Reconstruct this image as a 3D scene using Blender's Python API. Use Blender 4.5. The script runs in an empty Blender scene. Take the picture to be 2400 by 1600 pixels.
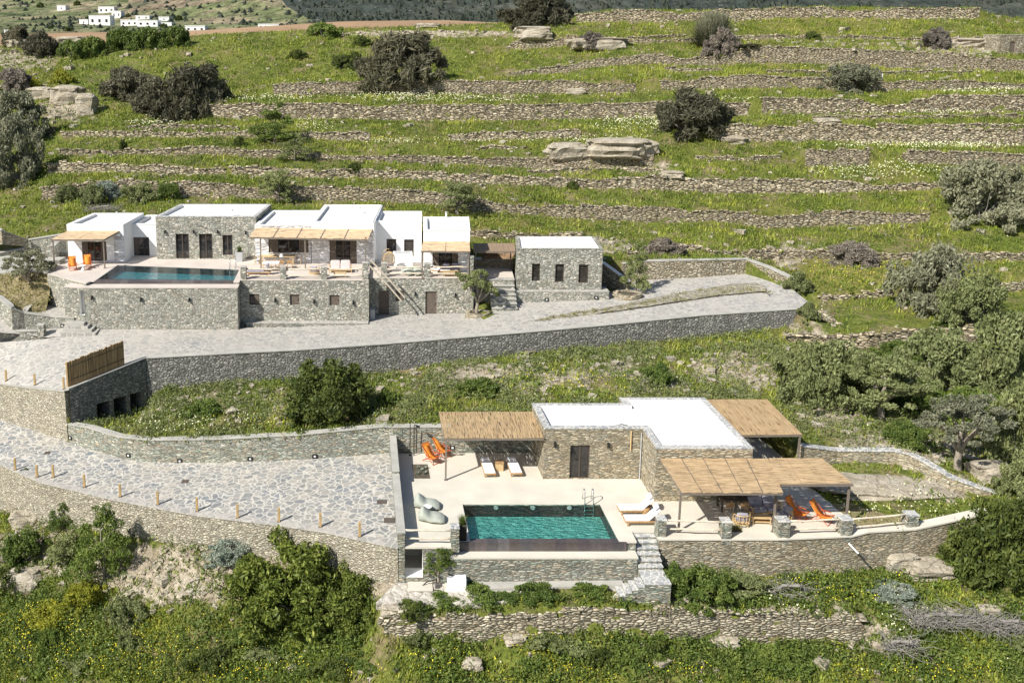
import bpy, math, random
import numpy as np
from mathutils import Vector, geometry
random.seed(7); rng = np.random.default_rng(11)
SC = bpy.context.scene; COL = SC.collection
# ---------------------------------------------------------------- camera
CP, SP = math.cos(math.atan(420/2250)), math.sin(math.atan(420/2250))
CAMZ = 25.7
cam = bpy.data.cameras.new('camera'); camo = bpy.data.objects.new('camera', cam); COL.objects.link(camo)
camo.location = (0, 0, CAMZ); camo.rotation_euler = (math.radians(90)-math.atan(420/2250), 0, 0)
cam.sensor_width = 36; cam.lens = 36*2250/2400; cam.shift_x = .125; cam.shift_y = -.125
cam.clip_start = .5; cam.clip_end = 6000; SC.camera = camo
# ---------------------------------------------------------------- sky, sun, exposure
SUN_EL, SUN_AZ = math.radians(41), math.atan2(-.64, -.76)      # direction TO the sun in plan
w = bpy.data.worlds.new('World'); SC.world = w; w.use_nodes = True
wn = w.node_tree; sky = wn.nodes.new('ShaderNodeTexSky'); sky.sky_type = 'NISHITA'; sky.sun_disc = False
sky.sun_elevation = SUN_EL; sky.sun_rotation = math.radians(90)-SUN_AZ
wn.links.new(sky.outputs[0], wn.nodes['Background'].inputs[0]); wn.nodes['Background'].inputs[1].default_value = .076
sl = bpy.data.lights.new('sun', 'SUN'); sl.energy = 4.9; sl.angle = math.radians(.55); sl.color = (1, .95, .87)
so = bpy.data.objects.new('sun', sl); COL.objects.link(so)
sd = Vector((math.cos(SUN_EL)*math.cos(SUN_AZ), math.cos(SUN_EL)*math.sin(SUN_AZ), math.sin(SUN_EL)))
so.rotation_euler = sd.to_track_quat('Z', 'Y').to_euler(); so.location = (-40, -40, 90)
SC.view_settings.view_transform = 'Standard'; SC.view_settings.look = 'None'
SC.view_settings.exposure = .42; SC.view_settings.gamma = 1
SC.render.engine = 'CYCLES'; SC.cycles.transparent_max_bounces = 12; SC.cycles.max_bounces = 6
# ---------------------------------------------------------------- photograph <-> world
def ray(px, py):
    u = (px-900)/2250; v = (py-500)/2250
    return u, CP-v*SP, -(SP+v*CP)
def P(px, py, z):
    a, b, c = ray(px, py); t = (z-CAMZ)/c
    return (a*t, b*t, z)
def PY(px, py, Y):
    a, b, c = ray(px, py); t = Y/b
    return (a*t, Y, CAMZ+c*t)
def proj(X, Y, Z):
    d = CAMZ-Z; f = Y*CP+d*SP; dn = -Y*SP+d*CP
    return 900+2250*X/f, 500+2250*dn/f
def PW(px, py, A, B):                                 # ray hits the vertical plane through A, B
    a, b, c = ray(px, py); dx, dy = B[0]-A[0], B[1]-A[1]
    t = (A[0]*dy-A[1]*dx)/(a*dy-b*dx)
    L = math.hypot(dx, dy); return ((a*t-A[0])*dx+(b*t-A[1])*dy)/L, CAMZ+c*t
# ---------------------------------------------------------------- materials
MAT = {}
def nd(nt, typ, ins=None, **pr):
    n = nt.nodes.new(typ)
    for k, v in pr.items(): setattr(n, k, v)
    for k, v in (ins or {}).items():
        s = n.inputs[k]
        if isinstance(v, bpy.types.NodeSocket): nt.links.new(v, s)
        else: s.default_value = v
    return n
def c4(c): return (c[0], c[1], c[2], 1)
def mixc(nt, f, a, b, blend='MIX'):
    n = nt.nodes.new('ShaderNodeMix'); n.data_type = 'RGBA'; n.blend_type = blend
    for i, v in ((0, f), (6, a), (7, b)):
        if isinstance(v, bpy.types.NodeSocket): nt.links.new(v, n.inputs[i])
        else: n.inputs[i].default_value = v if i == 0 else c4(v)
    return n.outputs[2]
def math_(nt, op, a, b=0.):
    return nd(nt, 'ShaderNodeMath', {0: a, 1: b}, operation=op).outputs[0]
def pos(nt, s=(1, 1, 1), rot=(0, 0, 0)):
    g = nd(nt, 'ShaderNodeNewGeometry')
    return nd(nt, 'ShaderNodeMapping', {0: g.outputs['Position'], 'Scale': s, 'Rotation': rot}).outputs[0]
def noise(nt, vec, sc, det=3, ro=.55):
    return nd(nt, 'ShaderNodeTexNoise', {'Vector': vec, 'Scale': sc, 'Detail': det, 'Roughness': ro}).outputs[0]
def ramp(nt, f, pts, interp='LINEAR'):
    n = nd(nt, 'ShaderNodeValToRGB', {0: f}); cr = n.color_ramp; cr.interpolation = interp
    while len(cr.elements) < len(pts): cr.elements.new(.5)
    for e, (p, c) in zip(cr.elements, pts):
        e.position = p; e.color = c4(c) if hasattr(c, '__len__') else (c, c, c, 1)
    return n.outputs[0]
def newmat(name):
    m = bpy.data.materials.new(name); m.use_nodes = True; nt = m.node_tree
    MAT[name] = m; return m, nt, nt.nodes['Principled BSDF']
def setb(nt, b, col=None, rough=.8, bump=None, bs=.4, bd=.03, **kw):
    if col is not None:
        if isinstance(col, bpy.types.NodeSocket): nt.links.new(col, b.inputs['Base Color'])
        else: b.inputs['Base Color'].default_value = c4(col)
    b.inputs['Roughness'].default_value = rough
    b.inputs['Specular IOR Level'].default_value = kw.get('spec', .25)
    b.inputs['Metallic'].default_value = kw.get('metal', 0)
    if bump is not None:
        bn = nd(nt, 'ShaderNodeBump', {'Height': bump, 'Strength': bs, 'Distance': bd})
        nt.links.new(bn.outputs[0], b.inputs['Normal'])
def plain(name, col, rough=.7, var=.12, sc=3, bump=0, **kw):
    m, nt, b = newmat(name); v = pos(nt); n = noise(nt, v, sc, 4)
    d = tuple(x*(1-var) for x in col); l = tuple(min(1, x*(1+var)) for x in col)
    c = ramp(nt, n, [(.3, d), (.7, l)])
    setb(nt, b, c, rough, noise(nt, v, sc*6, 3) if bump else None, bs=bump, **kw); return m
def stone(name, pal, mortar, sx=2.6, sz=5.5, mw=.06, bs=.9, bd=.05, stain=(.5, .4, .25), stf=.35, joint=.8):
    m, nt, b = newmat(name)
    p = pos(nt, (sx, sx, sz)); wob = nd(nt, 'ShaderNodeTexNoise', {'Vector': p, 'Scale': 1.3, 'Detail': 2})
    off = nd(nt, 'ShaderNodeVectorMath', {0: wob.outputs['Color'], 1: (.5, .5, .5)}, operation='SUBTRACT').outputs[0]
    off = nd(nt, 'ShaderNodeVectorMath', {0: off, 'Scale': .55}, operation='SCALE').outputs[0]
    pv = nd(nt, 'ShaderNodeVectorMath', {0: p, 1: off}, operation='ADD').outputs[0]
    vo = nd(nt, 'ShaderNodeTexVoronoi', {'Vector': pv, 'Scale': 1., 'Randomness': .9})
    ve = nd(nt, 'ShaderNodeTexVoronoi', {'Vector': pv, 'Scale': 1., 'Randomness': .9}, feature='DISTANCE_TO_EDGE')
    sep = nd(nt, 'ShaderNodeSeparateColor', {0: vo.outputs['Color']})
    n = len(pal); col = ramp(nt, sep.outputs[0], [((i+.5)/n, c) for i, c in enumerate(pal)])
    br = ramp(nt, sep.outputs[1], [(0, (.62,)*3), (1, (1.3,)*3)])
    col = mixc(nt, 1., col, br, 'MULTIPLY')
    fine = noise(nt, pos(nt), 14, 3, .7); col = mixc(nt, .5, col, ramp(nt, fine, [(.3, (.55,)*3), (.7, (1.35,)*3)]), 'MULTIPLY')
    big = noise(nt, pos(nt), .45, 4, .6); col = mixc(nt, ramp(nt, big, [(.5, 0), (.72, stf)]), col, stain)
    mask = ramp(nt, ve.outputs['Distance'], [(0, 1), (mw, joint), (mw*2.2, 0)])
    col = mixc(nt, mask, col, mortar)
    h = ramp(nt, ve.outputs['Distance'], [(0, 0), (.3, 1)])
    h = math_(nt, 'ADD', h, math_(nt, 'MULTIPLY', sep.outputs[2], .8)); h = math_(nt, 'ADD', h, math_(nt, 'MULTIPLY', fine, .35))
    setb(nt, b, col, .9, h, bs, bd); return m
def paving(name, pal, grout, sc=1.6, gw=.05, fade=0., fadec=(.6, .6, .58), bs=.3):
    m, nt, b = newmat(name); p = pos(nt, (sc, sc, .3))
    wob = nd(nt, 'ShaderNodeTexNoise', {'Vector': p, 'Scale': .9, 'Detail': 1})
    pv = nd(nt, 'ShaderNodeVectorMath', {0: p, 1: wob.outputs['Color']}, operation='ADD').outputs[0]
    vo = nd(nt, 'ShaderNodeTexVoronoi', {'Vector': pv, 'Scale': 1., 'Randomness': 1.})
    ve = nd(nt, 'ShaderNodeTexVoronoi', {'Vector': pv, 'Scale': 1., 'Randomness': 1.}, feature='DISTANCE_TO_EDGE')
    sep = nd(nt, 'ShaderNodeSeparateColor', {0: vo.outputs['Color']}); n = len(pal)
    col = ramp(nt, sep.outputs[0], [((i+.5)/n, c) for i, c in enumerate(pal)])
    fine = noise(nt, pos(nt), 9, 4, .7); col = mixc(nt, .5, col, ramp(nt, fine, [(.3, (.7,)*3), (.7, (1.25,)*3)]), 'MULTIPLY')
    mask = ramp(nt, ve.outputs['Distance'], [(0, 1), (gw, 1), (gw*1.8, 0)])
    col = mixc(nt, mask, col, grout)
    big = noise(nt, pos(nt), .28, 5, .65); col = mixc(nt, ramp(nt, big, [(.35, max(0, fade-.25)), (.65, min(1, fade+.3))]), col, fadec)
    setb(nt, b, col, .85, math_(nt, 'SUBTRACT', math_(nt, 'MULTIPLY', fine, .3), mask), bs, .02); return m
stone('stone_villa', [(.33,.34,.29),(.42,.41,.35),(.28,.30,.26),(.50,.48,.41),(.37,.38,.34),(.62,.58,.50),(.33,.31,.25)], (.15,.145,.12), 4.2, 7.5, .05, stain=(.46,.40,.28), stf=.2, joint=.6, bd=.03)
stone('stone_green', [(.30,.34,.28),(.42,.43,.37),(.25,.29,.25),(.52,.49,.41),(.34,.38,.33),(.42,.35,.25),(.36,.35,.29)], (.11,.11,.09), 3.0, 11., .06, stain=(.40,.30,.18), stf=.25, joint=.6, bd=.03)
stone('stone_ochre', [(.40,.36,.26),(.48,.43,.32),(.32,.31,.24),(.56,.50,.38),(.40,.33,.22),(.36,.36,.30),(.46,.38,.26)], (.15,.125,.085), 3.0, 11., .06, stain=(.40,.30,.17), stf=.3, joint=.6, bd=.03)
stone('stone_road', [(.25,.25,.23),(.33,.33,.30),(.21,.21,.195),(.40,.39,.35),(.29,.29,.265)], (.08,.08,.072), 4., 6.5, .06, stain=(.30,.28,.22), stf=.2, bs=1., bd=.04, joint=.65)
stone('stone_dry', [(.56,.48,.33),(.66,.57,.41),(.46,.39,.27),(.74,.66,.50),(.55,.45,.30),(.46,.42,.33)], (.075,.06,.04), 1.9, 6.4, .08, stain=(.38,.33,.18), stf=.45, bs=1., bd=.05, joint=.8)
stone('stone_pale', [(.46,.42,.31),(.56,.51,.39),(.39,.35,.26),(.64,.59,.47),(.46,.39,.27)], (.15,.125,.085), 3.0, 8., .06, stain=(.46,.40,.30), stf=.5, bs=1., bd=.08, joint=.75)
stone('stone_fine', [(.44,.41,.32),(.52,.48,.38),(.38,.36,.28),(.58,.54,.44),(.42,.37,.28)], (.20,.18,.14), 4.6, 9., .06, bs=1., bd=.04, stain=(.44,.38,.28), stf=.4, joint=.6)
stone('stone_white', [(.80,.80,.80),(.74,.74,.75),(.84,.84,.84)], (.60,.60,.62), 1.6, 5.0, .05, stain=(.8,.8,.8), stf=.1, bs=.8, bd=.05, joint=.6)
paving('crazy_paving', [(.18,.20,.215),(.25,.265,.275),(.155,.175,.195),(.31,.305,.29),(.21,.225,.235),(.36,.345,.31)], (.55,.53,.48), 2.3, .055, .16, (.44,.40,.325))
paving('road_paving', [(.31,.305,.285),(.38,.37,.34),(.26,.265,.26),(.43,.41,.375)], (.50,.475,.43), 2., .05, .24, (.43,.405,.36))
paving('cap_slabs', [(.26,.28,.29),(.34,.36,.36),(.22,.24,.26),(.40,.40,.38)], (.60,.58,.54), 3.2, .06, .05)
def plaster(name, col):
    m, nt, b = newmat(name); st = noise(nt, pos(nt, (3, 3, .35)), 1., 4, .7); bl = noise(nt, pos(nt), .6, 5, .7)
    c = mixc(nt, ramp(nt, st, [(.55, 0), (.8, .5)]), col, tuple(x*.8 for x in col)); c = mixc(nt, ramp(nt, bl, [(.52, 0), (.75, .45)]), c, (col[0]*.86, col[1]*.83, col[2]*.78))
    setb(nt, b, c, .85, noise(nt, pos(nt), 3, 5, .7), .35, .03)
plaster('white_plaster', (.84,.84,.83)); plaster('roof_white', (.78,.77,.745))
plain('concrete_cream', (.63,.595,.51), .8, .09, .7, .15)
plain('concrete_grey', (.42,.41,.37), .85, .15, 1.2, .2)
plain('deck_screed', (.60,.54,.48), .8, .09, .7, .12)
plain('dark_wood', (.075,.062,.05), .6, .25, 8)
plain('brown_wood', (.13,.105,.085), .65, .25, 8)
plain('frame_metal', (.20,.17,.14), .55, .1, 4)
plain('teak', (.40,.25,.12), .6, .25, 9)
plain('light_wood', (.58,.42,.22), .6, .2, 9)
plain('pale_log', (.66,.58,.46), .75, .2, 6, .3)
plain('post_wood', (.48,.33,.15), .7, .2, 8)
plain('orange_cloth', (.80,.30,.05), .8, .08, 5, .1)
plain('orange_frame', (.50,.10,.03), .5, .1, 5)
plain('sage_cloth', (.40,.43,.37), .9, .08, 4, .3)
plain('white_cloth', (.80,.80,.80), .85, .04, 4, .15)
plain('pink_cloth', (.66,.55,.53), .85, .05, 4, .15)
plain('grey_cloth', (.32,.31,.36), .85, .1, 4, .15)
plain('black_pot', (.02,.02,.022), .45, .1, 5)
plain('chrome', (.75,.75,.75), .18, .03, 5, metal=1)
plain('blue_white', (.72,.80,.86), .5, .05, 5)
plain('iron', (.10,.09,.085), .6, .2, 6)
plain('grey_paint', (.42,.43,.44), .6, .06, 5)
plain('soil', (.10,.085,.06), .95, .35, 4, .6)
plain('red_soil', (.32,.215,.13), .95, .2, .05, .5)
plain('bark', (.30,.26,.21), .9, .3, 6, .6)
plain('grey_twig', (.235,.22,.20), .9, .25, 5)
plain('brown_twig', (.18,.145,.125), .9, .3, 5)
plain('lamp_black', (.02,.02,.02), .5, .1, 5)
def rock_mat():
    m, nt, b = newmat('rock'); v = pos(nt); a = noise(nt, v, .9, 6, .65); f = noise(nt, v, 5, 5, .7)
    lay = noise(nt, pos(nt, (.5, .5, 6)), 1., 3, .6)
    c = ramp(nt, a, [(.3, (.30,.26,.19)), (.5, (.46,.41,.32)), (.7, (.58,.53,.44))])
    c = mixc(nt, .6, c, ramp(nt, f, [(.3, (.55,)*3), (.65, (1.2,)*3)]), 'MULTIPLY')
    c = mixc(nt, ramp(nt, lay, [(.60, 0), (.68, .6)]), c, (.12,.10,.08))
    ve = nd(nt, 'ShaderNodeTexVoronoi', {'Vector': pos(nt, (.9, .9, 2.6)), 'Scale': 1.}, feature='DISTANCE_TO_EDGE'); ck = ramp(nt, math_(nt, 'ADD', ve.outputs['Distance'], math_(nt, 'MULTIPLY', f, .06)), [(.03, 1), (.07, 0)])
    c = mixc(nt, math_(nt, 'MULTIPLY', ck, .3), c, (.12,.10,.075)); li = noise(nt, pos(nt), 1.7, 5, .8); c = mixc(nt, ramp(nt, li, [(.6, 0), (.68, .6)]), c, (.52,.44,.22))
    setb(nt, b, c, .92, math_(nt, 'SUBTRACT', math_(nt, 'ADD', math_(nt, 'ADD', f, lay), a), math_(nt, 'MULTIPLY', ck, .25)), .9, .12)
rock_mat()
def scree_mat(name, c1, c2, c3):
    m, nt, b = newmat(name); v = pos(nt)
    vo = nd(nt, 'ShaderNodeTexVoronoi', {'Vector': pos(nt, (2.6, 2.6, 3.6)), 'Scale': 1.})
    s = nd(nt, 'ShaderNodeSeparateColor', {0: vo.outputs['Color']})
    c = ramp(nt, s.outputs[0], [(0, c1), (.5, c2), (1, c3)]); f = noise(nt, v, 6, 4, .7)
    c = mixc(nt, .6, c, ramp(nt, f, [(.3, (.5,)*3), (.7, (1.25,)*3)]), 'MULTIPLY')
    h = math_(nt, 'ADD', math_(nt, 'MULTIPLY', vo.outputs['Distance'], -1.), f)
    setb(nt, b, c, .92, h, 1., .14)
scree_mat('scree', (.40,.35,.28), (.52,.46,.38), (.32,.28,.21))
scree_mat('gravel', (.56,.52,.45), (.66,.62,.55), (.46,.42,.36))
scree_mat('verge_rock', (.44,.41,.34), (.36,.33,.25), (.26,.25,.15))
scree_mat('bank', (.30,.25,.13), (.36,.30,.17), (.26,.23,.10))
def reed_mat(name, col, dark, axis, hole=.0, sc=26):
    m, nt, b = newmat(name); s = [3, 3, 3]; s = [sc if i == axis else .9 for i in range(3)]
    v = pos(nt, tuple(s)); n = noise(nt, v, 1., 3, .6); big = noise(nt, pos(nt), 1.2, 3)
    c = ramp(nt, n, [(.3, dark), (.5, col), (.72, tuple(min(1, x*1.22) for x in col))])
    c = mixc(nt, .3, c, ramp(nt, big, [(.3, (.8,)*3), (.7, (1.15,)*3)]), 'MULTIPLY')
    setb(nt, b, c, .85, n, .6, .02)
    if hole > 0:
        n2 = noise(nt, pos(nt, tuple((x*.75 if x > 2 else x*.8) for x in s)), 1.7, 1, .4)
        tr = nd(nt, 'ShaderNodeBsdfTransparent'); mk = ramp(nt, n2, [(1-hole, 0), (1-hole+.03, 1)])
        mx = nd(nt, 'ShaderNodeMixShader', {0: mk, 1: b.outputs[0], 2: tr.outputs[0]})
        nt.links.new(mx.outputs[0], nt.nodes['Material Output'].inputs[0])
reed_mat('reed_across', (.46,.33,.185), (.29,.19,.10), 0, .42)
reed_mat('reed_along', (.54,.39,.225), (.42,.30,.17), 1, .42)
reed_mat('reed_pale', (.66,.50,.32), (.55,.40,.24), 1, .42)
reed_mat('reed_old', (.30,.22,.15), (.17,.12,.08), 0, .2)
def fence_reed():
    m, nt, b = newmat('reed_fence'); v = pos(nt, (16, 16, .5)); n = noise(nt, v, 1., 3, .7)
    c = ramp(nt, n, [(.3, (.14,.09,.045)), (.5, (.36,.24,.12)), (.7, (.55,.40,.22))])
    wz = nd(nt, 'ShaderNodeNewGeometry'); setb(nt, b, c, .9, n, .8, .03)
fence_reed()
def glass_mat():
    m, nt, b = newmat('dark_glass'); v = pos(nt); n = noise(nt, v, 2.3, 3)
    setb(nt, b, ramp(nt, n, [(.35, (.012,.012,.013)), (.6, (.04,.036,.034)), (.72, (.10,.09,.085))]), .06, None, spec=.6)
glass_mat()
def tile_mat(name, pal, sx, sz, g=.03):
    m, nt, b = newmat(name); v = pos(nt, (sx, sx, sz))
    fl = nd(nt, 'ShaderNodeVectorMath', {0: v}, operation='FLOOR').outputs[0]
    wn_ = nd(nt, 'ShaderNodeTexWhiteNoise', {0: fl}, noise_dimensions='3D')
    c = ramp(nt, wn_.outputs[0], [((i+.5)/len(pal), x) for i, x in enumerate(pal)])
    f = noise(nt, pos(nt), 4, 4, .7); c = mixc(nt, .6, c, ramp(nt, f, [(.3, (.6,)*3), (.7, (1.4,)*3)]), 'MULTIPLY')
    setb(nt, b, c, .35, f, .2, .01, spec=.5)
tile_mat('pool_tile', [(.07,.06,.065),(.11,.09,.09),(.05,.05,.055),(.13,.12,.12),(.09,.075,.07)], 1.7, 1.0)
tile_mat('pool_floor', [(.20,.72,.60),(.26,.82,.70),(.16,.64,.56),(.30,.88,.75)], 5., .5)
tile_mat('pool_floor_deep', [(.20,.62,.68),(.26,.72,.76),(.17,.56,.62)], 3., .5)
def water_mat(name, tint):
    m, nt, b = newmat(name); v = pos(nt, (1.5, 4.2, 1))
    n = noise(nt, v, 1.6, 3, .6)
    bn = nd(nt, 'ShaderNodeBump', {'Height': n, 'Strength': .35, 'Distance': .05}).outputs[0]
    tr = nd(nt, 'ShaderNodeBsdfTransparent'); nt.links.new(ramp(nt, n, [(.35, tuple(x*.76 for x in tint)), (.62, tuple(min(1, x*1.3) for x in tint))]), tr.inputs[0])
    gl = nd(nt, 'ShaderNodeBsdfGlossy', {'Roughness': .04, 'Normal': bn, 'Color': (1, 1, 1, 1)})
    fr = nd(nt, 'ShaderNodeFresnel', {'IOR': 1.33, 'Normal': bn})
    mx = nd(nt, 'ShaderNodeMixShader', {0: fr.outputs[0], 1: tr.outputs[0], 2: gl.outputs[0]})
    nt.links.new(mx.outputs[0], nt.nodes['Material Output'].inputs[0])
water_mat('water', (.84,1.,.97)); water_mat('water_deep', (.7,.9,.93))
def leaf_mat(name, a, b_, c_, sc=1.4):
    m, nt, b = newmat(name); oi = nd(nt, 'ShaderNodeObjectInfo'); n = noise(nt, pos(nt), sc, 4, .75)
    f = noise(nt, pos(nt), 9, 1); c = ramp(nt, n, [(.32, a), (.5, b_), (.68, c_)])
    c = mixc(nt, .8, c, ramp(nt, f, [(.3, (.6,)*3), (.7, (1.5,)*3)]), 'MULTIPLY')
    c = mixc(nt, 1., c, ramp(nt, oi.outputs['Random'], [(0, (.85,.85,.85)), (1, (1.18,1.14,1.1))]), 'MULTIPLY')
    setb(nt, b, c, .6, None, spec=.3)
    tl = nd(nt, 'ShaderNodeBsdfTranslucent', {0: c}); mx = nd(nt, 'ShaderNodeMixShader', {0: .22, 1: b.outputs[0], 2: tl.outputs[0]})
    nt.links.new(mx.outputs[0], nt.nodes['Material Output'].inputs[0])
leaf_mat('leaf_olive', (.12,.145,.055), (.20,.235,.095), (.32,.35,.16))
leaf_mat('leaf_grey_olive', (.14,.15,.095), (.22,.23,.15), (.33,.34,.23))
leaf_mat('leaf_green', (.06,.10,.022), (.115,.17,.035), (.21,.26,.06))
leaf_mat('leaf_dark', (.04,.062,.015), (.08,.11,.024), (.17,.20,.045))
leaf_mat('leaf_yellow', (.13,.16,.02), (.25,.27,.03), (.38,.38,.04))
leaf_mat('leaf_glaucous', (.20,.25,.20), (.28,.33,.27), (.38,.42,.35))
leaf_mat('leaf_brown', (.065,.065,.042), (.11,.108,.068), (.19,.182,.11))
leaf_mat('leaf_greybrown', (.16,.14,.12), (.22,.195,.165), (.29,.27,.22))
leaf_mat('grass_blade', (.08,.125,.02), (.21,.27,.036), (.42,.45,.08), .22)
leaf_mat('grass_dry', (.22,.22,.07), (.30,.28,.10), (.38,.34,.14), .4)
leaf_mat('herb_leaf', (.06,.105,.02), (.12,.18,.03), (.24,.29,.06), .5)
leaf_mat('leaf_highlit', (.05,.08,.015), (.13,.175,.03), (.32,.35,.08), 2.2)  # mottled green, its bright end paints highlights into the leaf colour
plain('petal_white', (.66,.66,.42), .7, .05, 5); plain('petal_yellow', (.80,.68,.04), .7, .1, 5)
def ground_mat():
    m, nt, b = newmat('hill_ground'); v = pos(nt); A = noise(nt, v, .11, 4, .6); B = noise(nt, v, .7, 5, .7)
    C = noise(nt, v, 5., 4, .75)
    g = ramp(nt, B, [(.25, (.06,.085,.015)), (.45, (.12,.155,.026)), (.6, (.18,.21,.038)), (.78, (.28,.27,.08))])
    g = mixc(nt, ramp(nt, A, [(.42, 0), (.62, .5)]), g, (.19,.18,.045))
    d = noise(nt, nd(nt, 'ShaderNodeVectorMath', {0: v, 1: (31, 7, 3)}, operation='ADD').outputs[0], .35, 5, .7)
    g = mixc(nt, ramp(nt, d, [(.51, 0), (.62, .85)]), g, (.26,.205,.12))
    at_ = nd(nt, 'ShaderNodeAttribute', attribute_name='soil'); dr = nd(nt, 'ShaderNodeAttribute', attribute_name='dry')
    g = mixc(nt, math_(nt, 'MULTIPLY', dr.outputs['Fac'], .8), g, (.30,.27,.07))
    vo = nd(nt, 'ShaderNodeTexVoronoi', {'Vector': pos(nt, (2.2, 2.2, 3.2)), 'Scale': 1.}); sc_ = nd(nt, 'ShaderNodeSeparateColor', {0: vo.outputs['Color']})
    rk_ = ramp(nt, sc_.outputs[0], [(0, (.30,.25,.18)), (.5, (.42,.36,.27)), (1, (.52,.46,.36))])
    f = math_(nt, 'ADD', at_.outputs['Fac'], math_(nt, 'MULTIPLY', math_(nt, 'SUBTRACT', B, .5), 1.6))
    f = ramp(nt, f, [(.38, 0), (.52, 1)]); g = mixc(nt, f, g, rk_)
    g = mixc(nt, .8, g, ramp(nt, C, [(.32, (.45,)*3), (.66, (1.4,)*3)]), 'MULTIPLY')
    setb(nt, b, g, .95, math_(nt, 'ADD', math_(nt, 'ADD', C, B), math_(nt, 'MULTIPLY', vo.outputs['Distance'], -.7)), 1., .2)
ground_mat()
def far_mat(name, a, b_, c_, s1=.02, s2=.12, spec=(.3,.29,.25)):
    m, nt, b = newmat(name); v = pos(nt); A = noise(nt, v, s1, 5, .65); B = noise(nt, pos(nt, (1, .4, 1)), s2, 5, .8)
    g = ramp(nt, A, [(.35, a), (.5, b_), (.65, c_)])
    g = mixc(nt, .85, g, ramp(nt, B, [(.38, (.35,)*3), (.6, (1.5,)*3)]), 'MULTIPLY')
    g = mixc(nt, ramp(nt, noise(nt, pos(nt, (1, .5, 1)), s2*1.7, 3, .8), [(.62, 0), (.68, .7)]), g, spec)
    setb(nt, b, g, .95)
far_mat('valley_ground', (.07,.09,.035), (.14,.16,.07), (.26,.22,.14), .035, .22)
far_mat('brown_hill', (.17,.14,.085), (.24,.19,.13), (.10,.11,.06), .04, .2)
far_mat('mountain_scrub', (.03,.04,.034), (.045,.056,.045), (.085,.085,.066), .02, .22, (.24,.225,.19))
leaf_mat('leaf_far', (.02,.03,.02), (.035,.046,.03), (.06,.07,.04))
# ---------------------------------------------------------------- mesh helpers
def tag(o, label=None, cat=None, group=None, kind=None):
    if label: o['label'] = label
    if cat: o['category'] = cat
    if group: o['group'] = group
    if kind: o['kind'] = kind
    return o
def thing(name, label, cat, loc=(0, 0, 0), rz=0., group=None):
    o = bpy.data.objects.new(name, None); COL.objects.link(o); o.location = loc; o.rotation_euler = (0, 0, rz)
    o.empty_display_size = .2
    return tag(o, label, cat, group)
def mesh_obj(name, V, F, mat, parent=None, smooth=False):
    me = bpy.data.meshes.new(name); me.from_pydata([tuple(v) for v in V], [], F); me.update()
    me.materials.append(MAT[mat] if isinstance(mat, str) else mat)
    if smooth: me.polygons.foreach_set('use_smooth', [True]*len(me.polygons))
    o = bpy.data.objects.new(name, me); COL.objects.link(o)
    if parent: o.parent = parent
    return o
def tri_obj(name, V, mat, parent=None, n=3):          # V: (k*n,3) numpy, independent n-gons
    k = len(V)//n; me = bpy.data.meshes.new(name); me.vertices.add(k*n); me.vertices.foreach_set('co', V.astype(np.float32).ravel())
    me.loops.add(k*n); me.loops.foreach_set('vertex_index', np.arange(k*n, dtype=np.int32))
    me.polygons.add(k); me.polygons.foreach_set('loop_start', np.arange(0, k*n, n, dtype=np.int32))
    me.polygons.foreach_set('loop_total', np.full(k, n, dtype=np.int32)); me.update(); me.validate()
    me.materials.append(MAT[mat]); o = bpy.data.objects.new(name, me); COL.objects.link(o)
    if parent: o.parent = parent
    return o
def obj_org(o): return Vector(o.location) if o else Vector((0, 0, 0))
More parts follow.
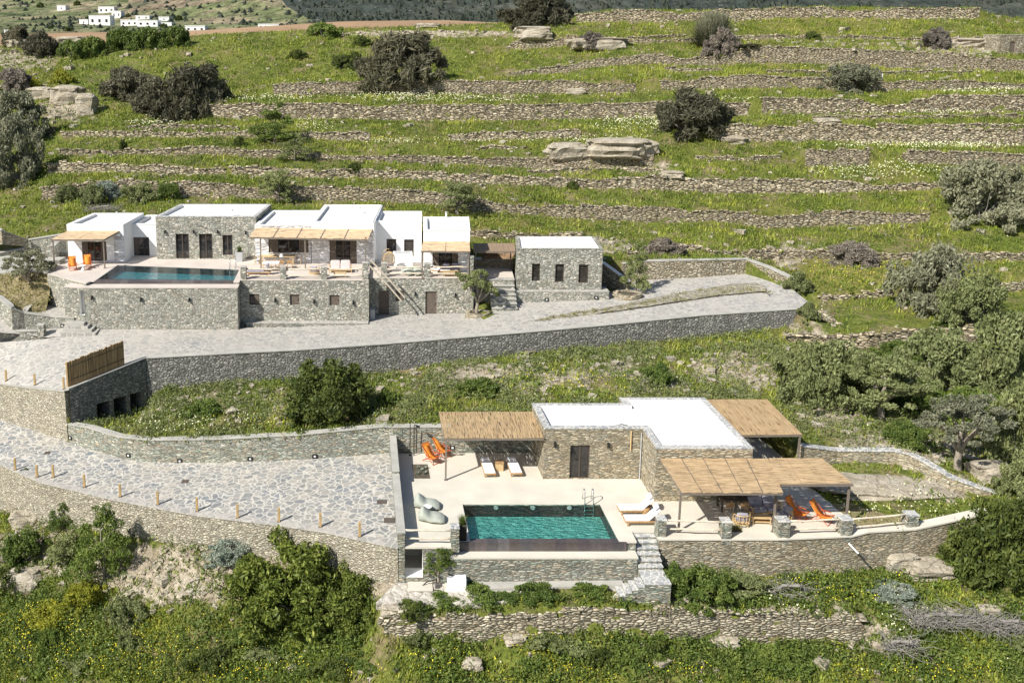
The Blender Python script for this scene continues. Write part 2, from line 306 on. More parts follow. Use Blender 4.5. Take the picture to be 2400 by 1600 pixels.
class MB:
    def __init__(s): s.V = []; s.F = []
    def add(s, V, F):
        n = len(s.V); s.V += [tuple(v) for v in V]; s.F += [tuple(i+n for i in f) for f in F]; return s
    def box(s, c, d, rz=0., rx=0., ry=0., taper=1.):
        from mathutils import Euler
        R = Euler((rx, ry, rz)).to_matrix(); V = []
        for sz in (-1, 1):
            k = taper if sz > 0 else 1
            for sx, sy in ((-1, -1), (1, -1), (1, 1), (-1, 1)):
                V.append(Vector(c)+R @ Vector((sx*d[0]/2*k, sy*d[1]/2*k, sz*d[2]/2)))
        return s.add(V, [(3, 2, 1, 0), (4, 5, 6, 7), (0, 1, 5, 4), (1, 2, 6, 5), (2, 3, 7, 6), (3, 0, 4, 7)])
    def prism(s, poly, z0, z1):                       # poly CCW from above; z may be lists
        n = len(poly); z0 = z0 if hasattr(z0, '__len__') else [z0]*n; z1 = z1 if hasattr(z1, '__len__') else [z1]*n
        V = [(p[0], p[1], z0[i]) for i, p in enumerate(poly)]+[(p[0], p[1], z1[i]) for i, p in enumerate(poly)]
        return s.add(V, [tuple(range(n-1, -1, -1)), tuple(range(n, 2*n))]+[(i, (i+1) % n, n+(i+1) % n, n+i) for i in range(n)])
    def tube(s, pts, r, n=8, caps=True):
        pts = [Vector(p) for p in pts]; rs = r if hasattr(r, '__len__') else [r]*len(pts); base = len(s.V)
        for i, p in enumerate(pts):
            d = (pts[min(i+1, len(pts)-1)]-pts[max(i-1, 0)]).normalized()
            a = d.cross(Vector((0, 0, 1))) if abs(d.z) < .95 else d.cross(Vector((1, 0, 0))); a.normalize(); b = d.cross(a)
            for k in range(n):
                t = 2*math.pi*k/n; s.V.append(tuple(p+(a*math.cos(t)+b*math.sin(t))*rs[i]))
        for i in range(len(pts)-1):
            for k in range(n):
                a0 = base+i*n+k; a1 = base+i*n+(k+1) % n; s.F.append((a0, a1, a1+n, a0+n))
        if caps: s.F.append(tuple(base+k for k in range(n))[::-1]); s.F.append(tuple(base+(len(pts)-1)*n+k for k in range(n)))
        return s
    def lathe(s, c, prof, n=16):
        base = len(s.V)
        for r, z in prof:
            for k in range(n):
                t = 2*math.pi*k/n; s.V.append((c[0]+r*math.cos(t), c[1]+r*math.sin(t), c[2]+z))
        for i in range(len(prof)-1):
            for k in range(n):
                a0 = base+i*n+k; a1 = base+i*n+(k+1) % n; s.F.append((a0, a1, a1+n, a0+n))
        s.F.append(tuple(base+k for k in range(n))[::-1]); s.F.append(tuple(base+(len(prof)-1)*n+k for k in range(n)))
        return s
    def soft(s, c, d, rz=0, rx=0, ry=0, e=.35, n=10):  # rounded cushion (superellipsoid)
        from mathutils import Euler
        R = Euler((rx, ry, rz)).to_matrix(); base = len(s.V); sg = lambda x, p: math.copysign(abs(x)**p, x)
        for i in range(n+1):
            a = -math.pi/2+math.pi*i/n
            for k in range(2*n):
                b = math.pi*k/n
                v = Vector((sg(math.cos(a), e)*sg(math.cos(b), e)*d[0]/2, sg(math.cos(a), e)*sg(math.sin(b), e)*d[1]/2, sg(math.sin(a), e)*d[2]/2))
                s.V.append(tuple(Vector(c)+R @ v))
        for i in range(n):
            for k in range(2*n):
                a0 = base+i*2*n+k; a1 = base+i*2*n+(k+1) % (2*n); s.F.append((a0, a1, a1+2*n, a0+2*n))
        return s
    def build(s, name, mat, parent=None, world=False, smooth=False, bevel=0):
        o0 = obj_org(parent) if (parent and world) else Vector((0, 0, 0))
        if parent and world and parent.parent: o0 = obj_org(parent.parent)+o0
        V = [(v[0]-o0.x, v[1]-o0.y, v[2]-o0.z) for v in s.V]
        o = mesh_obj(name, V, s.F, mat, parent, smooth)
        if bevel:
            b = o.modifiers.new('b', 'BEVEL'); b.width = bevel; b.segments = 2; b.limit_method = 'ANGLE'
        return o
def copy_tree(o, parent=None):
    c = o.copy(); COL.objects.link(c); c.parent = parent
    for ch in [x for x in o.children]: copy_tree(ch, c)
    return c
class Proto:                                          # first use moves the prototype itself, later uses copy it
    def __init__(s, fn): s.fn = fn; s.o = None
    def put(s, loc, rz, label, group=None, sc=1.):
        if s.o is None: s.o = s.fn(); r = s.o
        else: r = copy_tree(s.o)
        r.location = loc; r.rotation_euler = (0, 0, rz); r.scale = (sc,)*3 if not hasattr(sc, '__len__') else sc
        r['label'] = label
        if group: r['group'] = group
        elif 'group' in r: del r['group']
        return r
def vnoise(x, y, seed=0):
    xi = np.floor(x).astype(int); yi = np.floor(y).astype(int); fx = x-xi; fy = y-yi
    fx = fx*fx*(3-2*fx); fy = fy*fy*(3-2*fy)
    def h(a, b):
        n = (a*374761393+b*668265263+seed*1442695) & 0xffffffff; n = ((n ^ (n >> 13))*1274126177) & 0xffffffff
        return ((n ^ (n >> 16)) & 0xffff)/65535.
    return (h(xi, yi)*(1-fx)+h(xi+1, yi)*fx)*(1-fy)+(h(xi, yi+1)*(1-fx)+h(xi+1, yi+1)*fx)*fy
def fbm(x, y, seed=0, o=4):
    x = np.asarray(x, float); y = np.asarray(y, float); r = 0; a = .5
    for i in range(o): r = r+a*vnoise(x*2**i, y*2**i, seed+i*17); a *= .5
    return r-.47
# ---------------------------------------------------------------- terrain: a stack of contours, near to far
def B(px, yb, yt, Y): a = PY(px, yb, Y); return (a[0], Y, a[2], PY(px, yt, Y)[2])
def Bt(px, yt, zt, yb): a = P(px, yt, zt); return (a[0], a[1], PY(px, yb, a[1])[2], zt)
def Bz(px, yb, zb, yt): a = P(px, yb, zb); return (a[0], a[1], zb, PY(px, yt, a[1])[2])
def G(px, py, z): a = P(px, py, z); return (a[0], a[1], z, z)
def BL(Y, L): return [B(p[0], p[1], p[2], Y+(p[3] if len(p) > 3 else 0)) for p in L]
DRIVE = [(-140,1030,-2.9),(-60,1065,-2.5),(0,1087,-2.3),(54,1112,-2.1),(100,1131,-2.0),(208,1157,-1.7),(268,1171,-1.55),(459,1207,-1.1),(651,1230,-.6),(765,1247,-.35),(905,1278,-.03)]
DRB = [1180,1190,1195,1203,1212,1226,1236,1262,1292,1312,1345]
ROAD_N = [(-140,880,-.2),(-60,892,.2),(0,898,.58),(98,910,1.25),(162,916,1.85),(343,843,2.6),(560,831,2.65),(700,824,2.7),(900,810,2.85),(1080,795,3.0),(1250,781,3.2),(1417,766,3.4),(1641,743,3.8),(1866,728,4.1)]
K = []
K.append([(-200, 20, -14, -14), (200, 20, -14, -14)])
K.append([G(-300,1600,-10.5), G(0,1600,-9), G(500,1600,-6.8), G(900,1600,-5.4), G(1400,1600,-4.9), G(2400,1600,-4.4), G(2900,1600,-4.2)])
K.append([G(-300,1400,-8.5), G(0,1400,-7.5), G(300,1420,-6), G(500,1440,-5), G(850,1450,-4.2)]+
    BL(43.2, [(900,1486,1460),(934,1490,1437),(1019,1497,1437),(1138,1503,1435),(1206,1492,1418),(1308,1482,1413),(1427,1484,1418),(1580,1496,1435),(1702,1504,1431),(1804,1513,1434),(1872,1511,1438),(2008,1506,1452),(2026,1502,1480)])+[G(2050,1480,-3.3), G(2200,1450,-3.0), G(2600,1430,-2.7)])
K.append([Bt(p[0], p[1], p[2]-.25, b) for p, b in zip(DRIVE, DRB)]+[(.7, 45.05, -2.0, -2.7), (3.3, 45.05, -2.0, -2.7), (12.9, 45.05, -1.9, -2.), (13.0, 46.6, -1.95, -2.), (14.2, 46.6, -2, -2.), (14.3, 45.95, -2.0, -2.), (20.4, 45.95, -2.15, -1.5), (24.3, 46.2, -2.1, -.3), (27.9, 46.6, -1.9, -.1), (31.2, 47.3, -1.4, .05), (33, 48, -.5, .15), (36, 49, .3, .3), (90, 53, 1, 1)])
MIDW = [Bz(-140,955,-3.0,880), Bz(-60,968,-2.6,893), Bz(0,984,-2.35,899), Bz(98,1015,-2.1,911), Bz(160,1036,-1.95,917)]
MIDC = [Bz(163,1037,-1.95,994), Bz(208,1052,-1.85,1001), Bz(283,1074,-1.65,1024), Bz(357,1084,-1.5,1031), Bz(506,1084,-1.1,1029), Bz(700,1078,-.6,1019), (0.0, 56.3, -.1, 1.7), (0.55, 56.2, -.1, 1.7)]
K.append([(p[0], p[1], p[2], p[3]-.3) for p in MIDW]+[(p[0], p[1], p[2]-.02, p[3]-.15) for p in MIDC]+
    [(1.2, 56.42, -1.9, 1.6), (9.3, 56.6, -1.6, 1.6), (9.35, 57.5, -1.5, 2.2), (20.4, 57.6, -1.5, 2.2), (20.8, 58.4, -1.2, 1.6), (24.6, 58.4, -.3, 1.2), Bz(1866,1087,.3,1060), Bz(1960,1085,.5,1058), Bz(2093,1083,.8,1060), Bz(2127,1090,.8,1068), Bz(2169,1112,.7,1090), Bz(2223,1140,.5,1122), Bz(2300,1160,.4,1150), G(2345,1160,.5), (90, 58, 3, 3)])
ROADW = [Bt(p[0], p[1], p[2], b) for p, b in zip(ROAD_N[5:], [0,893,889,874,845,828,812,792,763])][1:]
K.append([(-60, 79, .2, .2), (-28, 73, 1.2, 1.2), (-21.5, 70, 1.5, 1.5), (-21.3, 64.6, -1.9, 1.5), (-17.5, 68.4, -1.6, 2.3), (-17.0, 66.6, -1.2, 2.3), (-16.2, 66.4, .3, 2.3)]+[(p[0], p[1], p[2], p[3]-.25) for p in ROADW]+
    [Bz(1977,822,1.8,790), Bz(2035,824,1.9,786), Bz(2115,812,2.2,770), Bz(2191,806,2.4,768), Bz(2400,806,2.7,772), (90, 76, 4, 5)])
K.append([(-120, 86, 6, 6), G(-60,598,6.0), Bz(0,601,5.9,592), Bz(66,592,5.9,563), (-29.2, 86.5, 5.9, 7.5), (-28.2, 87.5, 5.9, 7.4), (-28, 89.6, 2, 7.5), (-1.2, 89.8, 2, 7.4), (-1.0, 87, 2.5, 6.9), (7.8, 86.5, 2.5, 6.6), (8, 88.0, 4.0, 6.2), (11.4, 87.0, 4.0, 6.0), (11.6, 84.2, 2.5, 5.8), (18.9, 84.2, 2.5, 5.9), (19.6, 84, 3.8, 5.7),
    (22.7, 83.8, 4.0, 5.7), Bz(1641,651,4.3,612), Bz(1746,642,4.5,609), Bz(1860,700,3.7,690), Bz(1923,706,3.6,692), Bz(2093,694,3.8,679), Bz(2330,684,4.0,667), (90, 82, 4.6, 5.2)])
WALLPIX = {                                           # dry stone terraces: (px, base, top) per step, at distance Y
 0: (91, [(-300,520,520),(360,500,500),(1060,530,530),(1098,553,541),(1230,561,550),(1366,561,549),(1380,560,560),(1560,592,592),(1640,599,599,-1),(1659,602,587,-1),(1745,608,591,-1),(1945,607,590,-1),(2079,612,596,-1),(2110,613,594,-1),(2347,613,597,-1),(2700,612,597,-1)]),
 1: (98, [(-300,480,480),(60,470,470),(99,468,442),(153,470,439),(296,455,425),(418,459,430),(680,470,439),(800,470,441),(1004,478,452),(1106,494,466),(1324,512,483),(1535,521,490),(1695,520,487),(1804,536,503),(1940,530,498),(2178,522,491),(2210,505,505),(2700,495,495)]),
 2: (103, [(-300,420,420),(90,415,415),(112,407,384),(272,404,381),(391,411,389),(530,414,393),(544,414,391),(800,418,401),(987,420,403),(1089,430,413),(1208,434,417),(1310,438,420),(1412,443,425),(1548,445,415),(1661,453,423),(1872,453,423),(2042,450,435),(2246,442,430),(2700,440,428)]),
 3: (108, [(-300,370,370),(110,370,370),(136,367,354),(289,367,354),(476,362,347),(646,372,357),(800,375,360),(936,381,366),(1106,388,372),(1242,394,374),(1531,394,362),(1580,378,378),(1860,380,380),(1886,391,352),(2035,389,352),(2060,372,372),(2115,378,368),(2131,383,355),(2400,391,364),(2700,391,364)]),
 4: (113.5, [(-300,325,325),(120,325,325),(146,321,311),(592,323,312),(868,331,313),(900,322,322),(1040,322,322),(1055,331,318),(1208,326,311),(1361,323,308),(1400,316,316),(1670,325,310),(1690,330,297),(1716,334,294),(1906,332,292),(2076,337,301),(2400,343,306),(2700,343,306)]),
 5: (121, [(-300,285,285),(470,285,285),(486,276,247),(765,279,245),(1004,284,250),(1242,282,247),(1446,278,245),(1661,272,241),(1753,272,243),(1784,269,231),(1906,268,233),(2042,268,238),(2178,264,236),(2190,262,226),(2700,262,226)]),
 6: (128, [(-300,240,240),(610,225,225),(640,222,201),(697,221,196),(800,221,195),(905,221,190),(1201,222,194),(1490,218,190),(1548,212,184),(1753,207,179),(1916,209,186),(2073,216,196),(2246,212,192),(2700,212,194)]),
 7: (137, [(-300,180,180),(1180,175,175),(1198,181,170),(1310,173,158),(1395,158,143),(1531,150,129),(1600,155,140),(1700,155,135),(1753,150,112),(1838,149,112),(1974,155,117),(2144,162,124),(2400,170,133),(2700,170,133)]),
 8: (145, [(-300,140,140),(900,112,112),(1190,118,112),(1205,116,98),(1340,108,85),(1400,104,98),(1600,100,92),(1750,95,87),(1900,92,84),(2170,96,88),(2700,100,92)]),
 9: (153, [(-300,118,118),(0,112,112),(300,102,102),(480,84,84),(760,72,72),(1050,62,62),(1330,52,52),(1351,53,37),(1446,51,26),(1600,50,27),(1736,48,26),(1906,42,17),(2093,45,22),(2294,45,22),(2330,46,44),(2700,50,44)])}
for k in range(10): K.append(BL(WALLPIX[k][0], WALLPIX[k][1]))
K.append([(a[0]*1.03, 158, a[3]-.3, a[3]-.3) for a in K[-1]])
XG = np.arange(-84, 124, .4)
CY, CB, CT = [], [], []
for j, L in enumerate(K):
    A = np.array(sorted(L)); y = np.interp(XG, A[:, 0], A[:, 1])
    if j: y = np.maximum(y, CY[-1]+.15)
    CY.append(y); CB.append(np.interp(XG, A[:, 0], A[:, 2])); CT.append(np.interp(XG, A[:, 0], A[:, 3]))
CY, CB, CT = map(np.array, (CY, CB, CT)); NK = len(K)
NODE_Y = np.empty((2*NK, len(XG))); NODE_Z = np.empty_like(NODE_Y)
NODE_Y[0::2] = CY; NODE_Y[1::2] = CY+.04; NODE_Z[0::2] = CB; NODE_Z[1::2] = CT
def H(X, Y):
    i = int(np.clip(round((X-XG[0])/.4), 0, len(XG)-1)); return float(np.interp(Y, NODE_Y[:, i], NODE_Z[:, i]))
def hit(px, py, t0=40.):
    a, b, c = ray(px, py); prev = t0
    for t in np.arange(t0, 165, .35):
        if CAMZ+c*t <= H(a*t, b*t): return (a*t, b*t, H(a*t, b*t)), t
    t = 150.; return (a*t, b*t, H(a*t, b*t)), t
def rough(j, X, s):                                   # natural unevenness of the open bands
    amp = {0: .5, 1: .5, 2: .12, 4: .5, 6: .35}.get(j, .28)
    if j in (3, 5): amp = 0.0
    return amp*np.sin(np.pi*np.clip(s, 0, 1))**.7
def band_z(j, i, s):                                  # i column float index, s 0..1 in the band
    i0 = np.clip(i.astype(int), 0, len(XG)-2); f = i-i0
    L = lambda A: A[i0]*(1-f)+A[i0+1]*f
    y0, y1, z0, z1 = L(CY[j])+.04, L(CY[j+1]), L(CT[j]), L(CB[j+1])
    X = XG[0]+.4*i; Y = y0+(y1-y0)*s; Z = z0+(z1-z0)*s
    Z = Z+rough(j, X, s)*(fbm(X*.35, Y*.35, j)*2.2+fbm(X*1.3, Y*1.3, 50+j)*.7)
    return X, Y, Z
SOIL = [(420,1345,260,80,1),(90,1290,150,70,1),(860,1350,110,55,1.),(650,1290,150,45,.9),(1180,885,420,48,.42),(560,940,260,50,.38),(1130,872,170,26,.7),(1720,870,130,60,.75),(1420,865,210,34,.5),(620,965,150,35,.45),(420,950,120,40,.4),(1560,905,130,30,.5),
 (2130,1050,190,50,.9),(1960,960,120,60,.75),(1595,1420,60,40,.8),(1330,385,90,22,.8),(1530,395,60,25,.7),(1420,575,90,25,.6),(1850,600,60,40,.6),(160,255,90,40,.7),(60,140,120,40,.5),(2250,115,120,22,.7),(1000,80,260,10,.8),(60,210,90,30,.5),(1900,780,90,50,.5),(2060,1500,80,50,.6),(2200,1140,120,40,.6),(1980,120,200,40,.35),(1890,1420,120,30,.45)]
DRY = [(2010,640,190,50,1),(2300,640,150,40,.8),(1950,150,250,60,.5),(1120,530,200,30,.6),(600,1000,220,30,.5),(1950,85,300,50,.4),(850,325,120,14,.6),(2150,440,150,30,.4)]
def area(X, Y, Z, L):
    d = CAMZ-Z; f = np.maximum(1, Y*CP+d*SP); px = 900+2250*X/f; py = 500+2250*(-Y*SP+d*CP)/f; r = np.zeros_like(X)
    for cx, cy, rx, ry, s in L: r = np.maximum(r, s*np.clip(1.5-1.2*np.sqrt(((px-cx)/rx)**2+((py-cy)/ry)**2), 0, 1))
    return r
def terrain():
    rows = []; n = len(XG); ii = np.arange(n, dtype=float)*.99999
    V = []; sub = {0: 3, 1: 26, 2: 6, 3: 6, 4: 26, 5: 6, 6: 22}
    for j in range(NK-1):
        m = sub.get(j, 16)
        V.append(np.stack([XG, CY[j], CB[j]], 1))
        for k in range(m):
            s = np.full(n, k/m if k else 0.); X, Y, Z = band_z(j, ii, s); V.append(np.stack([XG, Y, Z], 1))
    V.append(np.stack([XG, CY[-1], CB[-1]], 1)); R = len(V); V = np.concatenate(V)
    a = (np.arange(R-1)[:, None]*n+np.arange(n-1)[None]).ravel()
    F = np.stack([a, a+1, a+1+n, a+n], 1)
    me = bpy.data.meshes.new('hillside_ground'); me.vertices.add(len(V)); me.vertices.foreach_set('co', V.astype(np.float32).ravel())
    me.loops.add(F.size); me.loops.foreach_set('vertex_index', F.astype(np.int32).ravel()); me.polygons.add(len(F))
    me.polygons.foreach_set('loop_start', np.arange(0, F.size, 4, dtype=np.int32)); me.polygons.foreach_set('loop_total', np.full(len(F), 4, dtype=np.int32))
    me.update(); me.materials.append(MAT['hill_ground']); me.polygons.foreach_set('use_smooth', [True]*len(F))
    for nm, L in (('soil', SOIL), ('dry', DRY)):
        at_ = me.attributes.new(nm, 'FLOAT', 'POINT'); at_.data.foreach_set('value', area(V[:, 0], V[:, 1], V[:, 2], L).astype(np.float32))
    o = bpy.data.objects.new('hillside_ground', me); COL.objects.link(o); tag(o, kind='structure')
terrain()
def sheet(name, rows, mat, kind='structure', jit=0, smooth=True):  # rows: list of lists of points
    V = [p for r in rows for p in r]; n = len(rows[0])
    F = [(r*n+i, r*n+i+1, (r+1)*n+i+1, (r+1)*n+i) for r in range(len(rows)-1) for i in range(n-1)]
    o = mesh_obj(name, V, F, mat, None, smooth); tag(o, kind=kind); return o
# far country beyond the ridge
def farz(X, Y):
    zr = np.interp(X, XG, CT[-1])
    u_ = X/np.maximum(Y, 1); fz = np.interp(u_, [-.5, -.19, -.04, .06, .2, .5], [25.4, 26.3, 27.9, 28.1, 27.0, 27.0])
    zA = np.interp(Y, [158, 172, 205, 300, 450, 620, 900, 1500, 2600], [0, 0, 0, 23.5, 30.5, 46, 95, 330, 800])
    base = np.interp(Y, [158, 172, 210, 240], [1, .0, 0, 0])
    f = np.clip((Y-158)/14, 0, 1); za = np.where(Y < 210, fz, zA); 
    za = np.where((Y >= 205) & (Y < 300), np.where(Y < 225, fz+(21.-fz)*(Y-205)/20, np.interp(Y, [225, 300], [21., 23.5])), za)
    right = 1/(1+np.exp(-(X/np.maximum(Y, 1)+.16)*18))     # the mountain stands to the right
    za = za+right*np.interp(Y, [320, 420, 700, 1500], [0, 5, 60, 200])
    za = za+(fbm(X*.012, Y*.012, 3)*30*np.clip((Y-500)/500, 0, 1)+fbm(X*.05, Y*.05, 4)*3*np.clip((Y-230)/80, 0, 1))
    return zr*(1-f)+za*f
def farsheet(name, ys, mat):
    rows = []
    for y in ys:
        x = np.linspace(-.75*y-60, 1.0*y+120, 150); z = farz(x, np.full_like(x, y)); rows.append([(a, y, b) for a, b in zip(x, z)])
    sheet(name, rows, mat)
farsheet('brown_field', np.linspace(158, 215, 24), 'red_soil')
def farpart(name, ys, mat, u0, u1, n=110):
    rows = []
    for y in ys:
        a = (u0(y) if callable(u0) else u0)*y; b = (u1(y) if callable(u1) else u1)*y; x = np.linspace(a, b, n); z = farz(x, np.full_like(x, y)); rows.append([(p, y, q) for p, q in zip(x, z)])
    sheet(name, rows, mat)
ub = lambda y: float(np.interp(y, [215, 330, 450, 640], [-.02, -.04, -.10, -.16]))
farpart('valley', np.linspace(214, 480, 70), 'valley_ground', -1.2, ub); farpart('dark_hillside', np.linspace(214, 480, 70), 'mountain_scrub', ub, 1.6, 160)
uc = lambda y: float(np.interp(y, [480, 640], [-.26, -.26]))
farpart('far_valley', np.linspace(479, 640, 30), 'valley_ground', -1.2, uc); farpart('far_brown_hill', np.linspace(479, 640, 30), 'brown_hill', uc, ub); farpart('dark_far_hillside', np.linspace(479, 640, 30), 'mountain_scrub', ub, 1.5, 160)
farpart('mountain', np.concatenate([np.linspace(639, 1500, 70), np.linspace(1600, 2600, 10)]), 'mountain_scrub', -1.1, 1.4, 200)
def hit_far(px, py):
    a, b, c = ray(px, py)
    for t in np.arange(225, 1200, 1.5):
        if CAMZ+c*t <= float(farz(np.array([a*t]), np.array([b*t]))[0]): return b*t
    return 450.
# ---------------------------------------------------------------- walls
def resample(pts, step):
    pts = [np.array(p, float) for p in pts]; out = [pts[0]]
    for a, b in zip(pts[:-1], pts[1:]):
        L = math.hypot(b[0]-a[0], b[1]-a[1]); n = max(1, int(round(L/step)))
        for k in range(1, n+1): out.append(a+(b-a)*k/n)
    return np.array(out)
def wall_mesh(mb, pts, thick, jit, step=.35, bury=.4, topjit=0., dz=.3, seed=0, rise=0.):
    R = resample(pts, step); n = len(R); t = np.gradient(R[:, :2], axis=0); t /= np.maximum(1e-6, np.linalg.norm(t, axis=1))[:, None]
    N = np.stack([t[:, 1], -t[:, 0]], 1)              # towards the near side
    hmax = max(.3, float(np.max(R[:, 3]-R[:, 2]))+bury); m = max(2, int(math.ceil(hmax/dz)))
    s = np.cumsum(np.r_[0, np.linalg.norm(np.diff(R[:, :2], axis=0), axis=1)])+seed*13.7
    top = R[:, 3]+rise+topjit*fbm(s*.9, s*0, seed, 3)*2.; top = top-(topjit > 0)*np.clip((fbm(s*.11, s*0+3, seed+3, 3)-.05)*4, 0, .75)*(R[:, 3]-R[:, 2])*.45; base = R[:, 2]-bury; V = []; F = []
    for i in range(n):
        col = []
        for k in range(m+1):
            z = base[i]+(top[i]-base[i])*k/m; off = .03+jit*float(fbm(s[i]*1.7, z*2.6+seed, 7, 3))*2
            col.append((R[i, 0]+N[i, 0]*off, R[i, 1]+N[i, 1]*off, z))
        bx, by = R[i, :2]-N[i]*thick
        col.append((bx, by, top[i]-(.02 if jit else 0))); col.append((bx, by, base[i])); V += col
    q = m+3
    for i in range(n-1):
        for k in range(q-1): F.append((i*q+k, (i+1)*q+k, (i+1)*q+k+1, i*q+k+1))
    F.append(tuple(range(q))[::-1]); F.append(tuple((n-1)*q+k for k in range(q)))
    mb.add(V, F); return R, N, top
def dry_wall(pts, label, mat='stone_dry', thick=.55, jit=.10, stones=True, name='dry_stone_wall', seed=0, group=None, topjit=.26, cs=1.):
    r = random.Random(seed+5); mb = MB(); R, N, top = wall_mesh(mb, pts, thick, jit, topjit=topjit, seed=seed)
    if stones:
        i = 0; s = np.cumsum(np.r_[0, np.linalg.norm(np.diff(R[:, :2], axis=0), axis=1)]); d = 0.
        while d < s[-1]:
            L = r.uniform(.3, .85)*cs; x = np.interp(d, s, R[:, 0]); y = np.interp(d, s, R[:, 1]); z = np.interp(d, s, top)
            h = r.uniform(.07, .2)*cs
            if r.random() < .86: mb.box((x, y+.16, z+h*.3), (L, r.uniform(.35, .6), h), rz=r.uniform(-.25, .25), rx=r.uniform(-.12, .12), ry=r.uniform(-.1, .1), taper=r.uniform(.75, .95))
            d += L*.95
        # tumbled stones at the foot
        for q in range(int(s[-1]*.35)):
            d = r.uniform(0, s[-1]); x = np.interp(d, s, R[:, 0]); y = np.interp(d, s, R[:, 1])-r.uniform(.1, .9)
            k = r.uniform(.12, .34); mb.box((x, y, H(x, y)+k*.15), (k*1.6, k, k*.7), rz=r.uniform(0, 3), rx=r.uniform(-.4, .4), ry=r.uniform(-.3, .3), taper=.7)
    o = mb.build(name, mat); return tag(o, label, 'wall', group)
def masonry(pts, label, mat='stone_green', cap='concrete_grey', thick=.4, capz=.05, name='stone_wall', group=None, rise=0., bury=.5, capw=.03, seed=0):
    org = (pts[0][0], pts[0][1], pts[0][2]); t = thing(name, label, 'wall', org, 0, group)
    mb = MB(); R, N, top = wall_mesh(mb, pts, thick, .035, step=.5, topjit=0, rise=rise, bury=bury, dz=.35, seed=seed); mb.build('masonry', mat, t, world=True)
    if cap:
        V = []; F = []
        for i in range(len(R)):
            a = R[i, :2]+N[i]*(.05+capw); b = R[i, :2]-N[i]*(thick+capw); z = top[i]
            V += [(a[0], a[1], z-.01), (a[0], a[1], z+capz), (b[0], b[1], z+capz), (b[0], b[1], z-.01)]
        for i in range(len(R)-1):
            for k in range(4): F.append((i*4+k, (i+1)*4+k, (i+1)*4+(k+1) % 4, i*4+(k+1) % 4))
        F += [(3, 2, 1, 0), tuple(4*(len(R)-1)+k for k in range(4))]
        MB().add(V, F).build('coping', cap, t, world=True)
    return t
TL = {0: ['low dry stone wall above the thatched carport between the villa and the guest house', 'low broken stone wall below the brown thorn bush right of the road loop'],
 1: ['tan dry stone terrace wall directly behind the white roofs, lowest long wall of the hillside'],
 2: ['short tan terrace wall at the left edge of the slope, above the left end of the lowest long wall', 'long narrow terrace wall with a bright coping running right from mid slope to the big grey olive'],
 3: ['thin crumbling terrace wall behind the slender green tree left of the layered boulder', 'small isolated stone terrace wall with shrubs growing in front of it, right of the layered boulder', 'terrace wall at the right edge beside the white flower patch, third wall above the big grey olive'],
 4: ['thin low terrace line crossing the left of the slope under the dark bushes', 'low wall between two bands of white flowers above the layered boulder', 'tall tan terrace wall running right from the dark bush in mid slope'],
 5: ['long even tan terrace wall with straight top left of the dark mid slope bush', 'terrace wall with a dark gap ending at the right edge, above the tall tan wall'],
 6: ['terrace wall under the green upper meadow with white flowers at its foot', 'grey stone terrace wall level with the green clump at the upper right'],
 7: ['narrow slanting terrace wall above the upper meadow wall', 'broad rough grey brown wall below the dark spiky plant at the upper right'],
 8: ['weathered wall fragment beside flat rocks under the ridge', 'broken low stone line just below the ridge wall at the right'],
 9: ['ridge wall along the crest of the hill at the upper right, topmost of all walls']}
for k in WALLPIX:
    Y, L = WALLPIX[k]; seg = []; n = 0
    def flush(seg):
        global n
        if len(seg) > 1:
            pts = [B(p[0], p[1], p[2]-2, Y+(p[3] if len(p) > 3 else 0)) for p in seg]; lab = TL[k][min(n, len(TL[k])-1)]
            if n >= len(TL[k]): lab += ', further part %d' % (n+1)
            dry_wall(pts, lab, seed=k*7+n, stones=True); n += 1
    for p in L:
        if p[1]-p[2] > 5: seg.append(p)
        else: flush(seg); seg = []
        if k == 5 and p[0] == 1753: flush(seg); seg = []
        if k == 6 and p[0] == 1490: flush(seg); seg = []
        if k == 2 and p[0] == 530: flush(seg); seg = [];
    flush(seg)
# wall across the foreground
dry_wall(BL(43.2, [(900,1486,1462),(934,1490,1437),(1019,1497,1437),(1138,1503,1435),(1206,1492,1418),(1308,1482,1413),(1427,1484,1418),(1580,1496,1435),(1702,1504,1431),(1804,1513,1434),(1872,1511,1438),(2008,1506,1452),(2026,1502,1478)]),
    'thick dry stone wall crossing the foreground below the near pool, crowned with big pale boulders', 'stone_pale', thick=.8, jit=.14, name='foreground_stone_wall', seed=91, topjit=.2, cs=1.25)
# right hand dry walls
dry_wall([Bz(1847,832,1.5,788), Bz(1977,822,1.8,790), Bz(2035,824,1.9,786), Bz(2115,812,2.2,770), Bz(2191,806,2.4,768), Bz(2300,806,2.6,770)], 'dry stone wall with orange lichen above the olive grove at the right', seed=41)
dry_wall([Bz(1923,706,3.6,692), Bz(2010,700,3.7,685), Bz(2093,694,3.8,679)], 'short low wall left of the two large olive trees, under a yellow green field', seed=43)
dry_wall([Bz(2310,686,4.0,668), Bz(2400,680,4.1,661), Bz(2480,680,4.2,661)], 'short low wall at the right edge behind the large olive trees', seed=44)
dg = [P(1898,742,3.3), P(1940,762,3.0), P(2022,792,2.35)]
dry_wall([(p[0], p[1], H(p[0], p[1])-.2, p[2]+.35) for p in dg], 'stepped wall of loose stones descending from the road end to the lichen wall', seed=45, thick=1.2)
lf = [(66,500),(100,470),(150,430)]
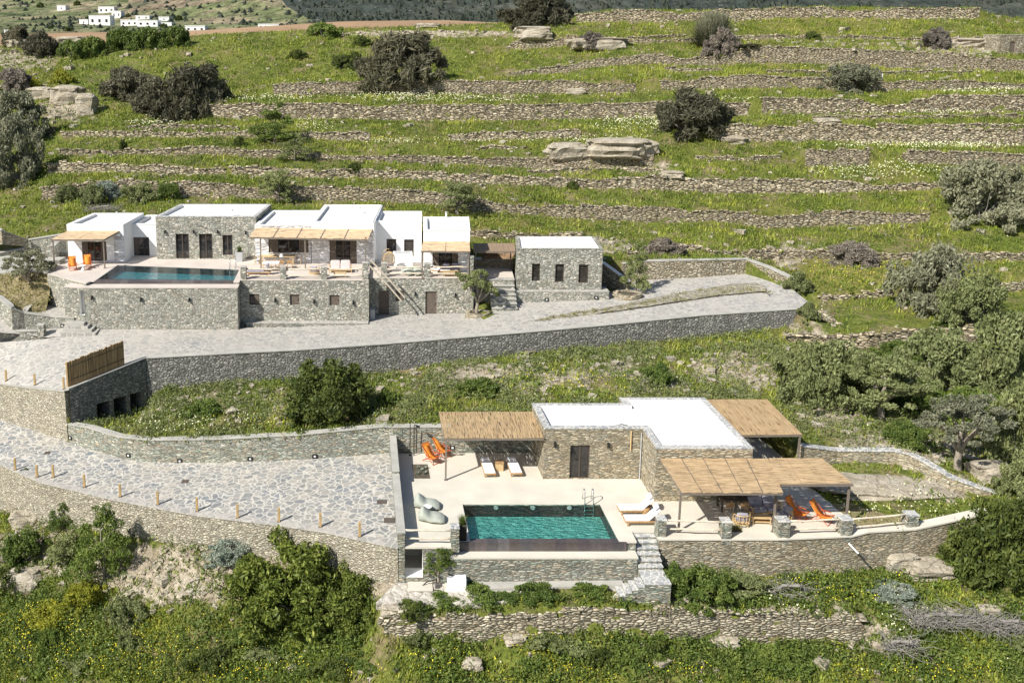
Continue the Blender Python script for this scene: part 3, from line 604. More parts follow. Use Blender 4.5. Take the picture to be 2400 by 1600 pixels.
# road retaining walls and bastion
masonry([(p[0], p[1], p[2], p[3]) for p in [Bt(343,843,2.6,985)]]+[(p[0], p[1], p[2], p[3]) for p in ROADW], 'long grey stone retaining wall holding up the paved road across the middle', 'stone_road', 'concrete_grey', .45, rise=.12, name='road_retaining_wall')
def bastion():
    A, Bp = (-21.4, 62.05), (-17.2, 66.2); zt0, zt1, zb = 1.95, 2.72, -2.9; t = thing('bastion_wall', 'dark shaded stone wall with tall recesses under the reed fence', 'wall', (A[0], A[1], zb))
    d = Vector((Bp[0]-A[0], Bp[1]-A[1], 0)); L = d.length; d /= L; n = Vector((d.y, -d.x, 0)); mb = MB()
    def W(s, o, z): p = Vector((A[0], A[1], 0))+d*s+n*o; return (p.x, p.y, z)
    def q(s0, s1, z0, z1, o=0.):
        z0 = z0 if hasattr(z0, '__len__') else (z0, z0); z1 = z1 if hasattr(z1, '__len__') else (z1, z1)
        mb.add([W(s0, o, z0[0]), W(s1, o, z0[1]), W(s1, o, z1[1]), W(s0, o, z1[0])], [(0, 1, 2, 3)])
    T = lambda s: zt0+(zt1-zt0)*s/L
    holes = [(1.9, 2.9), (3.2, 4.2), (4.5, 5.4)]; zh = .35; s = 0.
    for a, b in holes+[(L, L)]:
        q(s, a, zb, (T(s), T(a)))
        if a < L:
            q(a, b, zh, (T(a), T(b))); q(a, b, zb, zh, -1.9)
            mb.add([W(a, 0, zb), W(a, -1.9, zb), W(a, -1.9, zh), W(a, 0, zh)], [(0, 1, 2, 3)]); mb.add([W(b, 0, zb), W(b, -1.9, zb), W(b, -1.9, zh), W(b, 0, zh)], [(3, 2, 1, 0)])
            mb.add([W(a, 0, zh), W(b, 0, zh), W(b, -1.9, zh), W(a, -1.9, zh)], [(3, 2, 1, 0)])
        s = b
    mb.add([W(0, 0, T(0)), W(L, 0, T(L)), W(L, -.5, T(L)), W(0, -.5, T(0))], [(0, 1, 2, 3)])
    mb.build('masonry', 'stone_road', t, world=True)
    c = MB(); c.add([W(-.1, .06, T(0)+.005), W(L+.1, .06, T(L)+.005), W(L+.1, -.46, T(L)+.005), W(-.1, -.46, T(0)+.005), W(-.1, .06, T(0)+.08), W(L+.1, .06, T(L)+.08), W(L+.1, -.46, T(L)+.08), W(-.1, -.46, T(0)+.08)], [(3,2,1,0),(4,5,6,7),(0,1,5,4),(1,2,6,5),(2,3,7,6),(3,0,4,7)])
    c.build('coping', 'concrete_grey', t, world=True)
    f = thing('reed_fence', 'upright brown reed fence panel on top of the dark bastion wall', 'fence', W(0, -.2, T(0)+.08)); L2 = 4.3; mb = MB(); r = random.Random(3)
    m = 60
    for k in range(m):
        s0 = L2*k/m; s1 = L2*(k+1)/m; o = r.uniform(-.02, .02); zz = T(s0)+.09; h = 1.75+r.uniform(-.05, .05)
        V = [W(s0, -.18+o, zz), W(s1, -.18+o, zz), W(s1, -.25+o, zz), W(s0, -.25+o, zz)]; V += [(v[0], v[1], v[2]+h) for v in V]
        mb.add(V, [(3,2,1,0),(4,5,6,7),(0,1,5,4),(1,2,6,5),(2,3,7,6),(3,0,4,7)])
    mb.build('reed_panel', 'reed_fence', f, world=True)
    for hgt in (.45, 1.4): MB().tube([W(0, -.16, T(0)+hgt+.08), W(L2, -.16, T(L2)+hgt+.08)], .02, 6).build('binding_rail', 'dark_wood', f, world=True)
    for s0 in (0., 2.1, 4.3): MB().tube([W(s0, -.3, T(s0)+.08), W(s0, -.3, T(s0)+1.85)], .045, 6).build('post', 'post_wood', f, world=True)
bastion()
lw = [(p[0], p[1], p[2], p[3]) for p in MIDW]
masonry(lw, 'tall curving stone wall at the left edge between the upper road and the driveway', 'stone_fine', 'concrete_grey', .45, rise=0., name='left_retaining_wall')
masonry([tuple(p) for p in MIDC]+[(9.25, 56.35, -.3, 1.7)], 'curved waist high stone wall behind the lower driveway and the thatched terrace', 'stone_green', 'concrete_grey', .42, name='curved_stone_wall', seed=3)
masonry([Bt(p[0], p[1], p[2]-.02, b) for p, b in zip(DRIVE, DRB)]+[(.72, 44.99, -2.0, -.05)], 'stone retaining wall under the outer edge of the lower driveway', 'stone_fine', 'road_paving', .5, name='driveway_retaining_wall', seed=4, capz=.06)
masonry([(24.7, 53.3, .2, 1.75), Bz(1960,1085,.5,1056), Bz(2093,1083,.8,1057), Bz(2127,1090,.8,1064), Bz(2169,1112,.7,1086), Bz(2223,1140,.5,1118), Bz(2300,1160,.4,1146), Bz(2335,1163,.4,1156)], 'curving ochre garden wall with white coping right of the rear pergola', 'stone_ochre', 'cap_slabs', .4, name='garden_wall', seed=6)
# ---------------------------------------------------------------- roads
def loft(near, far, n, m, name, mat, dz=0.):
    A = resample([(p[0], p[1], p[2]) for p in near], .8); Bf = resample([(p[0], p[1], p[2]) for p in far], .8)
    def rs(A, n):
        s = np.cumsum(np.r_[0, np.linalg.norm(np.diff(A[:, :2], axis=0), axis=1)]); u = np.linspace(0, s[-1], n)
        return np.stack([np.interp(u, s, A[:, k]) for k in range(3)], 1)
    A, Bf = rs(A, n), rs(Bf, n); rows = [A*(1-k/m)+Bf*(k/m) for k in range(m+1)]
    return sheet(name, [[(p[0], p[1], p[2]+dz) for p in r] for r in rows], mat)
near = [P(*p) for p in ROAD_N]; 
ROAD_F = [(-140,812,.6),(-60,806,1.2),(0,802,1.6),(100,795,2.2),(200,778,2.5),(232,772,2.55),(560,768,2.5),(700,766,2.5),(864,751,2.6),(870,737,2.6),(1100,734,2.8),(1150,715,3.2),(1213,706,3.5),(1413,693,3.8),(1491,657,4.05),(1641,650,4.35),(1746,640,4.55),(1800,652,4.6),(1845,668,4.5)]
loft(near+[P(1893,706,4.2)], [P(*p) for p in ROAD_F], 110, 14, 'upper_road', 'road_paving')
# rocky verge inside the bend of the road
isl_t = [(1225,757),(1330,733),(1417,720),(1500,704),(1566,690),(1680,668),(1765,660),(1790,671),(1803,689)]
isl_b = [(1225,758),(1330,743),(1417,733),(1500,721),(1566,711),(1680,694),(1770,684),(1793,682),(1802,690)]
rows = []
for k in range(17):
    f = k/16; row = []
    for (a, b), (c, d) in zip(isl_b, isl_t):
        x = a; y = b*(1-f)+d*f; z = 3.25+(x-1225)/575*1.25; hgt = float(np.interp(f, [0, .08, .3, .38, .62, .7, .9, 1], [-.12, .02, .03, .08, .10, .17, .18, -.12]))*min(1, (x-1215)/160)*min(1, (1830-x)/90)
        for q in range(1): row.append(P(x, y, z+hgt))
    rows.append(row)
V = []
for r_ in rows:
    R = resample([(p[0], p[1], p[2]) for p in r_], .5); s = np.linspace(0, len(R)-1, 70); V.append([(float(np.interp(u, range(len(R)), R[:, 0])), float(np.interp(u, range(len(R)), R[:, 1])), float(np.interp(u, range(len(R)), R[:, 2]))) for u in s])
V = [[(p[0], p[1], p[2]+(.30*float(fbm(p[0]*.9, p[1]*3., 9)) if 0 < i < 16 else 0)) for p in r_] for i, r_ in enumerate(V)]
sheet('rocky_verge', V, 'verge_rock')
# lower driveway
nearD = [P(p[0], p[1], p[2]+.02) for p in DRIVE]+[(.75, 45.1, .0)]
farD = [(p[0], p[1], p[2]+.03) for p in MIDW]+[(p[0], p[1], p[2]+.03) for p in MIDC[1:]]+[(.75, 56.0, -.05)]
loft(nearD, farD, 90, 10, 'driveway', 'crazy_paving')
def on_mesh(name, px, py):
    from mathutils.bvhtree import BVHTree
    me = bpy.data.objects[name].data; bv = BVHTree.FromPolygons([v.co for v in me.vertices], [tuple(p.vertices) for p in me.polygons]); h = bv.ray_cast(Vector((0, 0, CAMZ)), Vector(ray(px, py)).normalized()); return tuple(h[0])
# bollards
bol = Proto(lambda: (lambda t: (MB().box((0, 0, .41), (.13, .13, .84), taper=.97).build('shaft', 'post_wood', t, bevel=.012), MB().box((0, 0, .015), (.2, .2, .03)).build('foot_plate', 'iron', t), t)[-1])(thing('wooden_bollard', 'b', 'bollard')))
ORD = ['first', 'second', 'third', 'fourth', 'fifth', 'sixth', 'seventh', 'eighth', 'ninth', 'tenth', 'eleventh', 'twelfth', 'thirteenth', 'fourteenth']
def zdrive(x): return float(np.interp(x, [p[0] for p in DRIVE], [p[2] for p in DRIVE]))
for i, (x, y) in enumerate([(36,1101),(87,1118),(125,1118),(198,1141),(282,1164),(370,1182),(462,1197),(557,1213),(654,1222),(751,1234),(843,1257)]):
    bol.put(on_mesh('driveway', x, y), .1, '%s wooden bollard from the left along the outer edge of the lower driveway' % ORD[i], 'bollards along the lower driveway')
for i, (x, y, z) in enumerate([(15,892,.72),(82,902,1.2),(150,911,1.85)]):
    bol.put(on_mesh('upper_road', x, y), .1, '%s wooden bollard from the left on the upper road edge beside the reed fence' % ORD[i], 'bollards on the upper road edge')
# drain covers
def grate(loc, sx, sy, label):
    t = thing('drain_cover', label, 'drain cover', loc); MB().box((0, 0, .012), (sx, sy, .02)).build('frame', 'iron', t)
    mb = MB(); n = 6
    for k in range(n): mb.box((0, -sy/2+sy*(k+.5)/n, .026), (sx*.86, sy/n*.5, .012))
    mb.build('grid', 'brown_wood', t)
grate(on_mesh('driveway',434,1128), .45, .42, 'small square drain cover in the middle of the lower driveway')
grate(on_mesh('driveway',895,1176), .55, .45, 'rectangular drain cover close to the dividing wall, upper of two')
grate(on_mesh('driveway',913,1219), .6, .55, 'brownish square drain cover close to the dividing wall, lower of two')
grate(on_mesh('driveway',111,1061), .4, .4, 'small dark drain cover at the left of the driveway')

gl = 'low broken stone lines on the terraces'
for i, (L, lab) in enumerate((([(1800,174),(2000,177),(2200,175),(2420,172)], 'faint stone line just above the grey terrace wall at the upper right'), ([(1560,167),(1625,169),(1695,168)], 'short stone line right of the slanting terrace wall'), ([(1905,281),(2150,280),(2420,276)], 'thin stone line through the white flowers right of mid slope'), ([(1385,104),(1500,96),(1610,88)], 'crumbling stone line under the ridge near the spiky plant'),
   ([(1240,408),(1420,402),(1560,408)], 'loose stone line below the layered boulder'), ([(300,305),(430,303),(560,306)], 'uneven stone line above the thin wall of the left terraces'), ([(1130,355),(1230,352)], 'short loose stone line left of the layered boulder'), ([(1630,375),(1760,378),(1830,372)], 'broken stones between the layered boulder and the isolated wall'), ([(2060,300),(2200,304),(2420,300)], 'half buried stone line at the right above the tall tan wall'), ([(1480,600),(1560,592),(1650,590)], 'loose stones along the edge behind the road end wall'), ([(700,225),(860,222)], 'sunken stones left of the upper meadow wall'))):
    pts = []
    for x, y in L: p, t = hit(x, y); pts.append((p[0], p[1], p[2]-.1, p[2]+.42))
    dry_wall(pts, lab, seed=60+i, thick=.4, name='broken_stone_line', group=gl, topjit=.3)
# ---------------------------------------------------------------- buildings
def offset_poly(poly, d):                             # inward for CCW polygons
    n = len(poly); out = []
    for i in range(n):
        p0, p1, p2 = [np.array(poly[(i+k-1) % n][:2], float) for k in range(3)]
        e1 = (p1-p0)/np.linalg.norm(p1-p0); e2 = (p2-p1)/np.linalg.norm(p2-p1)
        n1 = np.array([-e1[1], e1[0]]); n2 = np.array([-e2[1], e2[0]]); c = e1[0]*e2[1]-e1[1]*e2[0]
        if abs(c) < 1e-4: out.append(tuple(p1+n1*d)); continue
        a = p1+n1*d; b = p1+n2*d; t = ((b-a)[0]*e2[1]-(b-a)[1]*e2[0])/c; out.append(tuple(a+e1*t))
    return out
def tess(mb, outer, holes, z):
    loops = [[Vector((p[0], p[1], 0)) for p in outer]]+[[Vector((p[0], p[1], 0)) for p in h] for h in holes]
    tris = geometry.tessellate_polygon(loops); flat = [v for l in loops for v in l]
    F = []
    for t in tris:
        a, b, c = [flat[i] for i in t]; F.append(tuple(t) if (b-a).cross(c-a).z > 0 else tuple(t[::-1]))
    mb.add([(v.x, v.y, z) for v in flat], F)
class Face:                                           # local frame on a wall from A to B, outward normal to the right
    def __init__(s, A, Bq):
        s.A = np.array(A[:2], float); d = np.array(Bq[:2], float)-s.A; s.L = float(np.linalg.norm(d)); s.d = d/s.L; s.n = np.array([s.d[1], -s.d[0]]); s.B = Bq
    def w(s, q, o, z): p = s.A+s.d*q+s.n*o; return (p[0], p[1], z)
    def px(s, x0, y0, x1, y1):
        a, zt = PW(x0, y0, s.A, s.B); b, _ = PW(x1, (y0+y1)/2, s.A, s.B); _, zb = PW((x0+x1)/2, y1, s.A, s.B); return a, b, zb, zt
    def box(s, mb, q0, q1, o0, o1, z0, z1):
        if o0 > o1: o0, o1 = o1, o0
        V = [s.w(q, o, z) for z in (z0, z1) for q, o in ((q0, o1), (q1, o1), (q1, o0), (q0, o0))]
        # o1 is the outer side
        return mb.add(V, [(3,2,1,0),(4,5,6,7),(0,1,5,4),(1,2,6,5),(2,3,7,6),(3,0,4,7)][0:6])
def wall_face(mb, f, z0, z1, holes, depth=.22, rev=None):
    rev = rev or mb
    S = sorted(set([0, f.L]+[h[0] for h in holes]+[h[1] for h in holes])); Z = sorted(set([z0, z1]+[h[2] for h in holes]+[h[3] for h in holes]))
    S = [s for s in S if 0 <= s <= f.L]; Z = [z for z in Z if z0 <= z <= z1]
    for a, b in zip(S[:-1], S[1:]):
        for c, d in zip(Z[:-1], Z[1:]):
            m = ((a+b)/2, (c+d)/2)
            if any(h[0] < m[0] < h[1] and h[2] < m[1] < h[3] for h in holes): continue
            mb.add([f.w(a, 0, c), f.w(b, 0, c), f.w(b, 0, d), f.w(a, 0, d)], [(0, 1, 2, 3)])
    for a, b, c, d in holes:
        for q in ([(a,0,c),(a,-depth,c),(a,-depth,d),(a,0,d)], [(b,0,d),(b,-depth,d),(b,-depth,c),(b,0,c)], [(a,0,d),(a,-depth,d),(b,-depth,d),(b,0,d)], [(a,0,c),(b,0,c),(b,-depth,c),(a,-depth,c)]):
            rev.add([f.w(*p) for p in q], [(0, 1, 2, 3)])
def fill(f, hole, kind, root, nm='window'):
    a, b, c, d = hole; fr = MB(); D = -.13; wd = .07
    if kind == 'plank':                               # closed plank leaf
        o = MB(); f.box(o, a+.06, b-.06, D-.06, D, c+.03, d-.05); fr_ = MB()
        f.box(fr_, a, a+.06, D-.08, D+.04, c, d); f.box(fr_, b-.06, b, D-.08, D+.04, c, d); f.box(fr_, a+.06, b-.06, D-.08, D+.04, d-.05, d)
        r = fr_.build(nm, 'frame_metal', root, world=True); o.build('leaf', 'brown_wood', r, world=True)
        h = MB(); f.box(h, b-.2, b-.14, D, D+.06, (c+d)/2-.05, (c+d)/2+.09); h.build('handle', 'iron', r, world=True); return
    f.box(fr, a, a+wd, D-.06, D+.03, c, d); f.box(fr, b-wd, b, D-.06, D+.03, c, d); f.box(fr, a+wd, b-wd, D-.06, D+.03, d-wd, d); f.box(fr, a+wd, b-wd, D-.06, D+.03, c, c+wd)
    g0, g1 = a+wd, b-wd; sh = []
    if kind == 'wide': w = (b-a); sh = [(a, a+w*.24), (b-w*.24, b)]; g0, g1 = a+w*.24, b-w*.24
    if kind == 'left': w = (b-a); sh = [(a, a+w*.33)]; g0 = a+w*.33
    if kind in ('two', 'wide', 'left') : m = (g0+g1)/2; f.box(fr, m-.05, m+.05, D-.055, D+.025, c+wd, d-wd)
    if kind == 'half': m = (g0+g1)/2; f.box(fr, m-.04, m+.04, D-.055, D+.025, c+wd, d-wd); sh = [(m+.04, b-.03)]; g1 = m+.04
    if kind == 'slat':
        nn = 8
        for k in range(nn): z = c+wd+(d-c-2*wd)*(k+.5)/nn; f.box(fr, a+wd, b-wd, D-.05, D+.0, z-.03, z+.03)
    r = fr.build(nm, 'dark_wood', root, world=True)
    p = MB(); f.box(p, g0, g1, D-.05, D-.03, c+.02, d-.02); p.build('pane', 'dark_glass', r, world=True)
    for u, v in sh:
        s = MB(); f.box(s, u+.005, v-.005, D-.02, D+.045, c+.01, d-.01)
        for k in range(5): z = c+(d-c)*(k+.5)/5; f.box(s, u+.03, v-.03, D+.045, D+.06, z-.012, z+.012)
        s.build('shutter', 'brown_wood', r, world=True)
def building(name, label, cat, poly, z0, z1, mat, cap=None, roof='roof_white', zr=.22, capw=.35, ops={}, group=None, rev=None, lowmat=None, skip=(), lamps=()):
    org = (sum(p[0] for p in poly)/len(poly), sum(p[1] for p in poly)/len(poly), z0); t = thing(name, label, cat, org, 0, group)
    n = len(poly); mb = MB(); rv = MB(); fills = []
    for i in range(n):
        if i in skip: continue
        f = Face(poly[i], poly[(i+1) % n]); hs = []
        for o in ops.get(i, []):
            h = f.px(*o[0]); h = (max(h[0], .05), min(h[1], f.L-.05), max(h[2], z0+.02), min(h[3], z1-.2)); hs.append(h); fills.append((f, h, o))
        wall_face(mb, f, z0, z1, hs, rev=rv if rev else None)
        for (lx, ly) in (lamps if i == 0 else ()):
            s, z = PW(lx, ly, f.A, f.B); l = MB(); f.box(l, s-.05, s+.05, 0, .10, z-.02, z+.14); l.lathe(f.w(s, .15, z-.13), [(.05, .3), (.07, .12), (.1, 0)], 8); l.build('wall_lamp', 'lamp_black', t, world=True)
    mb.build('wall', mat, t, world=True)
    if rev: rv.build('reveal', rev, t, world=True)
    inn = offset_poly(poly, capw); out = offset_poly(poly, -.025); c = MB()
    for i in range(n):
        j = (i+1) % n; O0, O1, I0, I1 = out[i], out[j], inn[i], inn[j]
        c.add([(O0[0], O0[1], z1-.03), (O1[0], O1[1], z1-.03), (O1[0], O1[1], z1+.03), (O0[0], O0[1], z1+.03), (I1[0], I1[1], z1+.03), (I0[0], I0[1], z1+.03)], [(0, 1, 2, 3), (3, 2, 4, 5)])
    c.build('parapet_cap', cap or mat, t, world=True); pi = MB()
    for i in range(n):
        j = (i+1) % n; pi.add([(inn[j][0], inn[j][1], z1-zr), (inn[i][0], inn[i][1], z1-zr), (inn[i][0], inn[i][1], z1+.03), (inn[j][0], inn[j][1], z1+.03)], [(0, 1, 2, 3)])
    tess(pi, inn, [], z1-zr); pi.build('roof', roof, t, world=True)
    for f, h, o in fills:
        if o[1] == 'open': continue
        nm = 'door' if h[3]-h[2] > 1.85 else 'window'; fill(f, h, o[1], t, nm)
        if len(o) > 2 and o[2]:
            s = MB(); f.box(s, h[0]-.08, h[1]+.08, -.02, .06, h[2]-.06, h[2]); s.build('sill', 'concrete_cream', t, world=True)
    return t
def rect(x0, x1, y0, y1, sk=0.): return [(x0, y0), (x1, y0), (x1-sk, y1), (x0-sk, y1)]
def pergola(name, label, fl, fr_, br, bl, posts, zpost0, mat, nslab=0, thick=.09, group=None, beams=4, cat='pergola'):
    org = (posts[0][0], posts[0][1], zpost0); t = thing(name, label, cat, org, 0, group)
    c = [np.array(v, float) for v in (fl, fr_, br, bl)]; lerp = lambda u, v: (c[0]*(1-u)+c[1]*u)*(1-v)+(c[3]*(1-u)+c[2]*u)*v
    n = max(1, nslab)
    for k in range(n):
        g = .012 if n > 1 else 0; u0, u1 = k/n+g*(k > 0)/2, (k+1)/n-g*(k < n-1)/2; q = [lerp(u0, 0), lerp(u1, 0), lerp(u1, 1), lerp(u0, 1)]
        mb = MB(); NX, NY = 6, 10; V = []; rr = random.Random(k)
        for zz in (0, .022):
            for j in range(NY+1):
                for i in range(NX+1):
                    p = lerp(u0+(u1-u0)*i/NX, j/NY); edge = (j == 0)*rr.uniform(-.04, .03); V.append((p[0]+(i in (0, NX))*rr.uniform(-.012, .012), p[1]+edge, p[2]+zz+rr.uniform(-.008, .008)))
        m = (NX+1)*(NY+1); F = []
        for j in range(NY):
            for i in range(NX): a = j*(NX+1)+i; F.append((m+a, m+a+1, m+a+NX+2, m+a+NX+1)); F.append((a+NX+1, a+NX+2, a+1, a))
        for i in range(NX): F.append((i, i+1, m+i+1, m+i)); a = NY*(NX+1)+i; F.append((a+1, a, m+a, m+a+1))
        for j in range(NY): a = j*(NX+1); F.append((a+NX+1, a, m+a, m+a+NX+1)); b = a+NX; F.append((b, b+NX+1, m+b+NX+1, m+b))
        mb.add(V, F).build('reed_mat', mat, t, world=True)
    fr = MB()
    def bar(p, q, w=.09, h=.13, dz=-.07):
        p = Vector(p); q = Vector(q); d = (q-p).normalized(); s = Vector((-d.y, d.x, 0))*w/2; V = []
        for e in (p, q):
            for a, b in ((-1, -h), (1, -h), (1, 0), (-1, 0)): V.append(tuple(e+s*a+Vector((0, 0, b+dz+.06))))
        fr.add(V, [(0,1,2,3),(7,6,5,4),(0,4,5,1),(1,5,6,2),(2,6,7,3),(3,7,4,0)])
    bar(lerp(0, .01), lerp(1, .01)); bar(lerp(0, .99), lerp(1, .99))
    for k in range(beams+1): u = min(max(k/beams, .006), .994); bar(lerp(u, 0.02), lerp(u, .98), .07, .1)
    fr.build('roof_frame', 'frame_metal', t, world=True)
    for p in posts:
        z = p[2] if len(p) > 2 else float(lerp(0, 0)[2])-.02
        MB().box((p[0], p[1], (zpost0+z)/2), (.1, .1, z-zpost0)).build('post', 'frame_metal', t, world=True)
        MB().box((p[0], p[1], zpost0+.012), (.2, .2, .02)).build('foot_plate', 'frame_metal', t, world=True)
    return t
def platform(name, label, poly, z0, z1, mat, top, holes=(), ops={}, cat='terrace wall', rim=.04, skip=(), rev=None, lamps=()):
    org = (poly[0][0], poly[0][1], z0); t = thing(name, label, cat, org); n = len(poly); mb = MB(); rv = MB(); fills = []
    for i in range(n):
        if i in skip: continue
        f = Face(poly[i], poly[(i+1) % n]); hs = []
        for o in ops.get(i, []):
            h = f.px(*o[0]); h = (max(h[0], .02), min(h[1], f.L-.02), max(h[2], z0+.02), min(h[3], z1-.12)); hs.append(h); fills.append((f, h, o))
        wall_face(mb, f, z0, z1-rim, hs, rev=rv if rev else None, depth=.22 if not any(o[1] == 'open' for o in ops.get(i, [])) else (.9 if cat != 'bastion' else .3))
    for ei, lx, ly in lamps:
        f = Face(poly[ei], poly[(ei+1) % n]); s, z = PW(lx, ly, f.A, f.B); l = MB(); f.box(l, s-.05, s+.05, 0, .1, z-.02, z+.16); l.lathe(f.w(s, .15, z-.15), [(.05, .32), (.07, .12), (.1, 0)], 8); l.build('wall_lamp', 'lamp_black', t, world=True)
    mb.build('masonry', mat, t, world=True)
    if rev: rv.build('reveal', rev, t, world=True)
    out = offset_poly(poly, -.03); s = MB(); tess(s, out, list(holes), z1)
    for i in range(n):
        j = (i+1) % n; s.add([(out[i][0], out[i][1], z1-rim-.01), (out[j][0], out[j][1], z1-rim-.01), (out[j][0], out[j][1], z1), (out[i][0], out[i][1], z1)], [(0, 1, 2, 3)])
    s.build('floor', top, t, world=True)
    for f, h, o in fills:
        if o[1] == 'open': continue
        fill(f, h, o[1], t, 'door' if h[3]-h[2] > 1.6 else 'window')
    return t
# ================= lower villa ==========================================
POOL1 = [(4.42, 45.85), (12.15, 45.85), (12.05, 49.6), (4.34, 49.6)]
PAT = [(.75, 45.05), (3.42, 45.05), (3.42, 45.6), (4.42, 45.6), (4.34, 49.6), (12.05, 49.6), (12.15, 45.6), (13.0, 45.6), (13.0, 46.62), (14.25, 46.62), (14.25, 45.93), (20.4, 45.93), (24.45, 46.18), (25.2, 46.6), (24.9, 49.4), (24.75, 58.4), (15, 58.5), (9.3, 56.2), (.45, 56.1)]
def lower_patio():
    platform('lower_terrace', 'cream paved terrace around the near turquoise pool with its stone front wall', PAT, -2.3, 0., 'stone_green', 'concrete_cream',
        ops={0: [((948,1286,991,1352), 'open')]}, rim=.09, skip=(3, 4, 5), rev='white_plaster')
lower_patio()
# dim storeroom behind the open doorway
def storeroom():
    t = thing('storeroom', 'white walled storeroom seen through the doorway under the near terrace', 'room', (1.8, 46.5, -2.0)); mb = MB()
    mb.add([(1.1,45.9,-1.98),(2.6,45.9,-1.98),(2.6,47.6,-1.98),(1.1,47.6,-1.98),(1.1,47.6,-.2),(2.6,47.6,-.2),(1.1,45.9,-.2),(2.6,45.9,-.2)], [(0,1,2,3),(3,2,5,4),(1,7,5,2),(0,3,4,6)]); mb.build('inner_wall', 'concrete_cream', t, world=True)
    b = MB().box((2.25, 46.9, -1.35), (.5, .45, 1.1)).build('cabinet', 'grey_paint', t, world=True, bevel=.02)
    MB().box((1.98, 46.7, -1.3), (.03, .05, .2)).build('handle', 'iron', t, world=True)
storeroom()
MB().box((1.85, 44.7, -1.975), (1.25, .9, .05)).build('door_slab', 'concrete_cream').__setitem__('kind', 'structure')
# the near pool
def pool(name, label, Q, z, depth, floor, wat, fz, ext, tilem='pool_tile'):
    t = thing(name, label, 'swimming pool', (Q[0][0], Q[0][1], z)); mb = MB(); n = 4; zb = z-depth
    for i in range(n):
        a, b = Q[i], Q[(i+1) % n]; mb.add([(b[0], b[1], zb), (a[0], a[1], zb), (a[0], a[1], z-.002), (b[0], b[1], z-.002)], [(0, 1, 2, 3)])
    mb.build('basin_wall', tilem, t, world=True)
    MB().add([(q[0], q[1], zb) for q in Q], [(0, 1, 2, 3)]).build('basin_floor', floor, t, world=True)
    (x0, x1, y0) = ext; m = MB(); m.prism([(x0, y0), (x1, y0), (Q[1][0]+.25, Q[1][1]), (Q[0][0]-.25, Q[0][1])], fz, z-.012); m.build('overflow_edge', tilem, t, world=True)
    zz = z-.03; NX, NY = 2, 2; MB().add([(q[0], q[1], zz) for q in Q], [(0, 1, 2, 3)]).build('water', wat, t, world=True)
    return t
p1 = pool('swimming_pool', 'near turquoise infinity pool with dark tiled edge and chrome ladder', POOL1, 0, .78, 'pool_floor', 'water', -.52, (3.85, 12.5, 45.5))
for x in (1163, 1249, 1335):
    a = PY(x, 1189, 49.55); MB().lathe((a[0], 49.53, -.10), [(.0, 0), (.001, 0)], 8); m = MB(); m.tube([(a[0], 49.59, -.22), (a[0], 49.55, -.22)], [.14, .12], 14); m.build('pool_lamp', 'white_plaster', p1, world=True)
def ledge():
    t = thing('pool_ledge_wall', 'greenish stone wall with white ledge below the near pool', 'terrace wall', (3.4, 44.9, -2.2))
    f = Face((3.40, 44.95), (12.95, 44.95)); mb = MB(); wall_face(mb, f, -2.3, -.6, []); wall_face(mb, Face((12.95, 44.95), (12.95, 46.6)), -2.3, -.6, []); mb.build('masonry', 'stone_green', t, world=True)
    MB().prism([(3.38, 44.92), (12.98, 44.92), (12.98, 45.62), (3.38, 45.62)], -.62, -.52).build('ledge', 'concrete_cream', t, world=True)
ledge()
MB().prism([(3.9, 44.3), (12.2, 44.5), (12.2, 44.94), (3.9, 44.94)], -2.3, [-1.93, -1.80, -1.80, -1.9]).build('footing_path', 'concrete_grey').__setitem__('kind', 'structure')
MB().prism([(-.4, 43.6), (4, 43.5), (12.2, 43.6), (13, 44.3), (12.2, 44.5), (3.9, 44.6), (3.4, 45.0), (.6, 45.0)], -2.6, [-2.2, -2.12, -2.1, -2.05, -2.02, -2.0, -1.97, -1.99]).build('gravel_path', 'gravel').__setitem__('kind', 'structure')
def stairs():
    t = thing('stone_staircase', 'stone staircase descending beside the near pool and turning left at its landing', 'stairs', (13.6, 44, -2.3)); n = 7
    side = MB()
    for k in range(n):
        y1 = 46.62-k*.3; y0 = y1-.3; z = -.17*(k+1); x0 = 13.03 if k < 1 else 12.99; x1 = 14.23+.0*k
        MB().prism([(x0, y0), (x1, y0), (x1, y1), (x0, y1)], -2.3, z).build('step', 'stone_green', t, world=True)
        MB().prism([(x0+.01, y0-.03), (x1+.01, y0-.03), (x1+.01, y1), (x0+.01, y1)], z+.002, z+.045).build('tread', 'cap_slabs', t, world=True)
    MB().prism([(13.0, 43.6), (14.3, 43.6), (14.3, 44.52), (13.0, 44.52)], -2.6, -1.24).build('landing', 'stone_green', t, world=True)
    MB().prism([(12.99, 43.58), (14.32, 43.58), (14.32, 44.5), (12.99, 44.5)], -1.238, -1.19).build('tread', 'cap_slabs', t, world=True)
    for k in range(4):
        x1 = 13.0-k*.31; x0 = x1-.31; z = -1.19-.16*(k+1)
        MB().prism([(x0, 43.62), (x1, 43.62), (x1, 44.45), (x0, 44.45)], -2.6, z-.05).build('step', 'stone_green', t, world=True)
        MB().prism([(x0-.02, 43.6), (x1-.002, 43.6), (x1-.002, 44.47), (x0-.02, 44.47)], z-.048, z).build('tread', 'cap_slabs', t, world=True)
stairs()
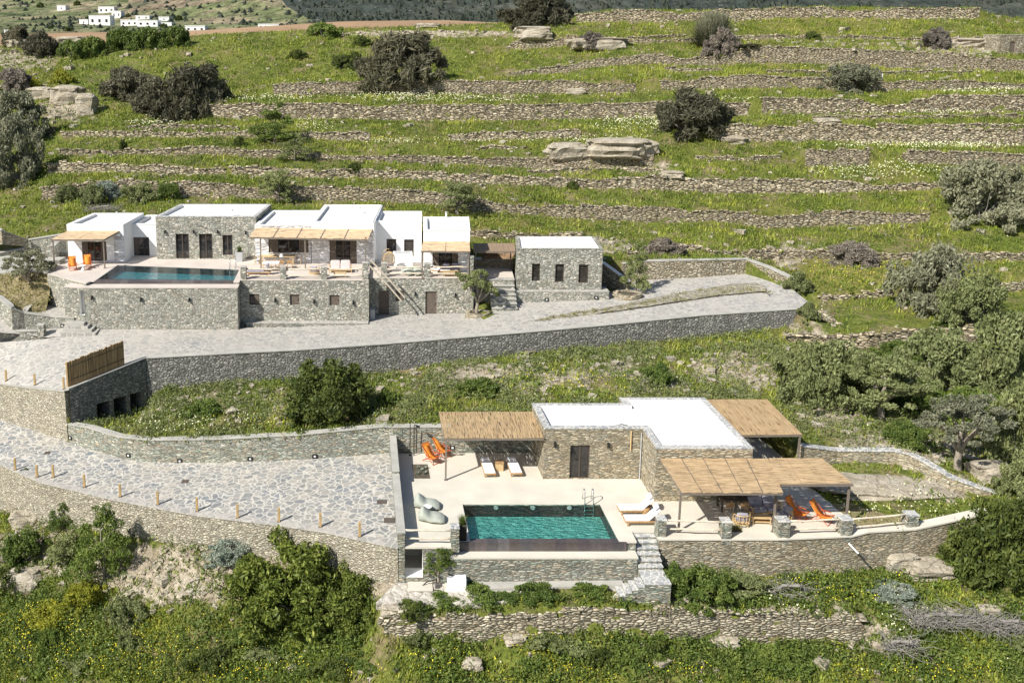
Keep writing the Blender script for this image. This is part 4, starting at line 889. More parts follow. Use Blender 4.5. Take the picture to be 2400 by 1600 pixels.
# dividing wall with a step
def divider():
    t = thing('dividing_wall', 'pale stone wall separating the driveway from the near terrace', 'wall', (.6, 50, 0))
    MB().prism([(.70, 45.0), (1.06, 45.0), (.86, 51.6), (.50, 51.6)], -2.25, .78).build('masonry', 'stone_green', t, world=True)
    MB().prism([(.50, 51.6), (.86, 51.6), (.73, 56.2), (.37, 56.2)], -.4, [.95, .95, 1.12, 1.12]).build('masonry', 'stone_green', t, world=True)
    MB().prism([(.67, 44.97), (1.09, 44.97), (.89, 51.6), (.47, 51.6)], .782, .83).build('coping', 'concrete_grey', t, world=True)
    MB().prism([(.47, 51.58), (.89, 51.58), (.76, 56.2), (.34, 56.2)], [.955, .955, 1.125, 1.125], [1.0, 1.0, 1.17, 1.17]).build('coping', 'concrete_grey', t, world=True)
divider()
def pillar(loc, sx, sy, h, label, mat, group, down=.3):
    t = thing('stone_pillar', label, 'pillar', loc, 0, group)
    mb = MB(); N = 5
    V = []; F = []
    for k in range(N+1):
        z = -down+(h+down)*k/N
        for a, b in ((-1,-1),(0,-1),(1,-1),(1,0),(1,1),(0,1),(-1,1),(-1,0)): V.append((a*sx/2+random.uniform(-.02,.02), b*sy/2+random.uniform(-.02,.02), z))
    for k in range(N):
        for i in range(8): F.append((k*8+i, k*8+(i+1)%8, k*8+8+(i+1)%8, k*8+8+i))
    F.append(tuple(N*8+i for i in range(8))); mb.add(V, F).build('shaft', mat, t)
    MB().box((0, 0, h+.035), (sx+.05, sy+.05, .06), taper=.97).build('cap', 'cap_slabs' if mat != 'stone_villa' else 'concrete_grey', t, bevel=.01)
    return t
def rail(A, Bq, z0, zs, label, group, r=.055):
    t = thing('log_railing', label, 'railing', (A[0], A[1], z0), 0, group); rr = random.Random(int(A[0]*10))
    for z in zs:
        n = 7; pts = [(A[0]+(Bq[0]-A[0])*k/(n-1)-A[0], A[1]+(Bq[1]-A[1])*k/(n-1)+rr.uniform(-.02, .02)-A[1], z+rr.uniform(-.025, .025)) for k in range(n)]
        MB().tube(pts, [r*rr.uniform(.85, 1.1) for _ in range(n)], 8).build('log', 'pale_log', t, smooth=True)
g1, g2 = 'stone pillars along the near terrace edge', 'log railings along the near terrace edge'
PIL1 = [(3.62, 45.28, .42, .5, .98), (14.45, 46.3, .45, .6, .9), (17.75, 46.1, .48, .55, .88), (20.75, 46.2, .6, .6, .88), (24.1, 46.4, .58, .6, .85), (27.85, 46.95, .62, .55, .8)]
PLAB = ['stone pillar at the left front corner of the near pool', 'stone pillar at the top of the staircase beside the near pool', 'stone pillar left of the opening with the dry planting bed', 'stone pillar below the middle post of the front pergola', 'stone pillar near the right front post of the pergola', 'last stone pillar at the far right end of the log railing']
for (x, y, sx, sy, h), l in zip(PIL1, PLAB): pillar((x, y, 0), sx, sy, h, l, 'stone_green', g1)
for a, b, l in ((None, 0, 'log railing between the dividing wall and the pool corner pillar'), (1, 2, 'log railing in front of the white loungers and first pergola post'), (3, 4, 'log railing in front of the two orange chairs under the pergola'), (4, 5, 'log railing over the grass at the far right of the terrace')):
    A = (.98, 45.3) if a is None else (PIL1[a][0]+.2, PIL1[a][1]); Bq = (PIL1[b][0]-.18, PIL1[b][1]); rail(A, Bq, 0, (.32, .78), l, g2)
# right hand front wall beyond the paving
masonry([(14.27, 45.9, -2.2, -.09), (20.4, 45.9, -2.35, -.09), (24.4, 46.15, -2.3, -.05), (25.3, 46.3, -2.2, .1), (27.9, 46.55, -2.1, .12), (31.2, 47.25, -1.6, .42), (32.6, 47.7, -1.2, .45)], 'long ochre stone retaining wall under the right part of the near terrace', 'stone_ochre', 'concrete_cream', .5, name='terrace_retaining_wall', seed=8, capz=.07)
# house
HP = [(9.35, 52.65), (15.08, 52.65), (15.12, 49.9), (20.45, 49.9), (20.2, 57.4), (14.85, 57.4), (14.9, 56.45), (9.2, 56.45)]
building('stone_villa', 'low flat roofed stone house with white roof beside the near pool', 'house', HP, 0, 3.15, 'stone_ochre', 'cap_slabs', ops={0: [((1337,1043,1382,1121), 'two')]}, capw=.38, lamps=((1300,1040), (1425,1041)))
vb = bpy.data.objects['stone_villa']
MB().tube([(14.4, 52.6, 3.0), (14.4, 52.58, 1.8)], .04, 6).build('wooden_spout', 'light_wood', vb, world=True)
MB().tube([(15.0, 52.55, 0), (15.0, 52.57, 2.9)], .035, 8).build('downpipe', 'grey_paint', vb, world=True)
MB().tube([(13.9+.22*math.cos(a*.7), 53.35+.13*math.sin(a*.7), 2.97+.01*a) for a in range(12)]+[(14.6, 53.3, 3.0), (14.9, 53.2, 3.02), (15.1, 53.4, 3.0)], .022, 6).build('cable_coil', 'lamp_black').__setitem__('label', 'black coil of cable lying on the white roof of the near house'); bpy.data.objects['cable_coil']['category'] = 'cable'
pergola('thatched_pergola', 'thatched pergola left of the near house, over two white loungers', (3.5, 52.45, 2.62), (9.3, 52.5, 2.62), (9.2, 56.3, 2.66), (3.4, 56.3, 2.66), [(3.62, 52.5)], 0, 'reed_across', 1)
pergola('thatched_pergola', 'wide thatched pergola in front of the near house, stepped towards the pool', (15.35, 45.95, 2.5), (20.55, 45.95, 2.5), (21.3, 49.85, 2.56), (15.3, 49.85, 2.56), [(15.5, 46.6), (20.45, 46.55)], 0, 'reed_along', 5, beams=5)
pw = bpy.data.objects['thatched_pergola.001']
def ext():
    t = pw; c = [(20.58, 46.9, 2.49), (24.6, 47.05, 2.49), (24.3, 49.85, 2.56), (21.33, 49.85, 2.56)]
    for k in range(3):
        u0, u1 = k/3+.004, (k+1)/3-.004; L = lambda u, v: tuple((c[0][i]*(1-u)+c[1][i]*u)*(1-v)+(c[3][i]*(1-u)+c[2][i]*u)*v for i in range(3))
        q = [L(u0, 0), L(u1, 0), L(u1, 1), L(u0, 1)]; MB().prism([(p[0], p[1]) for p in q], [p[2] for p in q], [p[2]+.05 for p in q]).build('reed_mat', 'reed_along', t, world=True)
    MB().box((22.6, 46.98, 2.42), (4.1, .09, .13)).build('roof_frame', 'frame_metal', t, world=True); MB().box((24.45, 48.5, 2.44), (.09, 2.9, .12)).build('roof_frame', 'frame_metal', t, world=True)
    for x in (21.8, 23.2): MB().box((x, 48.5, 2.44), (.07, 2.7, .1)).build('roof_frame', 'frame_metal', t, world=True)
    MB().box((24.55, 47.15, 1.2), (.1, .1, 2.42)).build('post', 'frame_metal', t, world=True)
ext()
pergola('thatched_pergola', 'thatched pergola behind the near house on its right side', (20.75, 52.8, 2.66), (24.5, 52.9, 2.66), (24.5, 58.2, 2.72), (20.6, 58.2, 2.72), [(24.4, 52.98), (24.4, 58.1)], 0, 'reed_across', 1)
MB().prism([(25.2, 47.0), (29.5, 47.3), (31.5, 48.3), (30, 49.6), (24.95, 49.5)], -.2, [.02, .02, .05, .1, .05]).build('terrace_soil', 'bank').__setitem__('kind', 'structure')
# rock outcrop inside the garden wall
def rock(cx, cy, cz, sx, sy, sz, label, seed=0, name='boulder', mat='rock', rz=0., group=None, flat=.5):
    n, m = 18, 30; V = []; F = []; rr = np.random.default_rng(seed)
    for i in range(n+1):
        a = -math.pi/2+math.pi*i/n
        for k in range(m):
            b = 2*math.pi*k/m; u = np.array([math.cos(a)*math.cos(b), math.cos(a)*math.sin(b), math.sin(a)])
            q = np.sign(u)*np.abs(u)**flat; d = 1+.42*float(fbm(u[0]*1.6+seed*3.1, u[1]*1.6+u[2]*2.2, seed, 4))*2
            lay = .05*math.sin(q[2]*9+seed+u[0]*2)
            V.append((q[0]*d*(1+lay)*sx/2, q[1]*d*(1+lay)*sy/2, q[2]*(1+.12*float(fbm(u[0]*3, u[1]*3, seed+9)))*sz/2))
    for i in range(n):
        for k in range(m): F.append((i*m+k, i*m+(k+1) % m, (i+1)*m+(k+1) % m, (i+1)*m+k))
    o = mesh_obj(name, V, F, mat); o.location = (cx, cy, cz); o.rotation_euler = (0, 0, rz); tag(o, label, 'rock', group); return o
rock(28.6, 51.0, .15, 6.6, 2.6, 1.0, 'big flat ochre rock outcrop enclosed by the curving garden wall', 3, 'rock_outcrop', rz=-.12)
rock(26.2, 51.7, .2, 3.0, 1.6, .7, 'smaller rock slab left of the outcrop inside the garden wall', 5, 'rock_outcrop', rz=.1)
# ================= upper villa ==========================================
ZT, ZR = 6.2, 5.85
POOL2 = [(-23.3, 75.55), (-12.05, 75.15), (-12.15, 78.75), (-22.9, 80.4)]
LEFTP = [(-27.95, 77.4), (-25.25, 75.2), (-23.75, 74.2), (-23.6, 74.75), (-23.3, 74.75), (-22.9, 80.4), (-12.15, 78.75), (-12.05, 74.65), (-11.62, 74.62), (-11.62, 75.2), (-1.25, 75.2), (-1.25, 90), (-28.6, 90)]
def upper_terrace():
    t = platform('upper_terrace', 'screeded terrace of the upper villa with stone front wall and small shuttered windows', LEFTP, 2.0, ZT, 'stone_villa', 'deck_screed',
        ops={9: [((584,689,608,714), 'half'), ((679,690,702,715), 'plank'), ((772,691,796,716), 'plank')]}, skip=(4, 5, 6, 10), lamps=((9,645,702), (9,736,706), (9,828,708)))
    MB().prism([(-1.25, 77.3), (-1.25, 75.2), (-1.22, 75.2), (-1.22, 77.3)][::-1], 2, ZT).build('masonry', 'stone_villa', t, world=True)
upper_terrace()
platform('terrace_plinth', 'low stone bench running along the foot of the upper terrace wall', [(-11.1, 74.55), (-1.3, 74.55), (-1.3, 75.18), (-11.1, 75.18)], 1.9, 2.78, 'stone_villa', 'road_paving', cat='plinth')
platform('pool_bastion', 'massive stone wall carrying the upper pool', [(-23.75, 73.65), (-11.62, 73.65), (-11.62, 75.3), (-23.6, 75.3)], 1.9, 5.98, 'stone_villa', 'deck_screed', cat='terrace wall', lamps=((0,216,697), (0,331,701), (0,444,702)), skip=(3,))
pool('swimming_pool', 'far dark blue infinity pool in front of the upper stone house', POOL2, ZT, .6, 'pool_floor_deep', 'water_deep', 5.985, (-23.55, -11.8, 74.75))
platform('upper_terrace_wing', 'right wing of the upper terrace with stone wall, brown door and window', [(-1.22, 77.3), (7.45, 77.3), (7.45, 90), (-1.22, 90)], 1.9, ZR, 'stone_villa', 'deck_screed',
    ops={0: [((887,681,912,738), 'plank'), ((928,682,947,706), 'half'), ((997,683,1024,743), 'plank')]}, lamps=((0,973,688), (0,1067,691)))
# corner bastion at the left
platform('corner_bastion', 'stone corner block left of the upper pool with a tall white doorway', [(-25.45, 73.9), (-23.78, 73.66), (-23.78, 74.7), (-25.3, 75.15)], 2.2, 5.97, 'stone_villa', 'deck_screed', ops={0: [((185,680,207,738), 'open')]}, cat='bastion', rev='white_plaster')
MB().prism([(-25.1, 73.7), (-23.8, 73.7), (-23.8, 74.5), (-25.1, 74.5)], 2.2, 3.24).build('door_threshold', 'concrete_grey').__setitem__('kind', 'structure')
Bd = MB().box((-24.5, 74.22, 4.2), (1.3, .06, 3.4)); o = Bd.build('passage_wall', 'white_plaster'); tag(o, 'whitewashed passage wall inside the tall doorway left of the upper pool', 'wall')
gW = 'houses of the upper villa'
building('white_house', 'leftmost white cubic house of the upper villa with orange chairs at its door', 'house', [(-27.45, 81.4), (-22.55, 81.4), (-22.1, 86.8), (-26.7, 86.8)], ZT, 9.5, 'white_plaster', 'white_plaster', group=gW, ops={0: [((191,566,250,612), 'wide')]}, rev='white_plaster')
o = MB().box((-23.0, 81.36, 7.4), (.85, .06, 2.3)).build('whitewashed_panel', 'stone_white', bpy.data.objects['white_house'], world=True)
building('white_house', 'low recessed white house between the leftmost white house and the upper stone house', 'house', [(-22.4, 83.6), (-19.5, 83.6), (-19.3, 88), (-22.1, 88)], ZT, 9.1, 'white_plaster', 'white_plaster', group=gW, ops={0: [((312,556,350,600), 'left')]})
building('stone_house', 'grey green stone house with three dark openings behind the upper pool', 'house', [(-20.0, 82.5), (-11.2, 82.5), (-10.6, 88.7), (-19.1, 88.7)], ZT, 10.0, 'stone_villa', 'cap_slabs', group=gW, ops={0: [((411,548,443,606), 'two'), ((466,548,498,606), 'two'), ((521,551,545,598), 'two')]}, lamps=((387,543), (454,543), (510,543), (576,545)), capw=.3)
building('white_house', 'lower white section beside the upper stone house, behind the dining table', 'house', [(-11.1, 80.85), (-6.3, 80.85), (-5.9, 87.9), (-10.5, 87.9)], ZT, 9.55, 'stone_white', 'white_plaster', group=gW, ops={0: [((629,554,723,592), 'wide', 1)]}, skip=(1,))
building('white_house', 'tallest white house block of the upper villa with brown double door', 'house', [(-6.25, 80.75), (-.98, 80.75), (-.25, 89.2), (-5.6, 89.2)], ZT, 9.85, 'stone_white', 'white_plaster', group=gW, ops={0: [((772,558,836,618), 'wide')]})
th = bpy.data.objects['white_house.003']
MB().prism([(-6.27, 80.62), (-.96, 80.62), (-.96, 80.74), (-6.27, 80.74)], 9.0, 9.83).build('render_band', 'white_plaster', th, world=True)
MB().prism([(-.97, 80.62), (-.86, 80.62), (-.12, 89.25), (-.25, 89.25)], ZT, 9.83).build('render_side', 'white_plaster', th, world=True)
building('white_house', 'recessed white link house with two grey windows above the hanging egg chair', 'house', [(-.75, 82.6), (3.3, 82.6), (3.5, 87.5), (-.45, 87.5)], ZR, 9.55, 'white_plaster', 'white_plaster', group=gW, ops={0: [((906,560,929,591), 'one'), ((947,561,970,601), 'slat')]}, capw=.3)
building('white_house', 'rightmost white house of the upper villa with its own small thatched pergola', 'house', [(3.32, 79.2), (7.25, 79.2), (7.65, 85.2), (3.55, 85.2)], ZR, 9.45, 'white_plaster', 'white_plaster', group=gW, ops={0: [((1014,579,1075,626), 'wide')]})
o = MB().box((6.75, 79.16, 7.0), (.95, .06, 2.3)).build('whitewashed_panel', 'stone_white', bpy.data.objects['white_house.005'], world=True)
building('guest_house', 'small detached stone guest house with three tall narrow windows', 'house', [(11.15, 78.5), (18.35, 78.5), (18.7, 83.6), (11.7, 83.6)], 4.4, 8.0, 'stone_villa', 'stone_villa', capw=.3, group=gW, ops={0: [((1247,618,1266,659), 'one'), ((1302,619,1322,661), 'one'), ((1357,620,1379,663), 'slat')]}, zr=.12)
platform('guest_house_plinth', 'stone plinth under the detached guest house', [(11.0, 78.0), (18.9, 78.0), (18.9, 79.5), (11.0, 79.5)], 3.0, 4.48, 'stone_villa', 'road_paving', cat='plinth')
# small white shower wall and bench
t = thing('shower_screen', 'low white screen wall behind the hanging egg chair', 'screen wall', (1.5, 80.6, ZR)); MB().prism([(.8, 80.4), (2.45, 80.4), (2.45, 81.7), (.8, 81.7)], ZR, ZR+1.25).build('screen', 'white_plaster', t, world=True); MB().prism([(.95, 80.55), (2.3, 80.55), (2.3, 81.55), (.95, 81.55)], ZR+1.252, ZR+1.27).build('basin', 'grey_paint', t, world=True)
pergola('thatched_pergola', 'pale thatched pergola of the leftmost white house', (-28.0, 79.0, 8.72), (-23.55, 79.0, 8.72), (-22.9, 81.38, 8.95), (-27.4, 81.38, 8.95), [(-27.9, 79.1), (-23.65, 79.1)], ZT, 'reed_pale', 2)
pergola('thatched_pergola', 'long thatched pergola over the dining table of the upper villa', (-11.3, 78.9, 8.95), (-1.35, 78.9, 8.75), (-1.0, 80.6, 9.25), (-11.0, 80.8, 9.35), [(-10.4, 79.0), (-6.65, 79.0), (-1.55, 79.0)], ZT, 'reed_pale', 5, beams=5)
pergola('thatched_pergola', 'small thatched pergola of the rightmost white house', (3.05, 77.2, 8.15), (7.1, 77.2, 8.1), (7.2, 79.15, 8.5), (3.3, 79.15, 8.5), [(3.2, 77.3), (7.0, 77.3)], ZR, 'reed_pale', 2, beams=2)
pergola('thatched_carport', 'brown thatched carport between the upper villa and the guest house', (7.7, 80.5, 7.35), (11.3, 80.5, 7.35), (11.5, 83.0, 7.5), (7.9, 83.0, 7.5), [(7.9, 80.6), (11.2, 82.8)], 5.2, 'reed_old', 1, cat='carport')
# court, steps between the villa and the guest house
MB().prism([(7.47, 79.2), (11.1, 79.2), (11.6, 87.5), (7.47, 87.5)], 3, 5.2).build('courtyard_floor', 'deck_screed').__setitem__('kind', 'structure')
masonry([(7.8, 83.4, 5.0, 5.9), (11.55, 83.4, 5.0, 5.9)], 'low shaded wall behind the carport', 'stone_ochre', None, .4, seed=12)
rock(10.4, 85.3, 5.6, 3.0, 2.0, 1.9, 'brown earthen bank in the shade under the carport', 14, 'earth_bank', 'red_soil')
platform('court_wall', 'short pale stone wall below the carport, above the garden steps', [(7.5, 78.6), (11.0, 78.6), (11.0, 79.3), (7.5, 79.3)], 3.0, 5.35, 'stone_villa', 'road_paving', cat='wall')
t = thing('garden_steps', 'flight of pale stone steps left of the guest house', 'stairs', (10, 77, 3))
for k in range(7):
    y1 = 78.58-k*.42; z = 4.95-k*.27; MB().prism([(8.9, y1-.42), (10.95, y1-.42), (10.95, y1), (8.9, y1)], 2.6, z-.06).build('step', 'stone_villa', t, world=True); MB().prism([(8.87, y1-.49), (10.98, y1-.49), (10.98, y1-.001), (8.87, y1-.001)], z-.059, z).build('tread', 'concrete_grey', t, world=True)
g3, g4 = 'stone pillars along the upper terrace edge', 'log railings along the upper terrace edge'
PIL2 = [(-11.35, 75.45, .45, .45, 1.0, ZT), (-8.15, 75.45, .48, .45, 1.0, ZT), (-4.85, 75.45, .48, .45, 1.0, ZT), (-1.5, 75.45, .5, .45, 1.35, ZT), (.02, 77.55, .48, .45, 1.15, ZR), (3.6, 77.55, .5, .45, 1.1, ZR), (7.2, 77.55, .45, .45, 1.75, ZR)]
PL2 = ['stone pillar at the right end of the upper pool', 'stone pillar in front of the upper dining table, right of the lounger', 'stone pillar on the upper terrace edge between the slatted armchair and the sofa', 'stone pillar at the top of the diagonal log handrail', 'stone pillar on the upper terrace edge in front of the hanging egg chair', 'stone pillar on the upper terrace edge between the sage beanbags and the rightmost house', 'tall stone pillar at the right end of the upper terrace']
for p, l in zip(PIL2, PL2): pillar((p[0], p[1], p[5]), p[2], p[3], p[4], l, 'stone_villa', g3)
for a, b, l in ((0, 1, 'log railing in front of the lounger on the upper terrace'), (1, 2, 'log railing in front of the slatted armchair on the upper terrace'), (2, 3, 'log railing in front of the pink cushioned sofa'), (4, 5, 'log railing in front of the upper sage beanbags'), (5, 6, 'log railing in front of the rightmost house, behind the olive in its planter')):
    rail((PIL2[a][0]+.2, PIL2[a][1]), (PIL2[b][0]-.2, PIL2[b][1]), PIL2[a][5], (.3, .85), l, g4, .06)
t = thing('diagonal_handrail', 'pair of grey logs sloping down from the upper terrace before the brown door', 'handrail', (-1.2, 76, 7.4)); 
for dx, dz in ((0, 0), (.25, .28)):
    MB().tube([(-1.3+dx, 75.35, 7.5+dz), (.3+dx, 75.6, 5.7+dz), (1.45+dx, 75.8, 4.35+dz-.1)], [.08, .075, .065], 8).build('log', 'pale_log', t, world=True)
def outer_steps():
    t = thing('shaded_steps', 'shaded stone steps descending against the wall below the diagonal handrail', 'stairs', (0, 76.3, 2.2))
    for k in range(9):
        x0 = -1.2+k*.3; MB().prism([(x0, 76.2), (x0+.3, 76.2), (x0+.3, 76.78), (x0, 76.78)], 2.2, 5.2-k*.3).build('step', 'stone_villa', t, world=True)
# air conditioner by the shaded corner
t = thing('air_conditioner', 'grey air conditioning unit standing in the shaded corner below the diagonal handrail', 'air conditioner', (-.95, 76.3, 2.55)); MB().box((0, 0, .5), (.4, .75, .9)).build('casing', 'grey_paint', t, bevel=.03)
MB().tube([(-.21, 0, .5), (-.23, 0, .5)], .3, 20).build('fan_grille', 'iron', t); MB().box((.21, 0, .5), (.02, .55, .6)).build('vent', 'iron', t)
# round stone planter with olive
def ring(c, r, h, label, mat='stone_ochre'):
    t = thing('stone_planter', label, 'planter', c); n = 22; mb = MB(); V = []; F = []
    for k in range(n):
        a = 2*math.pi*k/n
        for rr_, z in ((r+.04, -.6), (r, h), (r-.3, h), (r-.3, -.1)): q = rr_+random.uniform(-.05, .05); V.append((q*math.cos(a), q*math.sin(a)*.8, z+random.uniform(-.04, .04)))
    for k in range(n):
        for j in range(3): a = k*4+j; b = ((k+1) % n)*4+j; F.append((a, b, b+1, a+1))
    mb.add(V, F).build('rim', mat, t); MB().lathe((0, 0, -.2), [(r-.25, 0), (r-.25, h+.1)], 18).build('soil_bed', 'soil', t)
ring(P(1121,741,2.95), 1.05, .35, 'half round rubble planter holding an olive, right end of the upper terrace wall')
ring((20.6, 78.6, 3.9), 1.2, .3, 'rubble planter bed with an olive tree right of the guest house', 'stone_ochre')
masonry([(19.2, 82.5, 3.6, 5.9), (21.2, 80.6, 3.6, 4.6)], 'small white topped stone wall in the shade right of the guest house', 'stone_pale', 'white_plaster', .35, seed=20)
masonry([(21.4, 83.6, 3.9, 5.5), (22.7, 83.8, 4.0, 5.65)]+[Bz(1566,653,4.2,611), Bz(1641,651,4.3,610), Bz(1746,641,4.55,608), Bz(1800,652,4.6,628), Bz(1860,672,4.45,656)], 'curved stone retaining wall behind the end of the upper road', 'stone_pale', 'concrete_grey', .5, name='road_end_wall', seed=21)
# left garden of the upper villa
masonry([(-29.0, 81.5, 6.2, 7.6), (-29.4, 85.6, 6.0, 7.75)][::-1], 'short end wall behind the stone bench', 'stone_villa', 'concrete_grey', .4, seed=30)
masonry([Bz(66,593,6.0,563), (-28.4, 86.0, 6.1, 7.85), (-27.2, 86.4, 6.1, 8.0)], 'dark shaded stone wall left of the leftmost white house', 'stone_villa', 'concrete_grey', .4, seed=31)
masonry([Bz(-80,612,5.7,606), Bz(0,603,5.9,593), Bz(64,594,6.0,581)], 'low curved stone wall at the left edge level with the white houses', 'stone_villa', 'concrete_grey', .4, seed=32)
masonry([(-44, 89.5, 7.0, 8.8), Bz(5,560,7.8,540), Bz(66,566,7.2,562)], 'sloping stone wall above the ochre bank at the left edge', 'stone_ochre', 'concrete_grey', .4, seed=33)
MB().prism([(-48, 78.6), (-34, 78.6), (-31, 78.8), (-28.0, 78.2), (-28.05, 90), (-40, 86), (-48, 85)], 4.5, [5.7, 5.75, 5.95, 6.15, 6.15, 5.9, 5.7]).build('garden_paving', 'concrete_grey').__setitem__('kind', 'structure')
platform('stone_bench', 'built in stone bench beside the leftmost white house', [(-29.9, 82.9), (-27.3, 82.9), (-27.3, 83.8), (-29.9, 83.8)], 6.1, 6.75, 'stone_villa', 'concrete_grey', cat='bench')
platform('stone_table', 'low square stone table in front of the built in bench', [(-29.6, 80.4), (-27.9, 80.4), (-27.8, 81.6), (-29.5, 81.6)], 6.1, 6.6, 'stone_villa', 'concrete_grey', cat='table')
bk = [(-46, 77, 5.2), (-31.2, 75.6, 4.55), (-29.7, 74.2, 4.05), (-28.8, 74.5, 3.6), (-27.6, 75.5, 3.3)]; bt = [(-48, 78.7, 5.6), (-34, 78.7, 5.7), (-31, 78.9, 5.9), (-27.7, 78.0, 6.0)]
def lerprow(f, n=26):
    A = resample(bk, 1); C = resample(bt, 1); g = lambda A, u: np.array([np.interp(u*(len(A)-1), range(len(A)), A[:, i]) for i in range(3)])
    r = []
    for i in range(n):
        p = g(A, i/(n-1))*(1-f)+g(C, i/(n-1))*f; r.append((p[0], p[1], p[2]+(.55*float(fbm(p[0]*1.1, p[1]*1.1+f*3, 77)) if 0 < f < 1 else 0)))
    return r
sheet('ochre_bank', [lerprow(k/14, 44) for k in range(15)], 'bank')
masonry([P(-90,850,.0)[:2]+(-1.2, 1.0), Bz(-60,706,3.9,672), Bz(0,742,3.2,698), Bz(30,768,2.7,722), Bz(59,775,2.3,734), Bz(120,768,2.45,742), Bz(176,772,2.5,745)][1:], 'curved stone retaining wall left of the entrance platform', 'stone_villa', 'concrete_grey', .4, seed=34)
plf = [P(62,739,3.45), P(172,740,3.45), P(176,716,3.45), P(104,714,3.45)]
MB().prism([(p[0], p[1]) for p in plf], 2, 3.5).build('entrance_platform', 'road_paving').__setitem__('kind', 'structure')
masonry([(plf[0][0], plf[0][1], 3.4, 3.75), (plf[3][0]-.2, plf[3][1]+.6, 3.5, 4.65)], 'sloping parapet with dark inner side left of the entrance platform', 'stone_villa', 'concrete_grey', .4, seed=35)
t = thing('entrance_steps', 'short flight of stone steps below the tall white doorway', 'stairs', (-24.5, 73, 2.5))
for k in range(4):
    xr = -23.75+k*.36; yf = 73.05-k*.22; MB().prism([(-25.25-k*.05, yf), (xr, yf), (xr, 73.63-k*.002), (-25.25-k*.05, 73.63-k*.002)], 1.8-k*.001, 3.22-k*.2).build('step', 'road_paving' if k % 2 else 'concrete_grey', t, world=True)
masonry([Bz(-60,800,1.2,785), Bz(0,793,1.75,776), Bz(60,792,1.95,776), Bz(104,786,2.15,776)], 'low stone parapet with two pillars at the left edge of the upper road', 'stone_villa', 'concrete_grey', .35, seed=36)
pillar(P(12,773,2.1), .5, .5, 1.0, 'left dark pillar of the low road parapet at the left edge', 'stone_villa', 'parapet pillars'); pillar(P(98,788,2.15), .55, .55, .95, 'right dark pillar of the low road parapet at the left edge', 'stone_villa', 'parapet pillars')
# small niche lights in the walls
def niche(px, py, A, Bq, label):
    f = Face(A, Bq); s, z = PW(px, py, f.A, f.B); t = thing('niche_light', label, 'wall light', f.w(s, 0, z), 0, 'small square niche lights in the walls')
    for (w_, h_, o0, o1, m_, nm) in ((.34, .26, .045, .075, 'lamp_black', 'frame'), (.12, .1, .075, .085, 'white_plaster', 'lens')):
        mb = MB(); f.box(mb, s-w_/2, s+w_/2, o0, o1, z-h_/2, z+h_/2); mb.build(nm, m_, t, world=True)
cw = [tuple(p) for p in MIDC]+[(9.25, 56.35, -.3, 1.7)]
for px, py, i, lab in ((166,1025,0,'first'),(302,1066,2,'second'),(422,1079,3,'third'),(587,1074,4,'fourth'),(738,1068,5,'fifth'),(1061,1048,6,'sixth')):
    niche(px, py, cw[i], cw[min(i+1, len(cw)-1)], '%s black niche light from the left along the curved wall behind the driveway' % lab)
niche(147, 763, Bz(120,768,2.45,742), Bz(176,772,2.5,745), 'black niche light in the wall below the entrance platform'); niche(1281, 702, (11.0, 78.0), (18.9, 78.0), 'left niche light in the guest house plinth'); niche(1397, 697, (11.0, 78.0), (18.9, 78.0), 'right niche light in the guest house plinth')
# village across the valley
def vhouse(px0, py0, px1, py1, Y, label, wn=3):
    Y = hit_far((px0+px1)/2, py1)
    a = PY(px0, py1, Y); b = PY(px1, py0, Y); x0, x1, z0, z1 = a[0], b[0], a[2], b[2]; t = thing('village_house', label, 'house', ((x0+x1)/2, Y, z0), 0, 'white houses of the distant village')
    w_ = x1-x0; MB().prism([(x0, Y), (x1, Y), (x1, Y+7), (x0, Y+7)], z0-6, z1-.02).build('wall', 'white_plaster', t, world=True)
    MB().prism([(x0-.1, Y-.1), (x1+.1, Y-.1), (x1+.1, Y+7.1), (x0-.1, Y+7.1)], z1, z1+.25).build('roof', 'white_plaster', t, world=True)
    h = z1-z0
    for k in range(wn): x = x0+w_*(k+.5)/wn; MB().box((x, Y-.03, z0+h*.5), (w_*.1, .1, h*.32)).build('window', 'dark_glass', t, world=True)
for a in ((134,14,153,26,470,'lone tiny white hut left of the distant village',1),(231,17,267,32,455,'upper white house of the distant village with three windows',3),(262,27,283,43,450,'narrow white house stepping down right of the upper village house',2),(209,38,257,60,440,'lower left white house of the distant village',3),
          (283,48,322,62,432,'white village house in the low row, left part',3),(322,49,369,63,430,'white village house in the low row, right part',3),(434,62,480,75,400,'long low white house right of the distant village',3),(605,58,653,68,400,'farthest right low white house of the valley',4),(10,72,44,82,380,'small white house at the left edge of the valley',2),(372,41,396,50,430,'small white shed above the right end of the low village row',1),(318,38,350,46,440,'white house half hidden behind the low village row',2),(186,47,206,58,440,'small white annex left of the lower left village house',1),(378,54,402,62,430,'last small white house at the right end of the low village row',1),(41,84,78,93,340,'flat white house at the left edge in front of the others',2)): vhouse(*a)

loft([P(-60,772,2.9), P(0,780,2.5), P(60,784,2.2), P(110,792,2.14), P(180,784,2.42)], [P(-60,700,3.9), P(0,740,3.18), P(30,767,2.68), P(59,774,2.3), P(180,768,2.52)], 30, 5, 'entrance_ramp', 'road_paving', .03)
# small roof fittings
for X, Y, Z, l in ((-13.5, 84, 9.78, 'small vent pipe on the upper stone house roof'), (-2.2, 86, 9.63, 'small vent pipe on the tallest white roof'), (5.6, 84.9, 9.4, 'thin white aerial mast behind the rightmost white roof'), (-24.2, 85.5, 9.28, 'small vent on the leftmost white roof')):
    t = thing('roof_vent', l, 'vent', (X, Y, Z)); MB().tube([(0, 0, 0), (0, 0, .55)], .07, 10).build('pipe', 'white_plaster', t); MB().lathe((0, 0, .53), [(.12, 0), (.12, .04), (.02, .1)], 10).build('cowl', 'grey_paint', t)

